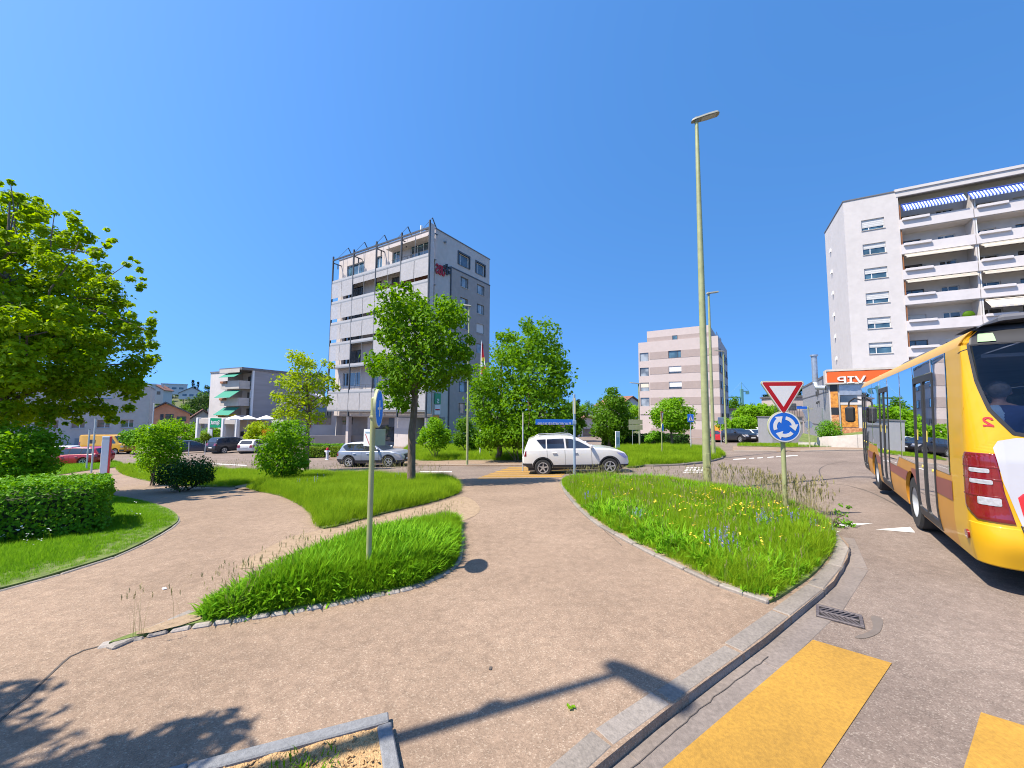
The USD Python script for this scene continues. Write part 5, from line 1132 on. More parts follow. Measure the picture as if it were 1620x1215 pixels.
shrub('leafy_bush', 'loose green bush at the corner of the office tower', 690, 29.0, [(690, 674, 10), (676, 686, 11), (704, 688, 10), (690, 696, 14), (668, 696, 6), (684, 666, 5)], 1.0, 3200, .2, 'leaf_shrub', 44)
shrub('leafy_bush', 'bushes filling the foot of the dense round maples', 820, 25.5, [(770, 690, 10), (785, 684, 13), (800, 690, 13), (815, 684, 13), (760, 698, 7), (842, 692, 12), (865, 690, 12), (884, 686, 10), (825, 698, 8), (800, 700, 7)], 1.0, 4200, .2, 'leaf_maple', 56)
shrub('leafy_bush', 'shrub at the foot of the shaded wall of the office tower', 738, 36.0, [(735, 672, 10), (744, 688, 13), (728, 694, 10), (750, 700, 9)], 1.2, 2600, .24, 'leaf_dark', 45)
shrub('round_bush', 'clipped conical bush at the corner of the shop', 1313, 28.2, [(1313, 672, 7), (1308, 680, 8), (1318, 680, 8), (1313, 686, 9), (1304, 687, 5), (1322, 687, 5)], .6, 3400, .10, 'leaf_hedge', 46)
shrub('yellow_bush', 'yellow-green bush in front of the restaurant terrace', 412, 49, [(406, 676, 9), (416, 680, 10), (404, 690, 10), (418, 694, 10), (396, 690, 6)], 1.2, 2600, .3, 'leaf_yellow', 47)
shrub('orange_bush', 'small orange-yellow bush beside the yellow-green bush', 424, 48, [(424, 684, 5), (428, 692, 6), (420, 696, 5)], .8, 900, .26, 'leaf_orange', 48)
shrub('yellow_bush', 'round clipped shrub left of the dark parked car', 325, 49.5, [(325, 690, 5), (322, 693, 4), (328, 693, 4)], .5, 700, .22, 'leaf_box', 49)
shrub('leafy_bush', 'green bushes below the orange house', 280, 60, [(262, 678, 10), (275, 672, 10), (290, 680, 11), (300, 690, 9), (270, 690, 9), (310, 688, 7)], 1.5, 3000, .36, 'leaf_shrub', 50)
shrub('leafy_bush', 'green bush right of the yellow van', 212, 46, [(208, 690, 9), (218, 694, 9), (203, 698, 6), (226, 700, 6)], 1.2, 2000, .3, 'leaf_hedge', 51)
shrub('leafy_bush', 'low bush under the round-headed tree', 1040, 38, [(1036, 688, 6), (1046, 692, 7), (1028, 694, 5)], .8, 1300, .24, 'leaf_hedge', 52)
shrub('leafy_bush', 'green shrub left of the striped wall, behind the arcade', 340, 60, [(338, 684, 7), (346, 686, 7), (334, 690, 5)], 1, 1000, .32, 'leaf_shrub', 53)
shrub('leafy_bush', 'sprawling shrub with long shoots at the kerb end of the right verge', 1300, 7.4, [(1290, 842, 16), (1270, 850, 18), (1302, 855, 12), (1318, 826, 6), (1330, 812, 5), (1345, 828, 5), (1338, 800, 3)], .25, 1500, .05, 'leaf_hedge', 54, 2, stems=9)
shrub('leafy_bush', 'dark green weed clump in the middle of the right verge', 1165, 6.9, [(1150, 828, 14), (1180, 834, 17), (1165, 848, 16), (1205, 838, 12), (1135, 846, 8), (1225, 850, 9), (1195, 852, 12)], .4, 2600, .045, 'leaf_hedge', 55, 2)

def hedge(name, label, o, dvec, L, D, H, n, ls, lm, seed, group=None, coarse=.10):
    """clipped hedge: leaves over a rounded box with a twiggy core"""
    o = np.array(o, float); d = np.array(dvec, float) / np.linalg.norm(dvec); rz = math.atan2(d[1], d[0]); z = float(T(*o))
    h = thing(name, label, 'hedge', (o[0], o[1], z), rz, group); rg = np.random.default_rng(seed)
    A = np.array([L * D, L * H, L * H, D * H, D * H]); k = rg.choice(5, n, p=A / A.sum()); u, v = rg.random(n), rg.random(n)
    P = np.zeros((n, 3)); N = np.zeros((n, 3))
    for f, (ax, val) in enumerate(((2, H), (1, 0), (1, D), (0, 0), (0, L))):
        m = k == f; dims = [L, D, H]; o2 = [a for a in range(3) if a != ax]
        P[m, o2[0]] = u[m] * dims[o2[0]]; P[m, o2[1]] = v[m] * dims[o2[1]]; P[m, ax] = val; N[m, ax] = 1 if val > 0 else -1
    c = np.array([L / 2, D / 2, H / 2]); q = np.abs((P - c) / c); rnd = np.sort(q, axis=1)[:, 1]; P = c + (P - c) * (1 - .16 * np.clip(rnd - .72, 0, 1)[:, None] / .28 * np.array([min(1, .6 / L), min(1, .6 / D), .5])[None] * 1.0)
    bump = (meshkit.fbm(P * 2.2 + seed, 3, seed) - .5) * coarse * 2.6; P = P + N * (bump + rg.normal(size=n) * coarse * .35 - rg.random(n) * coarse * .6)[:, None]
    ok = P[:, 2] > .01; P, N = P[ok], N[ok]
    P[:, 2] += 0
    part(h, 'twigs', cbx(coarse * 2, L - coarse * 2, coarse * 2, D - coarse * 2, -.1, H - coarse * 2.2, .05), 'twig_core')
    part(h, 'foliage', leaf_mesh(P, N * .7 + rg.normal(size=P.shape) * .5 + [0, 0, .35], ls * rg.uniform(.6, 1.25, len(P)), seed, .66), lm); return h
o = np.array(U(170, 843)); e = np.array(U(0, 866)); d = (e - o) / np.linalg.norm(e - o); back = np.array([d[1], -d[0]]) * (1 if d[0] < 0 else -1)
if back[1] < 0: back = -back
o2 = o + d * 5.0
# hedge() wants depth on the left of its direction
hedge('clipped_hedge', 'broad clipped hedge with bright leaves on the left lawn', o2, -d, 5.0, 1.55, .86, 26000, .066, 'leaf_hedge', 60)
for px0, px1, Y, H in ((478, 514, 33.5, .85), (522, 546, 33, .85), (480, 545, 36.0, 1.0)):
    a, b2 = np.array(at(px0, Y, 715)), np.array(at(px1, Y, 715))
    hedge('box_hedge', {478: 'low square box hedge left of the hydrant', 522: 'low square box hedge right of the hydrant', 480: 'longer box hedge behind the two hedges by the hydrant'}[px0], a, b2 - a, np.linalg.norm(b2 - a), .9, H, 2600, .13, 'leaf_box' if Y < 35 else 'leaf_hedge', 61 + px0 % 7, coarse=.06)
for px0, px1, lab in ((328, 338, 'box hedge behind the dark estate car'), (340, 354, 'dark box hedge left of the dark SUV'), (300, 322, 'box hedge at the left end of the arcade')):
    a, b2 = np.array(at(px0, 50.5, 700)), np.array(at(px1, 50.5, 700)); hedge('box_hedge', lab, a, b2 - a, np.linalg.norm(b2 - a), .9, 1.5, 900, .2, 'leaf_hedge', 70 + px0 % 5, coarse=.08)
a, b2 = np.array(at(955, 43, 700)), np.array(at(1092, 43, 700))
hedge('dark_hedge', 'long dark hedge along the foot of the pink block', a, b2 - a, np.linalg.norm(b2 - a), 1.0, 1.5, 5200, .2, 'leaf_deep', 75, coarse=.1)
# trees of the hill and of the far skyline: four kinds, repeated
kinds = []
R = np.random.default_rng(12); RX = random.Random(4)
spots = []
for i in range(100):
    x = R.uniform(-85, 75); y = R.uniform(-60, 90); z = float(hgt(x, y)); spots.append((hc[0] + x, hc[1] + y, z, R.uniform(.75, 1.3)))
for px, Y in ((900, 150), (915, 130), (922, 165), (934, 160), (946, 150), (958, 170), (990, 150), (1006, 140), (1014, 150), (1156, 130), (1166, 150), (1176, 135), (1186, 160), (1240, 120), (1252, 110), (1268, 125), (1290, 130), (440, 130), (455, 140), (468, 120), (560, 160), (330, 110), (320, 120), (312, 105), (300, 118), (288, 112), (60, 120), (30, 110), (95, 130), (130, 125), (180, 140), (0, 115), (205, 128)):
    x, y = at(px, Y, 650); spots.append((x, y, -3.0, R.uniform(.7, 1.05)))
def far_tree(i, loc, label):
    rg = np.random.default_rng(90 + i); con = i == 3
    cl = []
    for k in range(14):
        f = rg.random(); h = 2.5 + 6.5 * f; rr = (2.6 * math.sqrt(max(.1, 1 - ((f - .45) / .62) ** 2))) if not con else 2.4 * (1 - f) + .25
        a = rg.uniform(0, 2 * PI); cl.append((np.array([math.cos(a) * rr * .7, math.sin(a) * rr * .7, h + (2 if con else 0) * f]) + loc, 1.25 if not con else .7 + .9 * (1 - f)))
    return tree('hill_tree' if not con else 'hill_conifer', label, tuple(loc), tuple(np.array(loc) + [0, 0, 2.2]), .22, cl, 900, .62, ('leaf_dark', 'leaf_far', 'leaf_shrub', 'leaf_conifer')[i], 'bark', 90 + i, 5, group='trees on the wooded hill and the far skyline', cull=.5)
def where(x, y):
    px = proj((x, y, 0))[0]
    return ('above the beige block' if px < 225 else 'above the orange house' if px < 262 else 'between the orange house and the white block' if px < 335 else 'behind the white block' if px < 480 else 'behind the office tower' if px < 780 else
            'right of the dense round maple' if px < 945 else 'around the conical tree' if px < 1020 else 'behind the pink block' if px < 1150 else 'under the crane' if px < 1200 else 'behind the yield sign')
LBT = ['dark green broadleaf tree far off', 'pale green broadleaf tree far off', 'bright green broadleaf tree far off', 'dark conifer far off']
protos = [None] * 4
for x, y, z, s in spots:
    i = RX.choice([0, 0, 1, 1, 2, 3]); g_ = 'trees on the wooded hill and the far skyline'
    if protos[i] is None: protos[i] = far_tree(i, np.array([x, y, z]), LBT[i] + ', ' + where(x, y))
    else: copy(protos[i], LBT[i] + ', ' + where(x, y), 'tree', (x, y, z), RX.uniform(0, 6.28), g_, (s, s, s * RX.uniform(.85, 1.2)))
# ================================================================ vehicles
def Mcar(n, c, metal=0.0, rough=.32):
    M(n, c, rough, .03, 2, metal=metal, coat=.8 if max(c) > .1 else .25)
Mcar('car_white', (.60, .585, .55)); Mcar('car_grey', (.27, .30, .36), .35); Mcar('car_black', (.012, .013, .02)); Mcar('car_silver', (.55, .57, .60), .2); Mcar('car_red', (.42, .012, .02)); Mcar('car_anthracite', (.05, .055, .075), .2); Mcar('van_yellow', (.62, .33, .01))
M('bus_yellow', (.62, .335, .004), .42, .04, 1.5, coat=.25, dirt=.06); M('bus_orange', (.54, .23, .018), .45, .04, 1.5, coat=.15, dirt=.10); M('bus_maroon', (.25, .06, .05), .4, .05, 2, dirt=.08); M('bus_white', (.43, .43, .46), .35, .03, 2, coat=.6); M('bus_red', (.58, .02, .025), .35, .03, 2, coat=.5); M('bus_roof', (.09, .09, .10), .6, .1, 2)
M('tyre', (.022, .022, .022), .85, .2, 12); M('trim_black', (.018, .018, .02), .55, .1, 6); M('rim_alloy', (.50, .51, .52), .3, .06, 8, metal=.6); M('rim_grey', (.38, .39, .40), .4, .15, 9, metal=.3)
M('lamp_red', (.17, .006, .010), .15, .15, 12, coat=1.0); M('lamp_dark_red', (.16, .006, .012), .15, .15, 12, coat=1.0); M('lamp_clear', (.36, .36, .38), .12, .2, 30, coat=1.0); M('lamp_blue', (.22, .25, .50), .12, .3, 14, coat=1.0); M('plate', (.68, .68, .66), .5, .05, 5); M('chrome', (.6, .61, .62), .12, .05, 5, metal=.9)
M('seat_blue', (.05, .06, .12), .8, .2, 9)
Mp('car_glass', (.022, .025, .03), .02)
def vnormals(P):
    a, b = np.roll(P, 1, 0), np.roll(P, -1, 0); d1 = P - a; d2 = b - P
    d1 /= np.maximum(np.linalg.norm(d1, axis=1), 1e-9)[:, None]; d2 /= np.maximum(np.linalg.norm(d2, axis=1), 1e-9)[:, None]
    n = np.stack([d1[:, 1] + d2[:, 1], -d1[:, 0] - d2[:, 0]], 1); return n / np.maximum(np.linalg.norm(n, axis=1), 1e-9)[:, None]   # outwards for a counter-clockwise outline
class Shell:
    """a body pressed from a side outline: rounded edges, half width hw(x, z)"""
    def __init__(s, poly, hw, r=.06, seg=.09, ny=7):
        p = poly if isinstance(poly, Polygon) else Polygon(poly)
        c = np.array(p.exterior.segmentize(seg).coords)[:-1]
        if not p.exterior.is_ccw: c = c[::-1]
        s.P, s.N, s.hw, s.r = c, vnormals(c), hw, r
        rows = []
        th = [PI / 2, PI / 4, 0]; mid = np.linspace(1, -1, ny)
        ys = [('e', t, 1) for t in th] + [('m', q, 0) for q in mid[1:-1]] + [('e', t, -1) for t in th[::-1]]
        for k, q, sg in ys:
            off = r * (1 - math.cos(q)) if k == 'e' else 0
            Q = c - s.N * off; h = hw(Q[:, 0], Q[:, 1])
            y = sg * (h - r + r * math.sin(q)) if k == 'e' else q * (h - r)
            rows.append(np.stack([Q[:, 0], y, Q[:, 1]], 1))
        n = len(c); F = []
        i = np.arange(n); j = (i + 1) % n
        for a in range(len(rows) - 1): F += [np.c_[a * n + i, a * n + j, (a + 1) * n + j], np.c_[a * n + i, (a + 1) * n + j, (a + 1) * n + i]]
        V = np.vstack(rows); F = np.vstack(F)
        inner = Polygon(c - s.N * r)
        ms = [(V, F[:, ::-1])]
        if not inner.is_valid: inner = p.buffer(-r * .92, join_style='mitre')
        if inner.area > 0:
            v, f = flat(inner, .16)
            ms.append((np.stack([v[:, 0], hw(v[:, 0], v[:, 1]), v[:, 1]], 1), f[:, ::-1])); ms.append((np.stack([v[:, 0], -hw(v[:, 0], v[:, 1]), v[:, 1]], 1), f))
        out = []
        for q, (v, f) in enumerate(ms):
            nn = np.cross(v[f[:, 1]] - v[f[:, 0]], v[f[:, 2]] - v[f[:, 0]])
            if q == 0:
                k = len(rows) // 2 * n; ref = np.c_[s.N[:, 0], np.zeros(n), s.N[:, 1]]; m_ = (f[:, 0] >= k) & (f[:, 0] < k + n); ok = np.einsum('ij,ij->i', nn[m_], ref[f[m_, 0] - k]).sum() > 0
            else: ok = nn[:, 1].sum() * (1 if q == 1 else -1) > 0
            out.append((v, f if ok else f[:, ::-1]))
        s.mesh = merge(*J(*out))
        d = np.linalg.norm(np.roll(c, -1, 0) - c, axis=1); s.S = np.r_[0, np.cumsum(d)]; s.n = n
    def side(s, poly, off=.005, both=True, size=.14, which=1):
        v, f = flat(poly if not isinstance(poly, list) else Polygon(poly), size); ms = []
        for sg in ((1, -1) if both else (which,)):
            y = sg * (s.hw(v[:, 0], v[:, 1]) + off); ms.append((np.stack([v[:, 0], y, v[:, 1]], 1), f[:, ::-1] if sg > 0 else f))
            nn = np.cross(ms[-1][0][f[:, 1]] - ms[-1][0][f[:, 0]], ms[-1][0][f[:, 2]] - ms[-1][0][f[:, 0]])[:, 1].sum()
            ms[-1] = (ms[-1][0], f if nn * sg > 0 else f[:, ::-1])
        return J(*ms)
    def rim(s, A, B, y0, y1, off=.006, n=6, m=6):
        """a strip of the ends or top, between the outline points nearest A and B, from y0 to y1 (fractions of the half width)"""
        ia, ib = (int(np.argmin(np.linalg.norm(s.P - np.array(q), axis=1))) for q in (A, B))
        k = (ib - ia) % s.n; k2 = (ia - ib) % s.n
        idx = [(ia + q) % s.n for q in range(k + 1)] if k <= k2 else [(ia - q) % s.n for q in range(k2 + 1)]
        C = s.P[idx] + s.N[idx] * off; V, F = [], []
        for c in C:
            h = float(s.hw(c[0], c[1])) - s.r * .25
            for t in np.linspace(y0, y1, m): V.append((c[0], t * h, c[1]))
        for a in range(len(idx) - 1):
            for b in range(m - 1):
                q = a * m + b; F += [[q, q + 1, q + m + 1], [q, q + m + 1, q + m]]
        F = np.array(F); V = np.array(V)
        if len(F):
            nrm = np.cross(V[F[0, 1]] - V[F[0, 0]], V[F[0, 2]] - V[F[0, 0]]); o = np.array([s.N[idx[0]][0], 0, s.N[idx[0]][1]])
            if nrm @ o < 0: F = F[:, ::-1]
        return V, F
def wheel_parts(par, x, y, R, w, spokes=5, rim='rim_alloy', sg=1):
    ty = lathe([(R * .66, -w / 2), (R * .93, -w / 2), (R, -w / 2 + .03), (R, w / 2 - .03), (R * .93, w / 2), (R * .66, w / 2), (R * .60, w / 2 - .05), (R * .60, -w / 2 + .05), (R * .66, -w / 2)], 28)
    turn = lambda m: mapv(m, lambda V: np.stack([V[:, 0] + x, V[:, 2] * sg + y, V[:, 1] + R], 1), sg > 0)
    t = part(par, 'wheel', turn(ty), 'tyre', smooth=35)
    part(t, 'hub_disc', turn(cyl((0, 0, w / 2 - .09), (0, 0, w / 2 - .07), R * .62, n=20)), 'trim_black')
    ms = [ext(Point(0, 0).buffer(R * .66).difference(Point(0, 0).buffer(R * .57)), .03, w / 2 - .03), ext(Point(0, 0).buffer(R * .16), .03, w / 2 - .055)]
    for k in range(spokes):
        q = affinity.rotate(Polygon([(R * .1, -R * .09), (R * .6, -R * .055), (R * .6, R * .055), (R * .1, R * .09)]), k * 360 / spokes + 11, origin=(0, 0)); ms.append(ext(q, .025, w / 2 - .05))
    part(t, 'rim', turn(J(*ms)), rim)
PROF = {
 'suv': dict(L=4.75, W=1.88, H=1.80, R=.365, wx=(-1.46, 1.50), belt=1.17,
   body=[(-2.33, .50), (-2.36, .62), (-2.345, .88), (-2.30, 1.05), (-2.24, 1.19), (.95, 1.19), (1.38, 1.175), (1.86, 1.10), (2.18, .97), (2.32, .80), (2.37, .55), (2.33, .40), (2.12, .30), (-2.15, .36)],
   cabin=[(-2.20, 1.12), (-2.24, 1.22), (-2.08, 1.60), (-1.80, 1.70), (-1.2, 1.745), (-.6, 1.755), (-.2, 1.73), (.16, 1.645), (.50, 1.44), (.98, 1.16), (.9, 1.10)],
   glass=[[(-1.72, 1.60), (-1.30, 1.62), (-1.31, 1.22), (-1.40, 1.21)], [(-1.24, 1.62), (-.50, 1.63), (-.47, 1.21), (-1.25, 1.21)], [(-.42, 1.63), (-.12, 1.60), (.20, 1.49), (.68, 1.23), (.62, 1.20), (-.39, 1.21)]],
   ws=((.98, 1.17), (.16, 1.645)), rw=((-2.235, 1.25), (-2.09, 1.585)), clad=True),
 'xsuv': dict(L=4.55, W=1.84, H=1.63, R=.36, wx=(-1.33, 1.36), belt=1.05,
   body=[(-2.22, .50), (-2.25, .70), (-2.20, .95), (-2.08, 1.08), (.85, 1.06), (1.35, 1.04), (1.80, .97), (2.12, .84), (2.25, .66), (2.26, .45), (2.1, .28), (-2.05, .32)],
   cabin=[(-2.0, 1.0), (-2.06, 1.10), (-1.86, 1.42), (-1.72, 1.54), (-1.2, 1.60), (-.5, 1.61), (-.1, 1.57), (.25, 1.46), (.95, 1.05), (.9, 1.0)],
   glass=[[(-1.75, 1.32), (-1.55, 1.46), (-1.05, 1.49), (-1.05, 1.10), (-1.5, 1.12)], [(-1.0, 1.49), (-.32, 1.50), (-.32, 1.09), (-1.0, 1.10)], [(-.26, 1.50), (.0, 1.47), (.28, 1.34), (.66, 1.11), (.62, 1.08), (-.26, 1.09)]],
   ws=((.95, 1.06), (.25, 1.46)), rw=((-2.055, 1.12), (-1.75, 1.52)), clad=True),
 'estate': dict(L=4.65, W=1.80, H=1.48, R=.325, wx=(-1.38, 1.35), belt=.95,
   body=[(-2.27, .42), (-2.30, .60), (-2.27, .85), (-2.2, .97), (.85, .95), (1.35, .92), (1.85, .84), (2.18, .70), (2.28, .52), (2.26, .35), (2.1, .22), (-2.1, .26)],
   cabin=[(-2.15, .90), (-2.2, .98), (-1.95, 1.34), (-1.7, 1.43), (-.8, 1.475), (-.2, 1.45), (.2, 1.35), (1.0, .94), (.9, .90)],
   glass=[[(-1.95, 1.22), (-1.75, 1.35), (-1.25, 1.37), (-1.2, 1.0), (-1.9, 1.02)], [(-1.18, 1.37), (-.45, 1.39), (-.42, .99), (-1.14, 1.0)], [(-.38, 1.39), (-.1, 1.36), (.2, 1.24), (.7, 1.0), (.66, .98), (-.36, .99)]],
   ws=((1.0, .95), (.2, 1.35)), rw=((-2.19, 1.0), (-1.93, 1.36)), clad=False),
 'hatch': dict(L=4.10, W=1.76, H=1.47, R=.31, wx=(-1.22, 1.27), belt=.95,
   body=[(-1.98, .42), (-2.02, .62), (-1.98, .85), (-1.88, .99), (.85, .95), (1.25, .92), (1.65, .82), (1.95, .68), (2.05, .50), (2.02, .34), (1.9, .22), (-1.85, .26)],
   cabin=[(-1.82, .92), (-1.88, 1.0), (-1.62, 1.34), (-1.4, 1.42), (-.7, 1.465), (-.2, 1.44), (.18, 1.35), (.95, .94), (.85, .90)],
   glass=[[(-1.45, 1.30), (-.98, 1.37), (-.45, 1.38), (-.42, .99), (-1.3, 1.02)], [(-.38, 1.38), (-.12, 1.35), (.18, 1.24), (.66, 1.0), (.62, .98), (-.36, .99)]],
   ws=((.95, .95), (.18, 1.35)), rw=((-1.87, 1.02), (-1.6, 1.35)), clad=False)}
def car(name, label, kind, loc, rz, paint, roof_rails=False, cat='car', rim='rim_alloy', head='lamp_clear', group=None, scale=1.0, pitch=0.0, plate_f=True):
    p = PROF[kind]; L, W, H, R, belt = p['L'], p['W'], p['H'], p['R'], p['belt']
    t = thing(name, label, cat, loc, rz, group, ry=pitch)
    def hw(x, z):
        u = np.abs(np.asarray(x, float)) / (L / 2); z = np.asarray(z, float)
        pl = 1 - .16 * np.clip((u - .62) / .38, 0, 1.2) ** 2.2
        low = 1 - .05 * np.clip((belt - .35 - z) / .5, 0, 1) ** 2 - .03 * np.clip((z - belt + .35) / .35, 0, 1) ** 2
        tum = np.where(z > belt, 1 - .20 * (z - belt) / (H - belt), 1.0)
        return W / 2 * pl * low * tum
    hwc = lambda x, z: hw(x, z) - .012
    b = Polygon(p['body'])
    for wx in p['wx']: b = b.difference(Point(wx, R).buffer(R + .055, quad_segs=8))
    b = max(getattr(b, 'geoms', [b]), key=lambda g: g.area)
    S = Shell(b, hw, .055); C = Shell(p['cabin'], hwc, .07)
    part(t, 'body', S.mesh, paint, smooth=38); part(t, 'cabin', C.mesh, paint, smooth=38)
    part(t, 'underbody', bx(-L / 2 + .25, L / 2 - .3, -W / 2 + .14, W / 2 - .14, .24, .7), 'trim_black')
    for g_ in p['glass']: part(t, 'side_window', C.side(Polygon(g_).buffer(-.012).buffer(.012), .006), 'car_glass', smooth=True)
    allg = unary_union([Polygon(g_) for g_ in p['glass']]).buffer(.06).buffer(-.025); part(t, 'window_trim', C.side(allg, .002), 'trim_black' if not kind == 'suv' else 'chrome', smooth=True) if kind != 'suv' else None
    part(t, 'windscreen', C.rim(*p['ws'], -.90, .90), 'car_glass', smooth=True); part(t, 'rear_window', C.rim(*p['rw'], -.82, .82), 'car_glass', smooth=True)
    for wx in p['wx']:
        for sg in (1, -1): wheel_parts(t, wx, sg * (W / 2 - .12), R, .23, 5, rim, sg)
        part(t, 'wheel_housing', cyl((wx, -W / 2 + .18, R), (wx, W / 2 - .18, R), R + .05, n=20), 'trim_black')
    bp = p['body']; xr, xf = min(q[0] for q in bp), max(q[0] for q in bp); zl = belt - .30
    if p['clad']:
        for wx in p['wx']:
            a = Point(wx, R).buffer(R + .12, quad_segs=10).difference(Point(wx, R).buffer(R + .062, quad_segs=10)).intersection(sbox(wx - 1, .33, wx + 1, 2)); part(t, 'arch_trim', S.side(a.intersection(b.buffer(-.01)), .010, size=.1), 'trim_black')
        part(t, 'sill_trim', S.side(sbox(p['wx'][0] + R + .1, .33, p['wx'][1] - R - .1, .48).intersection(b.buffer(-.02)), .012), 'trim_black')
        part(t, 'bumper_trim', J(S.side(unary_union([sbox(xr, .3, p['wx'][0] - R - .12, .56), sbox(p['wx'][1] + R + .12, .3, xf, .46)]).intersection(b.buffer(-.01)), .010), S.rim((xr + .0, .36), (xr - .01, .58), -1, 1, .01), S.rim((xf, .32), (xf, .46), -1, 1, .01)), 'trim_black')
    # doors: dark shut lines, handles
    dz = [(-.46, .42), (.72, .42)] if kind != 'hatch' else [(-.44, .4), (.72, .4)]
    for x, z in dz + [(p['wx'][0] + R * .55, .75)]: part(t, 'door_gap', S.side(sbox(x - .007, max(z, .42), x + .007, belt - .03).intersection(b.buffer(-.03)), .002, size=.2), 'trim_black')
    for x in (-.62, .30) if kind != 'hatch' else (-.2,): part(t, 'door_handle', J(*[mv(cbx(-.1, .1, -.02, .02, -.014, .014, .006), (x - .3, sg * (float(hw(x - .3, belt - .16)) + .022), belt - .16)) for sg in (1, -1)]), paint)
    for sg in (1, -1):
        m = cbx(-.06, .07, -.1, .1, -.07, .08, .03); part(t, 'wing_mirror', mv(m, (p['ws'][0][0] - .28, sg * (W / 2 + .06), belt + .10)), paint)
    # lamps, grille, plates
    part(t, 'tail_lamp', J(S.side(sbox(xr - .02, zl, xr + .17, belt - .02).intersection(b.buffer(-.045)), .008), S.rim((xr, zl), (xr + .05, belt - .05), .62, 1.0, .008), S.rim((xr, zl), (xr + .05, belt - .05), -1.0, -.62, .008)), 'lamp_red')
    zf = belt - .16; fx = xf - .25
    hl = Polygon([(fx - .30, zf - .02), (fx + .02, zf - .08), (xf - .1, zf - .24), (xf - .14, zf - .32), (fx - .05, zf - .22)]).intersection(b.buffer(-.03))
    part(t, 'headlamp', J(S.side(hl, .008, size=.06), S.rim((xf - .16, zf - .10), (xf - .03, zf - .30), .62, 1.0, .008), S.rim((xf - .16, zf - .10), (xf - .03, zf - .30), -1.0, -.62, .008)), head)
    part(t, 'grille', S.rim((xf - .12, zf - .14), (xf - .02, zf - .34), -.52, .52, .009), 'trim_black')
    part(t, 'air_intake', S.rim((xf, .40), (xf - .02, .50), -.7, .7, .012), 'trim_black')
    part(t, 'number_plate', J(bx(xf + .012, xf + .022, -.26, .26, .46, .57), bx(xr - .022, xr - .012, -.26, .26, .62, .74)), 'plate')
    if roof_rails: part(t, 'roof_rail', J(*[tube([(-1.75, sg * .58, H - .09), (-1.6, sg * .59, H - .02), (-.5, sg * .60, H + .01), (-.1, sg * .60, H - .02), (.02, sg * .6, H - .09)], .016, 6) for sg in (1, -1)]), 'rim_alloy')
    return t
def road_z(x, y, off=-.07): return float(T(x, y)) + off
def slope_pitch(x, y, rz):
    d = np.array([math.cos(rz), math.sin(rz)]); return -math.atan((float(T(x + d[0], y + d[1])) - float(T(x - d[0], y - d[1]))) / 2)
def put_car(name, label, kind, px, Y, rz, paint, py=740, **kw):
    x, y = at(px, Y, py); return car(name, label, kind, (x, y, road_z(x, y)), rz, paint, pitch=slope_pitch(x, y, rz), **kw)
put_car('white_suv', 'white off-roader driving over the yellow crossing', 'suv', 908, 18.3, math.radians(-3), 'car_white', roof_rails=True, head='lamp_blue', rim='rim_alloy')
put_car('grey_suv', 'blue-grey crossover car passing behind the maple', 'xsuv', 594, 25.5, math.radians(-9), 'car_grey', py=720, roof_rails=False)
put_car('parked_car', 'dark blue estate car parked at the left of the arcade', 'estate', 306, 45.5, math.radians(48), 'car_anthracite', py=700, group='cars parked by the arcade')
put_car('parked_car', 'black off-roader parked in front of the arcade', 'suv', 369, 44, math.radians(68), 'car_black', py=700, group='cars parked by the arcade')
put_car('parked_car', 'white hatchback parked next to the black off-roader', 'hatch', 404, 42.5, math.radians(96), 'car_white', py=700, group='cars parked by the arcade', rim='rim_grey')
put_car('parked_car', 'red estate car with open view of its side behind the advertising pillar', 'estate', 118, 30.5, math.radians(188), 'car_red', py=705)
put_car('parked_car', 'white car behind the red car under the big tree', 'hatch', 84, 36, math.radians(200), 'car_white', py=700)
put_car('parked_car', 'black car with white plate facing the road on the right', 'xsuv', 1170, 44.5, math.radians(-84), 'car_black', py=700, group='cars parked on the right')
put_car('parked_car', 'low silver-white car between the black car and the shop', 'estate', 1197, 46.0, math.radians(-90), 'car_silver', py=700, group='cars parked on the right')
put_car('parked_car', 'tall white van-like car behind the silver car', 'suv', 1208, 54, math.radians(-100), 'car_white', py=695, group='cars parked on the right')
put_car('parked_car', 'small red car half hidden behind the third lamp post', 'hatch', 1146, 48, math.radians(-80), 'car_red', py=700, group='cars parked on the right')
# yellow van
vx, vy_ = at(172, 47, 700); vzr = math.radians(4)
vn = thing('yellow_van', 'yellow delivery van parked behind the red car', 'van', (vx, vy_, road_z(vx, vy_)), vzr)
vb = Polygon([(-2.5, .45), (-2.52, 2.15), (-2.4, 2.3), (1.0, 2.3), (1.35, 2.15), (1.95, 1.35), (2.5, 1.1), (2.62, .8), (2.6, .4), (2.4, .3), (-2.3, .35)])
for wx in (-1.6, 1.6): vb = vb.difference(Point(wx, .34).buffer(.41))
vb = max(getattr(vb, 'geoms', [vb]), key=lambda g: g.area)
VS = Shell(vb, lambda x, z: .98 - .06 * np.clip((np.asarray(z) - 1.1) / 1.2, 0, 1) - .10 * np.clip((np.abs(np.asarray(x)) - 1.9) / .8, 0, 1) ** 2, .07)
part(vn, 'body', VS.mesh, 'van_yellow', smooth=38); part(vn, 'side_window', VS.side([(.75, 1.3), (.75, 1.95), (1.2, 1.95), (1.62, 1.42), (1.6, 1.3)], .006), 'car_glass'); part(vn, 'windscreen', VS.rim((1.95, 1.35), (1.35, 2.15), -.88, .88), 'car_glass')
part(vn, 'dark_emblem', VS.side(rrect(-1.4, -.6, 1.3, 1.75, .1), .006), 'trim_black'); part(vn, 'tail_lamp', VS.side(sbox(-2.45, .9, -2.3, 1.5), .008), 'lamp_red'); part(vn, 'headlamp', VS.side(sbox(2.2, .85, 2.5, 1.05), .008), 'lamp_clear')
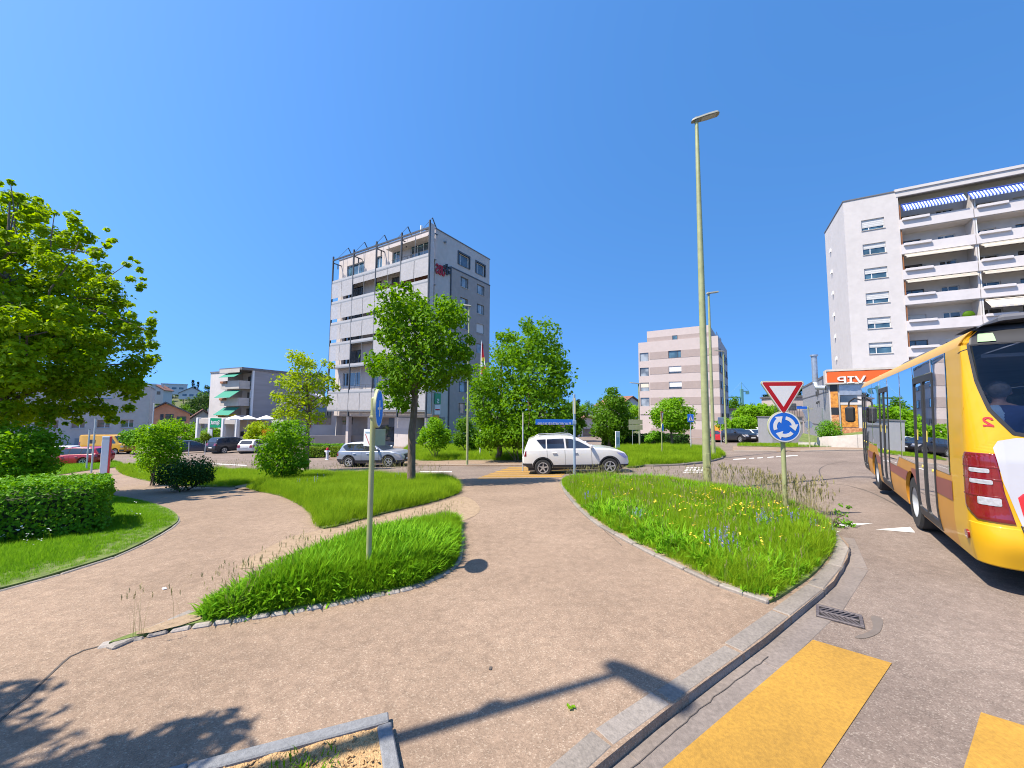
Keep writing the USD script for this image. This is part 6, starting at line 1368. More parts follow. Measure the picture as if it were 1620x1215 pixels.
part(vn, 'bumper', VS.side(sbox(2.1, .36, 2.6, .6).intersection(vb.buffer(-.02)), .008), 'trim_black'); part(vn, 'underbody', bx(-2.2, 2.3, -.8, .8, .25, .8), 'trim_black')
for wx in (-1.6, 1.6):
    for sg in (1, -1): wheel_parts(vn, wx, sg * .84, .34, .22, 6, 'rim_grey', sg)

# ---------------------------------------------------------------- the bus
bdir = np.array([.599, .80]); bdir /= np.linalg.norm(bdir); B0 = np.array([5.47, 4.65]); brz = math.atan2(bdir[1], bdir[0])
BZ = -.085; bus = thing('city_bus', 'yellow city bus with white and red rear panel pulling away at the right edge', 'bus', (B0[0], B0[1], BZ), brz)
BL, BW, RC, RF = 10.60, 2.55, .27, .45
seg_ = [('l', np.array([BL - RF, 0]), np.array([RC, 0])), ('a', np.array([RC, -RC]), RC, PI / 2, PI), ('l', np.array([0, -RC]), np.array([0, -BW + RC])), ('a', np.array([RC, -BW + RC]), RC, PI, 1.5 * PI),
        ('l', np.array([RC, -BW]), np.array([BL - RF, -BW])), ('a', np.array([BL - RF, -BW + RF]), RF, -PI / 2, 0), ('l', np.array([BL, -BW + RF]), np.array([BL, -RF])), ('a', np.array([BL - RF, -RF]), RF, 0, PI / 2)]
pts_, nrm_, acc = [], [], [0.0]
for sg_ in seg_:
    if sg_[0] == 'l':
        n = max(2, int(np.linalg.norm(sg_[2] - sg_[1]) / .15)); f = np.linspace(0, 1, n + 1)[:-1, None]; q = sg_[1] + (sg_[2] - sg_[1]) * f; d = (sg_[2] - sg_[1]) / np.linalg.norm(sg_[2] - sg_[1]); nn = np.tile([d[1], -d[0]], (n, 1))
    else:
        a = np.linspace(sg_[3], sg_[4], 9)[:-1]; q = sg_[1] + sg_[2] * np.c_[np.cos(a), np.sin(a)]; nn = np.c_[np.cos(a), np.sin(a)]
    pts_.append(q); nrm_.append(nn)
OP = np.vstack(pts_); ON = np.vstack(nrm_)
if (ON[0] @ np.array([0, 1])) < 0: ON[np.r_[0:len(pts_[0])]] *= -1
# normals of straight runs must point outwards
ctr_ = np.array([BL / 2, -BW / 2]); k0 = 0
for q, sg_ in zip(pts_, seg_):
    if sg_[0] == 'l':
        m_ = q.mean(0); axis = 0 if abs(sg_[1][0] - sg_[2][0]) < 1e-6 else 1; o_ = np.zeros(2); o_[axis] = np.sign(m_[axis] - ctr_[axis]); ON[k0:k0 + len(q)] = o_
    k0 += len(q)
OPc = np.vstack([OP, OP[:1]]); ONc = np.vstack([ON, ON[:1]]); OA = np.r_[0, np.cumsum(np.linalg.norm(np.diff(OPc, axis=0), axis=1))]
A_REAR = BL - RF - RC           # arc length where the rear corner starts; side x = BL - RF - a
def ax_(x): return BL - RF - x
A_R0 = A_REAR + RC * PI / 2     # start of the flat rear
def ay_(y): return A_R0 + (-.30 - y)
def inset(z): return .035 * np.clip((z - 1.1) / 1.6, 0, 1) + .14 * np.clip((z - 2.90) / .25, 0, 1) ** 2 + .05 * np.clip((.75 - z) / .45, 0, 1) ** 2
def busP(a, z, off=0.0):
    a = np.asarray(a, float); z = np.asarray(z, float)
    p = np.stack([np.interp(a, OA, OPc[:, 0]), np.interp(a, OA, OPc[:, 1])], -1); n = np.stack([np.interp(a, OA, ONc[:, 0]), np.interp(a, OA, ONc[:, 1])], -1); n /= np.linalg.norm(n, axis=-1)[..., None]
    q = p + n * (off - inset(z))[..., None]
    rear = np.clip((-n[..., 0] - .2) / .8, 0, 1); q[..., 0] += rear * (.16 * np.clip((z - 1.55) / 1.3, 0, 1.2) - .05 * np.exp(-((z - .62) / .22) ** 2))
    return np.concatenate([q, z[..., None]], -1)
def bpanel(poly, off=.0, thick=0.0, size=.12):
    v, f = flat(poly if not isinstance(poly, list) else Polygon(poly), size); P = busP(v[:, 0], v[:, 1], off)
    tri = P[f[0]]; c = P.mean(0); nrm = np.cross(P[f[:, 1]] - P[f[:, 0]], P[f[:, 2]] - P[f[:, 0]]).sum(0); out = P.mean(0)[:2] - ctr_
    if nrm[:2] @ out < 0: f = f[:, ::-1]
    if not thick: return P, f
    Q = busP(v[:, 0], v[:, 1], off - thick); e = np.vstack([f[:, [0, 1]], f[:, [1, 2]], f[:, [2, 0]]]); es = set(map(tuple, e)); bd_ = np.array([q for q in es if (q[1], q[0]) not in es]); n = len(P)
    return np.vstack([P, Q]), np.vstack([f, f[:, ::-1] + n, np.c_[bd_[:, 0], n + bd_[:, 1], bd_[:, 1]], np.c_[bd_[:, 0], n + bd_[:, 0], n + bd_[:, 1]]])
ATOT = OA[-1]
zB, zT = .33, 3.13
doors = [(1.55, 2.82), (5.38, 6.66), (9.15, 10.13)]
glass_side = unary_union([sbox(ax_(x1), .36, ax_(x0), 2.94) for x0, x1 in doors] + [Polygon([(ax_(.84), 1.26), (ax_(.84), 2.94), (ax_(10.13), 2.94), (ax_(10.13), 1.0), (ax_(8.9), 1.0), (ax_(8.75), 1.22), (ax_(7.2), 1.22), (ax_(6.9), .98), (ax_(4.6), .98), (ax_(4.3), 1.2), (ax_(2.8), 1.2), (ax_(1.55), 1.26)])])
rear_win = Polygon([(ay_(-.10), 2.95), (ay_(-.15), 2.5), (ay_(-.24), 2.15), (ay_(-.40), 1.88), (ay_(-.55), 1.85), (ay_(-BW + .55), 1.85), (ay_(-BW + .40), 1.88), (ay_(-BW + .2), 2.2), (ay_(-BW + .1), 2.95)])
wx_ = (3.30, 7.75); R_ = .47
arch = unary_union([Point(ax_(x), R_).buffer(R_ + .09) for x in wx_])
side_r = sbox(ax_(0) + 0, 0, 1, 1)
A_RS = A_R0 + (BW - 2 * RC) + RC * PI / 2   # right side begins
rs = lambda x: A_RS + (x - RC)
glass_right = sbox(rs(.9), 1.1, rs(10.0), 2.74)
arch_r = unary_union([Point(rs(x), R_).buffer(R_ + .09) for x in wx_])
A_F0 = A_RS + (BL - RC - RF) + RF * PI / 2; front_win = sbox(A_F0 - .2, .95, A_F0 + BW - 2 * RF + .2, 2.6)
full = sbox(0, zB, ATOT, zT)
shell_poly = full.difference(unary_union([glass_side, rear_win, glass_right, front_win, arch, arch_r]))
low = sbox(0, zB, ax_(.78), 1.30)
part(bus, 'body', bpanel(shell_poly.difference(low), 0, .05, .1), 'bus_yellow', smooth=40)
part(bus, 'lower_side', bpanel(shell_poly.intersection(low), 0, .05, .16), 'bus_orange', smooth=40)
band = unary_union([Polygon([(ax_(.78), .93), (ax_(.78), 1.19), (ax_(3.2), 1.10), (ax_(3.2), .90)]), sbox(ax_(9.0), .80, ax_(2.7), 1.0)]).intersection(shell_poly.buffer(-.005))
part(bus, 'maroon_stripe', bpanel(band, .005), 'bus_maroon')
Mpane('bus_glass', (.05, .058, .06), 2.6, 1.5); Mpane('bus_rear_glass', (.72, .75, .80), .8, 1.4)
win_only = glass_side.difference(unary_union([sbox(ax_(x1) - .0, .3, ax_(x0), 2.72) for x0, x1 in doors]))
xs_ = [.84, 1.55, 2.82, 4.0, 5.38, 6.66, 7.9, 9.15, 10.13]
for i in range(len(xs_) - 1):
    q = win_only.intersection(sbox(ax_(xs_[i + 1]) + .006, 0, ax_(xs_[i]) - .006, 3)); q = max(getattr(q, 'geoms', [q]), key=lambda g: g.area)
    part(bus, 'side_window', bpanel(q.buffer(-.004), .004, .012), 'bus_glass', smooth=True)
for x0, x1 in doors:
    D_ = part(bus, 'door', bpanel(sbox(ax_(x1), .36, ax_(x0), 2.72).difference(unary_union([rrect(ax_(x1) + .06, ax_((x0 + x1) / 2) - .05, .48, 2.62, .05), rrect(ax_((x0 + x1) / 2) + .05, ax_(x0) - .06, .48, 2.62, .05)])), .012, .05), 'trim_black')
    for a0, a1 in ((ax_(x1) + .06, ax_((x0 + x1) / 2) - .05), (ax_((x0 + x1) / 2) + .05, ax_(x0) - .06)):
        part(D_, 'door_glass', bpanel(sbox(a0, .48, a1, 2.62), -.004, .01), 'bus_glass', smooth=True); part(D_, 'button', bpanel(Point((a1 - .09, 1.22)).buffer(.025), .014, .01, .05), 'sign_yellow')
        part(D_, 'sticker', bpanel(sbox(a0 + .08, 1.64, a0 + .13, 1.82), .0, .002), 'sign_yellow')
part(bus, 'rear_window', bpanel(rear_win.buffer(.012), .003, .01, .06), 'bus_rear_glass', smooth=True)
part(bus, 'rear_window_seal', bpanel(rear_win.buffer(.03).difference(rear_win.buffer(-.01)), .006, .008, .1), 'trim_black')
hdr = Polygon([(ay_(-.10), 2.95), (ay_(-.09), 3.13), (ay_(-BW + .09), 3.13), (ay_(-BW + .10), 2.95)]); part(bus, 'rear_header', bpanel(hdr, .008, .01, .06), 'trim_black', smooth=True)
part(bus, 'line_display', bpanel(sbox(ay_(-.26), 2.76, ay_(-.48), 2.89) if ay_(-.26) < ay_(-.48) else sbox(ay_(-.48), 2.76, ay_(-.26), 2.89), .02, .006), 'display_green') if False else None
M('display_green', (.30, .44, .24), .3, .1, 3); part(bus, 'rear_sticker', bpanel(sbox(ay_(-.20), 2.98, ay_(-.36), 3.09), .022, .006), 'display_green')
part(bus, 'right_window', bpanel(glass_right.buffer(-.004), .004, .012, .4), 'bus_glass'); part(bus, 'windscreen', bpanel(front_win, .004, .012, .2), 'bus_glass')
# roof
RZs = [(zT, .0), (zT + .06, .10), (zT + .10, .26), (zT + .12, .60), (zT + .125, 1.1)]
rings = []
for z, i_ in RZs:
    p = busP(OA[:-1], np.full(len(OA) - 1, zT)); q = p.copy(); v = ctr_ - p[:, :2]; k = np.array([BL / 2, BW / 2]); q[:, :2] = p[:, :2] + ON * -i_; q[:, 2] = z; rings.append(q)
n = len(OA) - 1; F = []
for a in range(len(rings) - 1):
    i = np.arange(n); j = (i + 1) % n; F += [np.c_[a * n + i, a * n + j, (a + 1) * n + j], np.c_[a * n + i, (a + 1) * n + j, (a + 1) * n + i]]
tm = trimesh.Trimesh(np.vstack(rings), np.vstack(F), process=False); tm.fix_normals()
Vr, Fr = np.array(tm.vertices), np.array(tm.faces); up_ = np.cross(Vr[Fr[:, 1]] - Vr[Fr[:, 0]], Vr[Fr[:, 2]] - Vr[Fr[:, 0]])[:, 2].sum()
if up_ < 0: Fr = Fr[:, ::-1]
part(bus, 'roof', (Vr, Fr), 'bus_roof', smooth=50)
part(bus, 'roof_fairing', J(cbx(.5, 2.6, -2.1, -.45, zT + .1, zT + .22, .04), cbx(4.6, 7.2, -2.0, -.55, zT + .1, zT + .30, .06)), 'bus_roof')
# rear panels and lamps
wp = Polygon([(ay_(-.37), .84), (ay_(-.27), 1.3), (ay_(-.22), 1.70), (ay_(-.26), 1.78), (ay_(-.4), 1.82), (ay_(-BW + .3), 1.82), (ay_(-BW + .22), 1.3), (ay_(-BW + .37), .84)]); part(bus, 'engine_cover', merge(*J(bpanel(wp.intersection(sbox(0, 0, A_R0, 3)), .022, 0, .04), bpanel(wp.intersection(sbox(A_R0, 0, 99, 3)), .022, 0, .08))), 'bus_white', smooth=True)
rp = Polygon([(ay_(-.40), .85), (ay_(-.36), 1.15), (ay_(-.40), 1.20), (ay_(-1.9), 1.20), (ay_(-1.9), .85)]); part(bus, 'red_panel', bpanel(rp, .027, .004, .045), 'bus_red', smooth=True)
part(bus, 'rear_bumper', bpanel(sbox(A_REAR + .06, .34, A_R0 + BW - 2 * RC + RC * PI / 2 - .06, .80), .012, .02, .08), 'bus_yellow', smooth=True)
part(bus, 'bumper_hatch_gap', bpanel(LineString([(ay_(-.36), .84), (ay_(-.40), .62), (ay_(-.55), .54), (ay_(-2.0), .54)]).buffer(.006), .034, .002, .05), 'trim_black')
tl = Polygon([(A_REAR + .03, .98), (A_REAR + .01, 1.56), (A_REAR + .06, 1.63), (A_R0 - .07, 1.63), (A_R0 - .03, 1.2), (A_R0 + .03, .85), (A_REAR + .17, .85)])
for flipx in (False, True):
    tlq = tl if not flipx else affinity.scale(tl, -1, 1, origin=(A_R0 + (BW - 2 * RC) / 2, 0)); lm_ = part(bus, 'tail_lamp', bpanel(tlq, .016, .018, .06), 'lamp_red', smooth=True)
    for (x0, z0, w_, h_) in ((.12, 1.40, .18, .05), (.12, 1.27, .20, .05), (.19, 1.03, .18, .09)):
        q = rrect(A_REAR + x0, A_REAR + x0 + w_, z0, z0 + h_, .015); q = q if not flipx else affinity.scale(q, -1, 1, origin=(A_R0 + (BW - 2 * RC) / 2, 0)); part(lm_, 'lens', bpanel(q, .021, .004, .05), 'lamp_clear', smooth=True)
    for z0 in (1.12, 1.32, 1.46):
        q = sbox(A_REAR + .02, z0, A_R0 - .04, z0 + .02); q = q if not flipx else affinity.scale(q, -1, 1, origin=(A_R0 + (BW - 2 * RC) / 2, 0)); part(lm_, 'lens_rib', bpanel(q, .020, .003, .05), 'lamp_dark_red', smooth=True)
part(bus, 'side_marker', bpanel(Point(A_REAR - .02, .62).buffer(.055), .02, .02, .03), 'lamp_red')
part(bus, 'panel_gap', bpanel(LineString([(A_REAR - .02, 2.86), (ay_(-.09), 2.90)]).buffer(.005), .003, .002, .04), 'trim_black')
tm_ = meshkit.text_mesh('2', .105, .004, True); v = np.array(tm_.vertices); v[:, 0] -= v[:, 0].mean(); q = busP(A_R0 - .10 - v[:, 0] * 1.25 * (1), 1.95 + v[:, 1], .004); q += (busP(A_R0 - .10 - v[:, 0] * 1.25, 1.95 + v[:, 1], .004 + .004) - q) * (v[:, 2:3] / .004)
f_ = np.array(tm_.faces); part(bus, 'number_two', (q, f_), 'bus_red')
tm_ = meshkit.text_mesh('new', .07, .004, True); v = np.array(tm_.vertices); v[:, 0] -= v[:, 0].max(); base_a = ay_(-.47); q = busP(base_a - v[:, 0], 1.0 + v[:, 1], .028); part(bus, 'lettering', (q + (busP(base_a - v[:, 0], 1.0 + v[:, 1], .032) - q) * (v[:, 2:3] / .004), np.array(tm_.faces)), 'sign_white')
# wheels and arches
for x in wx_:
    for sg, y in ((1, -.17), (-1, -BW + .17)):
        xw = x; wp_ = part(bus, 'wheel', mapv(lathe([(.27, -.14), (.43, -.14), (R_, -.10), (R_, .10), (.43, .14), (.27, .14)], 32), lambda V: np.stack([V[:, 0] + xw, V[:, 2] * sg + y, V[:, 1] + R_], 1), sg > 0), 'tyre', smooth=35)
        part(wp_, 'rim', mapv(lathe([(0, .06), (.10, .07), (.13, .02), (.22, .03), (.27, .125), (.285, .13), (.285, .0)], 28), lambda V: np.stack([V[:, 0] + xw, V[:, 2] * sg + y, V[:, 1] + R_], 1), sg > 0), 'rim_grey', smooth=35)
        part(wp_, 'wheel_nuts', mapv(J(*[cyl((.17 * math.cos(k * PI / 5), .17 * math.sin(k * PI / 5), .02), (.17 * math.cos(k * PI / 5), .17 * math.sin(k * PI / 5), .06), .016, n=6) for k in range(10)]), lambda V: np.stack([V[:, 0] + xw, V[:, 2] * sg + y, V[:, 1] + R_], 1), sg > 0), 'chrome', kind='stuff')
    part(bus, 'wheel_housing', J(bx(xw - .62, xw + .62, -BW + .42, -.42, .25, 1.05)), 'trim_black')
part(bus, 'floor', J(bx(3.9, BL - .3, -BW + .1, -.1, .30, .36), bx(.35, 3.9, -BW + .1, -.1, .80, .86), bx(.35, .42, -BW + .3, -.3, .3, 1.6), bx(3.84, 3.9, -BW + .5, -.5, .36, .8)), 'interior_dark')
part(bus, 'ceiling', bx(.4, BL - .4, -BW + .25, -.25, 2.80, 2.84), 'concrete')
for x in (3.95, 6.7, 9.0):
    part(bus, 'grab_pole', cyl((x, -.45, .36), (x, -.45, 2.8), .018, n=8), 'sign_yellow')
for i, (x, y) in enumerate([(.46, -.40), (.46, -.90), (.46, -1.4), (.46, -1.9), (2.6, -1.95), (2.6, -1.55), (4.2, -2.1), (5.2, -2.1), (6.6, -2.1)]):
    zf_ = (1.12 if x < 1 else .86) if x < 3.9 else .36; part(bus, 'seat', J(cbx(x, x + .42, y - .2, y + .2, zf_ + .38, zf_ + .46, .03), cbx(x - .06, x + .02, y - .2, y + .2, zf_ + .40, zf_ + 1.02, .03), bx(x + .1, x + .3, y - .1, y + .1, zf_, zf_ + .38)), 'seat_blue')
# wing mirror at the front
mi = J(tube([(BL - .3, -.02, 2.55), (BL - .1, .12, 2.62), (BL - .02, .26, 2.5), (BL - .02, .28, 2.3)], .025, 8), cbx(BL - .12, BL + .05, .12, .38, 1.80, 2.34, .06)); part(bus, 'wing_mirror', mi, 'trim_black')
# ---------------------------------------------------------------- the passenger on the rear seat
import manifold3d as m3
def hull_chain(joints, bones, edge=.03, it=12):
    sp = {k: m3.Manifold.sphere(r, 24).translate(list(map(float, p))) for k, (p, r) in joints.items()}
    body = None
    for grp in bones:
        h = m3.Manifold.batch_hull([sp[k] for k in grp]); body = h if body is None else body + h
    body = body.refine_to_length(edge); mm = body.to_mesh(); t = trimesh.Trimesh(mm.vert_properties[:, :3], mm.tri_verts, process=True); trimesh.smoothing.filter_taubin(t, iterations=it); return t
sx, sy_, sz = .50, -.40, 1.57       # seat point in the bus
pw = np.array([B0[0], B0[1], BZ]); rotb = lambda p: (pw[0] + p[0] * math.cos(brz) - p[1] * math.sin(brz), pw[1] + p[0] * math.sin(brz) + p[1] * math.cos(brz), pw[2] + p[2])
pl = rotb((sx, sy_, sz)); per = thing('person', 'person in a light and dark blue jacket seated at the rear window of the bus', 'person', pl, brz)
J_ = {'pel': ((.02, 0, .10), .15), 'pelL': ((.03, .10, .09), .12), 'pelR': ((.03, -.10, .09), .12), 'wst': ((-.0, 0, .30), .14), 'ch': ((.0, 0, .47), .155), 'shL': ((-.0, .19, .53), .075), 'shR': ((-.0, -.19, .53), .075), 'nk': ((.02, 0, .63), .06), 'nk2': ((.04, 0, .71), .057),
      'hd': ((.05, 0, .82), .098), 'hd2': ((.075, 0, .78), .085), 'chin': ((.125, 0, .725), .04), 'nose': ((.163, 0, .79), .014), 'earL': ((.05, .098, .79), .022), 'earR': ((.05, -.098, .79), .022),
      'knL': ((.44, .11, .10), .075), 'knR': ((.44, -.11, .10), .075), 'anL': ((.46, .11, -.32), .05), 'anR': ((.46, -.11, -.32), .05), 'toL': ((.62, .12, -.36), .04), 'toR': ((.62, -.12, -.36), .04),
      'elL': ((.05, .26, .28), .052), 'elR': ((.05, -.26, .28), .052), 'wrL': ((.28, .16, .20), .036), 'wrR': ((.28, -.16, .20), .036), 'paL': ((.35, .12, .19), .032), 'paR': ((.35, -.12, .19), .032)}
B_ = [('pel', 'pelL', 'pelR', 'wst'), ('wst', 'ch'), ('ch', 'shL', 'shR'), ('ch', 'nk'), ('shL', 'nk'), ('shR', 'nk'), ('nk', 'nk2'), ('nk2', 'hd2'), ('hd', 'hd2', 'chin'), ('hd2', 'nose'), ('hd', 'earL'), ('hd', 'earR')]
for s in 'LR': B_ += [('pel' + s, 'kn' + s), ('kn' + s, 'an' + s), ('an' + s, 'to' + s), ('sh' + s, 'el' + s), ('el' + s, 'wr' + s), ('wr' + s, 'pa' + s)]
for s, sg in (('L', 1), ('R', -1)):
    for k in range(4):
        yb = sg * (.12 + .022 * (k - 1.5)); J_[f'f{s}{k}a'] = ((.375, yb, .195), .0095); J_[f'f{s}{k}b'] = ((.41 + .004 * (k % 2), yb, .185), .0088); J_[f'f{s}{k}c'] = ((.43 - .004 * k, yb, .165), .0078); B_ += [(f'f{s}{k}a', f'f{s}{k}b'), (f'f{s}{k}b', f'f{s}{k}c')]
    J_[f't{s}a'] = ((.345, sg * .095, .20), .011); J_[f't{s}b'] = ((.38, sg * .065, .19), .010); B_.append((f't{s}a', f't{s}b'))
M('skin', (.45, .25, .18), .5, .08, 12); M('jacket_light', (.42, .60, .78), .8, .12, 9, bump=.004, bscale=20); M('jacket_navy', (.05, .08, .22), .8, .15, 9, bump=.004, bscale=20); M('hair_grey', (.16, .14, .13), .7, .3, 30, bump=.003); M('trousers', (.04, .045, .06), .85, .15, 9)
pm = hull_chain(J_, B_, .018, 8); part(per, 'body', (np.array(pm.vertices), np.array(pm.faces)), 'skin', smooth=True)
grow = lambda ks, d, extra=(): hull_chain({k: (J_[k][0], J_[k][1] + d) for g_ in ks for k in g_}, ks, .03, 8)
jm = grow([('pel', 'pelL', 'pelR', 'wst'), ('wst', 'ch'), ('ch', 'shL', 'shR'), ('shL', 'elL'), ('shR', 'elR'), ('elL', 'wrL'), ('elR', 'wrR')], .022); V, F = np.array(jm.vertices), np.array(jm.faces); fc = V[F].mean(1)
lt = (fc[:, 1] > .02) & (fc[:, 2] > .12); part(per, 'jacket', (V, F[lt]), 'jacket_light', smooth=True); part(per, 'jacket', (V, F[~lt]), 'jacket_navy', smooth=True)
tr_ = grow([('pel', 'pelL', 'pelR'), ('pelL', 'knL'), ('pelR', 'knR'), ('knL', 'anL'), ('knR', 'anR')], .014); part(per, 'trousers', (np.array(tr_.vertices), np.array(tr_.faces)), 'trousers', smooth=True)
hm = trimesh.creation.icosphere(3, .112); V = np.array(hm.vertices); F = np.array(hm.faces); V = V * [1.0, .95, 1.02] * (1 + .03 * (meshkit.noise(V * 30) - .5))[:, None] + [.04, 0, .83]; kf = V[F].mean(1); part(per, 'hair', (V, F[(kf[:, 2] > .86) | (kf[:, 0] < .06)]), 'hair_grey', smooth=True)
part(per, 'eye', J(*[mapv((lambda q: (np.array(q.vertices), np.array(q.faces)))(trimesh.creation.icosphere(2, .011)), lambda V, s=s: V + [.148, s * .033, .825]) for s in (1, -1)]), 'sign_black'); part(per, 'mouth', cbx(.148, .156, -.022, .022, .742, .750, .003), 'bus_maroon')
# ================================================================ street furniture
def street_lamp(name, label, px, Y, ptop, armdir, r0=.10, r1=.055, headL=.62, mat='pole_green', base_py=720, head_up=.10, group='street lamps', loc=None, H=None):
    if loc is None: x, y = at(px, Y, base_py); z = float(T(x, y)) - .05; H = zat(px, ptop, Y) - z
    else: x, y, z = loc
    t = thing(name, label, 'street lamp', (x, y, z), math.atan2(armdir[1], armdir[0]), group)
    part(t, 'pole', lathe([(r0, 0), (r0, 1.1), (r0 * .96, 1.15), (r0 * .78, H * .55), (r1, H - .02), (r1 * .6, H)], 18), mat, smooth=30)
    part(t, 'pole_door', mapv(cbx(-.05, .05, -.012, .012, -.2, .2, .006), lambda V: V + [0, -r0 * .97, .85]), mat)
    h = Polygon([(-.16, -.05), (-.12, -.085), (.0, -.11), (headL * .5, -.135), (headL, -.12), (headL + .04, -.05), (headL + .04, .05), (headL, .12), (headL * .5, .135), (.0, .11), (-.12, .085), (-.16, .05)])
    hd = ext(h, .075); V = hd[0].copy(); V[:, 2] += H - .02 + np.clip(V[:, 0], -.2, 2) * head_up / headL; V[:, 2] -= (V[:, 2] > 0) * 0
    tp = hd[0][:, 2] > .05; V[tp, 1] *= .72; V[tp, 0] = V[tp, 0] * .9 + .02
    hp = part(t, 'lamp_head', (V, hd[1]), 'lamp_grey', smooth=25)
    g_ = bx(.14, headL - .05, -.09, .09, -.012, -.001); V = g_[0].copy(); V[:, 2] += H - .02 + V[:, 0] * head_up / headL; part(hp, 'lamp_glass', (V, g_[1]), 'lamp_glass')
    part(t, 'joint', cyl((0, 0, H - .08), (0, 0, H + .07), r1 * 1.35, n=14), 'lamp_grey'); part(t, 'clamp', J(cyl((0, 0, H * .62), (0, 0, H * .62 + .06), r1 * 1.45, n=12), mapv(cbx(-.03, .03, .0, .10, 0, .07, .01), lambda V: V + [0, r1 * 1.2, H * .62])), mat)
    return t
street_lamp('street_lamp', 'tall green lamp post standing in the right verge, the nearest one', 1119, 11.6, 190, (1, -.25), .115, .052, .62, base_py=752, head_up=.10)
street_lamp('street_lamp', 'lamp post on the traffic island just right of the nearest one', 1129, 23.5, 464, (1, .1), .11, .06, .62, mat='pole_green', base_py=715)
street_lamp('street_lamp', 'third lamp post, slim, at the parked cars on the right', 1149, 41, 556, (-1, .0), .10, .06, .9, base_py=704)
street_lamp('street_lamp', 'slim lamp post left of the pink block', 1012, 40, 607, (-1, .0), .09, .06, .9, base_py=700)
street_lamp('street_lamp', 'lamp post in the grass between the maple and the dense round maples', 739, 24.0, 484, (-1, .1), .075, .05, .7, base_py=725)
# lamp behind the viewer whose shadow lies on the path
hx = np.array(U(990, 1062)); Hh = 8.2; k_ = Hh / math.tan(SUN_EL); lx = hx + SUN_DIR2 * k_
bl_ = street_lamp('street_lamp', 'lamp post left behind the viewer that throws its shadow on the path', 0, 0, 0, (.62, -.78), .075, .04, .40, loc=(lx[0], lx[1], float(T(*lx))), H=Hh)
bxp = U(752, 1118); hb_ = np.linalg.norm(bxp - lx) * math.tan(SUN_EL); part(bl_, 'sensor_box', mapv(cbx(-.05, .05, .03, .16, hb_ - .06, hb_ + .08, .02), lambda V: V), 'lamp_grey')
def pole(par, x, y, z0, z1, r, mat, name='pole'): return part(par, name, J(cyl((x, y, z0), (x, y, z1), r, n=14), cyl((x, y, z1), (x, y, z1 + .02), r * 1.05, r * .5, n=14)), mat, smooth=30)
def disc_sign(par, z, R, face='sign_blue', rim='rim_frame', name='sign_disc', th=.03, d=-.05):
    """a round plate facing -y"""
    t3 = lambda m: mapv(m, lambda V: np.stack([V[:, 0], -V[:, 2] + d, V[:, 1] + z], 1))
    p_ = part(par, name, t3(ext(Point(0, 0).buffer(R, quad_segs=16), th)), rim)
    part(p_, 'border', t3(ext(Point(0, 0).buffer(R * .965, quad_segs=16).difference(Point(0, 0).buffer(R * .90, quad_segs=16)), .003, th)), 'sign_white')
    part(p_, 'face', t3(ext(Point(0, 0).buffer(R * .90, quad_segs=16), .003, th)), face); return p_, t3, th + .003
# give way sign over the roundabout sign
bxx, byy = at(1243, 7.95, 800); bz = float(T(bxx, byy)); 
ys = thing('yield_sign', 'red and white give way triangle above a blue roundabout disc', 'traffic sign', (bxx, byy, bz), math.radians(-7))
zt_, zc_ = zat(1240, 603, 7.95) - bz, zat(1243, 675, 7.95) - bz; ztip = zat(1240, 652, 7.95) - bz
pole(ys, 0, 0, -.3, zt_ - .04, .042, 'pole_green')
tri = Polygon([(-.445, zt_), (.445, zt_), (0, zt_ - .735)]).buffer(-.05).buffer(.05, quad_segs=6)
t3 = lambda m, d=-.05: mapv(m, lambda V: np.stack([V[:, 0], -V[:, 2] + d, V[:, 1]], 1))
sg_ = part(ys, 'triangle_plate', t3(ext(tri, .03)), 'rim_frame')
inn = tri.buffer(-.026); part(sg_, 'white_edge', t3(ext(tri.buffer(-.012).difference(inn), .002, .03)), 'sign_white'); part(sg_, 'red_border', t3(ext(inn.difference(tri.buffer(-.105)), .003, .03)), 'sign_red'); part(sg_, 'white_field', t3(ext(tri.buffer(-.105), .003, .03)), 'sign_white')
part(sg_, 'stiffener', bx(-.3, .3, -.048, -.02, zt_ - .2, zt_ - .16), 'sign_back')
rd, t4, dd = disc_sign(ys, zc_, .315)
for a0 in (0, 120, 240):
    ar_ = []; r_in, r_out = .125, .185
    a = np.radians(np.linspace(a0 + 200, a0 + 132, 12)); pts = [(r_in * math.cos(q), r_in * math.sin(q)) for q in a] + [(r_out * math.cos(q), r_out * math.sin(q)) for q in a[::-1]]
    ar_.append(Polygon(pts)); e_ = a[-1]; rm = (r_in + r_out) / 2; c_ = np.array([rm * math.cos(e_), rm * math.sin(e_)]); td = np.array([math.sin(e_), -math.cos(e_)]); rd_ = np.array([math.cos(e_), math.sin(e_)])
    ar_.append(Polygon([c_ + rd_ * .075, c_ - rd_ * .075, c_ + td * .105])); part(rd, 'arrow', t4(ext(affinity.scale(unary_union(ar_), 1.15, 1.15, origin=(0, 0)), .003, dd)), 'sign_white')
part(ys, 'clamp', J(*[cbx(-.06, .06, -.05, .05, z - .02, z + .02, .006) for z in (zt_ - .18, zt_ - .55, zc_ + .15, zc_ - .15)]), 'sign_back')
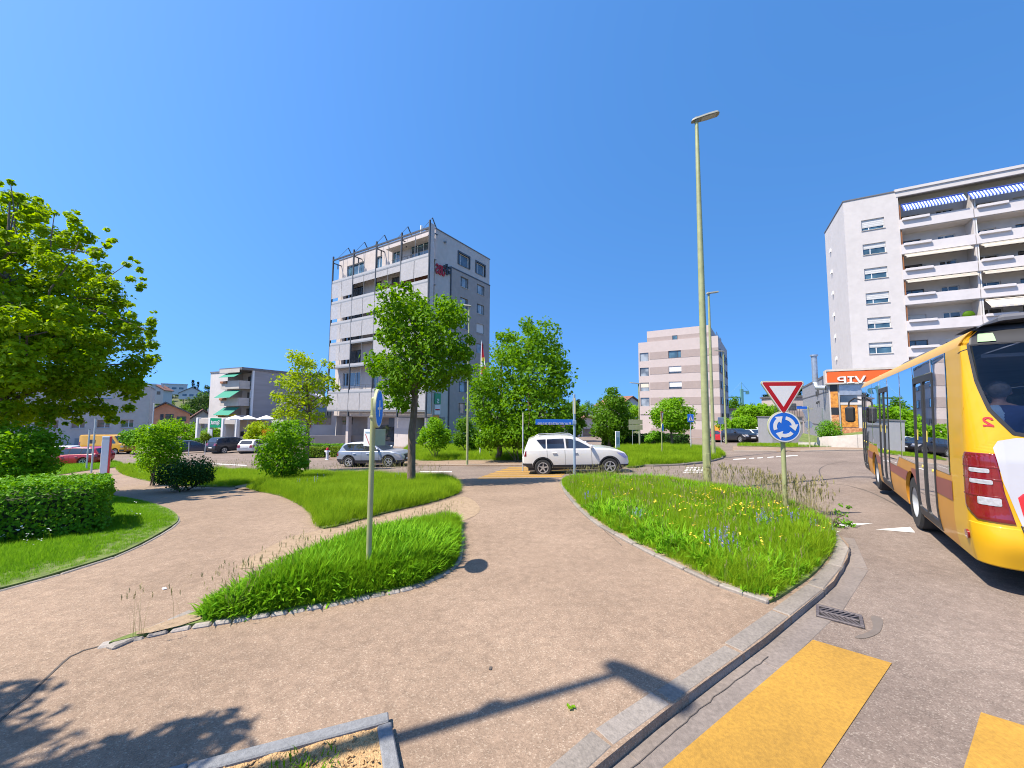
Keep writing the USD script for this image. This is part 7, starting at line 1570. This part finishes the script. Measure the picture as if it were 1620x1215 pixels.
# blue cycle sign seen from its edge, in the front verge, with two small plates below
bxx, byy = at(583, 4.72, 890); bz = float(T(bxx, byy))
cs = thing('cycle_path_sign', 'round blue path sign seen nearly edge-on, on a pole in the front verge', 'traffic sign', (bxx, byy, bz), math.radians(98))
zc_ = zat(588, 646, 4.72) - bz; pole(cs, 0, 0, -.3, zc_ + .12, .032, 'pole_green')
dsc, t5, dd = disc_sign(cs, zc_, .235, 'sign_blue_light', d=-.04); part(dsc, 'symbol', t5(ext(unary_union([rrect(-.03, .02, -.10, .10, .01), rrect(-.11, .11, -.015, .015, .01)]), .003, dd)), 'sign_white')
part(cs, 'clamp', cbx(-.038, .038, -.045, .038, zc_ - .12, zc_ - .09, .006), 'sign_back')
# notice boards on a post behind it
bxx, byy = at(590, 11.8, 700); bz = float(T(bxx, byy)); nb_ = thing('notice_sign', 'white notice plate with a red slash beside an olive plate behind the blue sign pole', 'traffic sign', (bxx, byy, bz), 0)
pole(nb_, 0, 0, -.2, zat(590, 700, 11.8) - bz, .03, 'pole_green'); z0, z1 = zat(580, 706, 11.8) - bz, zat(580, 679, 11.8) - bz
r_ = math.radians(-38); p_ = part(nb_, 'white_plate', mv(bx(-.36, .0, -.05, -.035, z0, z1), (0, 0, 0), math.radians(-30)), 'sign_white'); part(p_, 'red_slash', mv(t3(ext(LineString([(-.28, z1 - .16), (-.10, z0 + .06)]).buffer(.012), .003, .002)), (0, 0, 0), math.radians(-30)), 'sign_red'); part(p_, 'print', mv(bx(-.29, -.09, -.053, -.0505, z1 - .13, z1 - .08), (0, 0, 0), math.radians(-30)), 'pole_blue')
part(nb_, 'olive_plate', mv(bx(.04, .36, -.05, -.035, z0 + .02, z1), (0, 0, 0), math.radians(38)), 'sign_back')
# street name sign on a slim blue-grey pole
bxx, byy = at(909, 15.8, 740); bz = float(T(bxx, byy)); sn = thing('street_name_sign', 'blue street name plate on a slim blue-grey pole beside the white car', 'street sign', (bxx, byy, bz), 0)
zt_ = zat(909, 624, 15.8) - bz; pole(sn, 0, 0, -.2, zt_, .05, 'pole_blue'); z0, z1 = zat(880, 672, 15.8) - bz, zat(880, 663.5, 15.8) - bz
pt = part(sn, 'name_plate', cbx(-1.58, -.06, -.03, .0, z0, z1, .006), 'sign_blue'); m = mtext('Kunimattstrasse', (z1 - z0) * .46, .004, False, 1.36); part(pt, 'lettering', mv(m, (-.82, -.034, z0 + (z1 - z0) * .28)), 'sign_white')
part(sn, 'edge_sign', cbx(-.02, .02, -.28, .28, zat(909, 655, 15.8) - bz, zat(909, 630, 15.8) - bz, .008), 'sign_back'); part(sn, 'clamp', cbx(-.07, .07, -.07, .07, z0 + .02, z1 - .02, .01), 'pole_blue')
bxx, byy = at(827, 19.5, 700); bz = float(T(bxx, byy)); s2 = thing('edge_on_sign', 'slim pole with a plate seen edge-on left of the white car', 'traffic sign', (bxx, byy, bz), 0)
pole(s2, 0, 0, -.2, zat(827, 655, 19.5) - bz, .035, 'pole_steel'); part(s2, 'plate', cbx(-.02, .02, -.33, .33, zat(827, 673, 19.5) - bz, zat(827, 653, 19.5) - bz, .008), 'sign_back')
# signs beyond the crossing
bxx, byy = at(1093, 30, 700); bz = float(T(bxx, byy)); s3 = thing('crossing_sign', 'square blue pedestrian crossing sign near the round-headed tree', 'traffic sign', (bxx, byy, bz), 0)
pole(s3, 0, 0, -.2, zat(1093, 655, 30) - bz, .035, 'pole_steel'); zc_ = zat(1093, 661.5, 30) - bz; pp = part(s3, 'plate', cbx(-.23, .23, -.07, -.04, zc_ - .31, zc_ + .31, .01), 'sign_blue'); part(pp, 'white_triangle', t3(ext(Polygon([(-.17, zc_ - .2), (.17, zc_ - .2), (0, zc_ + .2)]), .003, .021)), 'sign_white')
part(pp, 'walker', t3(ext(unary_union([LineString([(0, zc_ + .06), (0, zc_ - .06)]).buffer(.025), LineString([(0, zc_ - .05), (-.06, zc_ - .18)]).buffer(.018), LineString([(0, zc_ - .05), (.06, zc_ - .18)]).buffer(.018), Point(0, zc_ + .11).buffer(.03)]), .003, .025)), 'sign_black')
bxx, byy = at(1047, 27.0, 700); bz = float(T(bxx, byy)); s4 = thing('yield_sign', 'distant give way sign over a small blue disc, turned sideways', 'traffic sign', (bxx, byy, bz), math.radians(58))
zt_ = zat(1047, 651, 27) - bz; pole(s4, 0, 0, -.2, zt_ - .05, .04, 'pole_green'); tri = Polygon([(-.45, zt_), (.45, zt_), (0, zt_ - .78)]).buffer(-.05).buffer(.05); q_ = part(s4, 'triangle_plate', t3(ext(tri, .03)), 'sign_red'); part(q_, 'white_field', t3(ext(tri.buffer(-.10), .003, .03)), 'sign_white'); disc_sign(s4, zt_ - 1.1, .30, 'sign_blue_light')
bxx, byy = at(1006, 39, 700); bz = float(T(bxx, byy)); s5 = thing('direction_sign', 'olive backs of two stacked direction signs left of the pink block', 'traffic sign', (bxx, byy, bz), .1)
for x in (-.35, .35): pole(s5, x, 0, -.2, zat(1006, 664, 39) - bz, .03, 'pole_steel')
for a, b in ((664, 671.5), (672.3, 680)): part(s5, 'plate', cbx(-.72, .72, -.05, -.03, zat(1006, b, 39) - bz, zat(1006, a, 39) - bz, .008), 'sign_back')
bxx, byy = at(1141, 40, 700); bz = float(T(bxx, byy)); s6 = thing('blue_sign', 'pale blue back of a square sign beside the third lamp post', 'traffic sign', (bxx, byy, bz), .2); pole(s6, 0, 0, -.2, zat(1141, 661, 40) - bz, .03, 'pole_steel'); part(s6, 'plate', cbx(-.35, .35, -.05, -.03, zat(1141, 671, 40) - bz, zat(1141, 660, 40) - bz, .01), 'pole_blue')
bxx, byy = at(1281, 27.5, 705); bz = float(T(bxx, byy)); s7 = thing('sign_post', 'post with a blue street plate and sign backs by the shop wall', 'traffic sign', (bxx, byy, bz), 0)
zt_ = zat(1281, 643, 27.5) - bz; pole(s7, 0, 0, -.2, zt_, .045, 'pole_green'); part(s7, 'street_plate', cbx(-.78, -.05, -.02, .02, zt_ - .18, zt_, .006), 'sign_blue'); part(s7, 'short_plate', cbx(.05, .35, -.02, .02, zt_ - .2, zt_ - .12, .006), 'sign_back')
part(s7, 'triangle_plate', t3(ext(Polygon([(-.42, zt_ - .25), (.1, zt_ - .25), (-.1, zt_ - .95)]).buffer(.02), .02), .0), 'galvanised'); part(s7, 'disc_plate', t3(mapv(ext(Point(0, 0).buffer(.27), .02), lambda V: V + [0, zt_ - 1.3, 0]), .0), 'galvanised'); part(s7, 'lower_disc', t3(mapv(ext(Point(0, 0).buffer(.09), .02), lambda V: V + [-.05, zt_ - 1.75, 0]), .0), 'sign_back')
# left: cycle sign, advertising pillar, slim poles
bxx, byy = at(240, 40, 690); bz = float(T(bxx, byy)); s8 = thing('cycle_path_sign', 'small round blue sign on a tall slim pole in front of the orange house', 'traffic sign', (bxx, byy, bz), -.2); pole(s8, 0, 0, -.2, zat(240, 638, 40) - bz, .05, 'pole_steel'); disc_sign(s8, zat(239, 677, 40) - bz, .40, 'sign_blue_light', 'sign_white', d=-.06)
bxx, byy = at(167, 22.5, 727); bz = float(T(bxx, byy)); pil = thing('advertising_pillar', 'flat white advertising pillar with a red edge in front of the red car', 'advertising pillar', (bxx, byy, bz), math.radians(32))
zt_ = zat(167, 690, 22.5) - bz; part(pil, 'panel', cbx(-.20, .12, -.06, .06, .05, zt_, .015), 'sign_white'); part(pil, 'red_edge', cbx(.122, .20, -.065, .065, .05, zt_ - .02, .01), 'bus_red'); part(pil, 'foot', cbx(-.18, .18, -.10, .10, -.1, .05, .01), 'steel_grey'); part(pil, 'head_strip', bx(-.19, .11, -.064, -.0605, zt_ - .18, zt_ - .12), 'pole_steel')
for px, Y, a, lab in ((147, 24, 662, 'slim grey post left of the advertising pillar'), (139, 26, 680, 'short grey post left of the slim post')):
    bxx, byy = at(px, Y, 715); bz = float(T(bxx, byy)); q_ = thing('sign_post', lab, 'post', (bxx, byy, bz)); pole(q_, 0, 0, -.2, zat(px, a, Y) - bz, .045, 'pole_steel'); part(q_, 'cap', cyl((0, 0, zat(px, a, Y) - bz), (0, 0, zat(px, a, Y) - bz + .05), .05, n=10), 'steel_grey')
for px, Y, lab in ((299, 40, 'low grey post in front of the dark estate car'), (325, 41, 'low grey post below the round clipped shrub')):
    bxx, byy = at(px, Y, 705); bz = float(T(bxx, byy)); q_ = thing('sign_post', lab, 'post', (bxx, byy, bz)); pole(q_, 0, 0, -.2, 1.3, .035, 'pole_steel'); part(q_, 'cap', cyl((0, 0, 1.3), (0, 0, 1.36), .045, n=10), 'steel_grey')
bxx, byy = at(333, 50, 690); bz = float(T(bxx, byy)); q_ = thing('parking_sign', 'slim post with a white plate under the green shop sign', 'traffic sign', (bxx, byy, bz)); pole(q_, 0, 0, -.2, 2.6, .035, 'pole_steel'); part(q_, 'plate', cbx(-.22, .22, -.06, -.03, 1.8, 2.6, .01), 'sign_white')
# hydrant
bxx, byy = at(518, 31.5, 715); bz = float(T(bxx, byy)) - .1; hy = thing('hydrant', 'white hydrant with a red cap between two box hedges', 'hydrant', (bxx, byy, bz))
part(hy, 'body', lathe([(.0, 0), (.16, 0), (.16, .05), (.10, .08), (.10, .62), (.13, .64), (.13, .80), (.0, .80)], 16), 'sign_white', smooth=30); part(hy, 'outlet', J(cyl((-.22, 0, .70), (.22, 0, .70), .055, n=12), cyl((0, -.2, .60), (0, 0, .60), .06, n=12)), 'sign_white'); part(hy, 'cap', lathe([(.0, .80), (.12, .80), (.12, .90), (.07, .99), (.0, 1.02)], 16), 'sign_red', smooth=30)
# flagpole with a hanging flag
bxx, byy = at(760, 31, 690); bz = float(T(bxx, byy)); fp = thing('flagpole', 'white flagpole with a hanging red and yellow flag beside the office tower', 'flagpole', (bxx, byy, bz))
zt_ = zat(761, 540, 31) - bz; part(fp, 'pole', lathe([(.06, 0), (.05, zt_ * .6), (.03, zt_), (.0, zt_ + .02)], 12), 'frame_white', smooth=30); part(fp, 'finial', lathe([(.0, zt_), (.06, zt_ + .04), (.0, zt_ + .1)], 10), 'chrome')
zf0, zf1 = zat(761, 592, 31) - bz, zat(761, 545, 31) - bz; V, F = [], []
nu, nv = 12, 24
for i in range(nu + 1):
    for j in range(nv + 1):
        u, v = i / nu, j / nv; w = .10 + .36 * (v ** 1.1); V.append((u * w - .02, .07 * math.sin(u * 9 + v * 3) * (.3 + v), zf1 - (zf1 - zf0) * v + .15 * u * (1 - v)))
for i in range(nu):
    for j in range(nv): q = i * (nv + 1) + j; F += [[q, q + nv + 1, q + nv + 2], [q, q + nv + 2, q + 1]]
V, F = np.array(V), np.array(F); vm = (np.array([(f.min() % (nv + 1)) for f in F])) / nv
usdkit.material(stage, '/World/Looks/flag_red', {'p': ('principled_bsdf', {'base_color': (.55, .02, .03), 'roughness': .8})}, [], surface='p.BSDF')
part(fp, 'flag', (V, F[(vm < .45) | (vm > .72)]), 'flag_red', smooth=True); part(fp, 'flag', (V, F[(vm >= .45) & (vm <= .58)]), 'sign_yellow', smooth=True); part(fp, 'flag', (V, F[(vm > .58) & (vm <= .72)]), 'sign_white', smooth=True)
# white stele, bollard, terrace parasols, low fence posts
bxx, byy = at(977, 34, 700); bz = float(T(bxx, byy)); st_ = thing('info_pillar', 'slim white information pillar in front of the dark conical tree', 'information pillar', (bxx, byy, bz), .35); part(st_, 'panel', cbx(-.22, .22, -.06, .06, .04, zat(977, 682, 34) - bz, .015), 'sign_white'); part(st_, 'foot', cbx(-.2, .2, -.1, .1, -.1, .04, .01), 'steel_grey'); part(st_, 'print', bx(-.15, .12, -.064, -.061, .6, 1.2), 'pole_blue')
bxx, byy = at(1213, 38, 706); bz = float(T(bxx, byy)); bo_ = thing('bollard', 'white bollard with a red top at the edge of the car park', 'bollard', (bxx, byy, bz)); part(bo_, 'post', lathe([(.14, 0), (.10, .04), (.09, .75), (.0, .75)], 14), 'sign_white', smooth=30); part(bo_, 'top', lathe([(.22, .62), (.22, .80), (.10, .86), (.0, .87)], 14), 'sign_red', smooth=30); part(bo_, 'base', cyl((0, 0, 0), (0, 0, .05), .2, n=14), 'trim_black')
for k, (px, lab) in enumerate(((372, 'leftmost white parasol above the arcade'), (392, 'middle white parasol above the arcade'), (421, 'rightmost white parasol beside the restaurant'))):
    Y = 52 - k; bxx, byy = at(px, Y, 670); bz = float(T(bxx, byy)); um = thing('parasol', lab, 'parasol', (bxx, byy, bz), 0, 'white parasols of the restaurant terrace'); zp = zat(px, 657, Y) - bz; Rr = (1.05, 1.0, 1.1)[k]
    n = 8; a = np.arange(n) * 2 * PI / n; V = [(0, 0, zp)] + [(Rr * math.cos(q), Rr * math.sin(q), zp - .42) for q in a] + [(Rr * math.cos(q), Rr * math.sin(q), zp - .56) for q in a]; F = [[0, 1 + i, 1 + (i + 1) % n] for i in range(n)] + [[1 + i, 9 + i, 9 + (i + 1) % n] for i in range(n)] + [[1 + i, 9 + (i + 1) % n, 1 + (i + 1) % n] for i in range(n)]
    part(um, 'canopy', (np.array(V, float), np.array(F)), 'parasol_white'); part(um, 'pole', cyl((0, 0, 0), (0, 0, zp), .03, n=8), 'pole_steel'); part(um, 'rib', J(*[cyl((0, 0, zp - .03), (Rr * math.cos(q), Rr * math.sin(q), zp - .44), .012, n=4) for q in a]), 'pole_steel')
ow = thing('orange_awning_van', 'orange van roof behind the black parked car on the right', 'van', (*at(1158, 52, 690), float(T(*at(1158, 52, 690)))), -.9)
ob = Polygon([(-2.3, .45), (-2.3, 1.95), (.8, 1.95), (1.5, 1.2), (2.2, 1.0), (2.3, .5), (2.2, .35), (-2.2, .35)]); OS = Shell(ob, lambda x, z: .92 - .05 * np.clip((np.asarray(z) - 1) / 1, 0, 1), .07)
part(ow, 'body', OS.mesh, 'sign_orange', smooth=38); part(ow, 'windscreen', OS.rim((1.5, 1.2), (.8, 1.95), -.85, .85), 'car_glass'); part(ow, 'side_window', OS.side(sbox(-.1, 1.2, .8, 1.75), .006), 'car_glass')
for wx in (-1.4, 1.45):
    for s in (1, -1): wheel_parts(ow, wx, s * .80, .32, .2, 6, 'rim_grey', s)
lf = U(903, 1123); solo('fallen_leaf', mv(leaf_mesh(np.array([[0, 0, .012], [.02, .015, .01], [-.015, .02, .012]]), np.array([[.2, .1, 1], [-.2, .1, 1], [.1, -.3, 1.]]), np.array([.05, .045, .04]), 3), (lf[0], lf[1], float(T(*lf)))), 'leaf_shrub', 'small green leaf lying on the path by the lamp shadow', 'leaf')
# small litter and stones on the path
LR_ = random.Random(6)
for i, (px, py, s, mt, lab) in enumerate(((152, 888, .035, 'sign_white', 'scrap of white paper on the left path'), (260, 932, .03, 'sign_white', 'small white crumb in the middle of the left path'), (776, 1058, .018, 'crack', 'dark pebble on the path above the lamp shadow'))):
    x, y = U(px, py); a = LR_.uniform(0, 3); tl_ = cbx(-s, s, -s * .6, s * .6, 0, s * .3, s * .1); solo('litter', (mv(tl_, (x, y, float(T(x, y)) + .003), a)), mt, lab, 'litter')
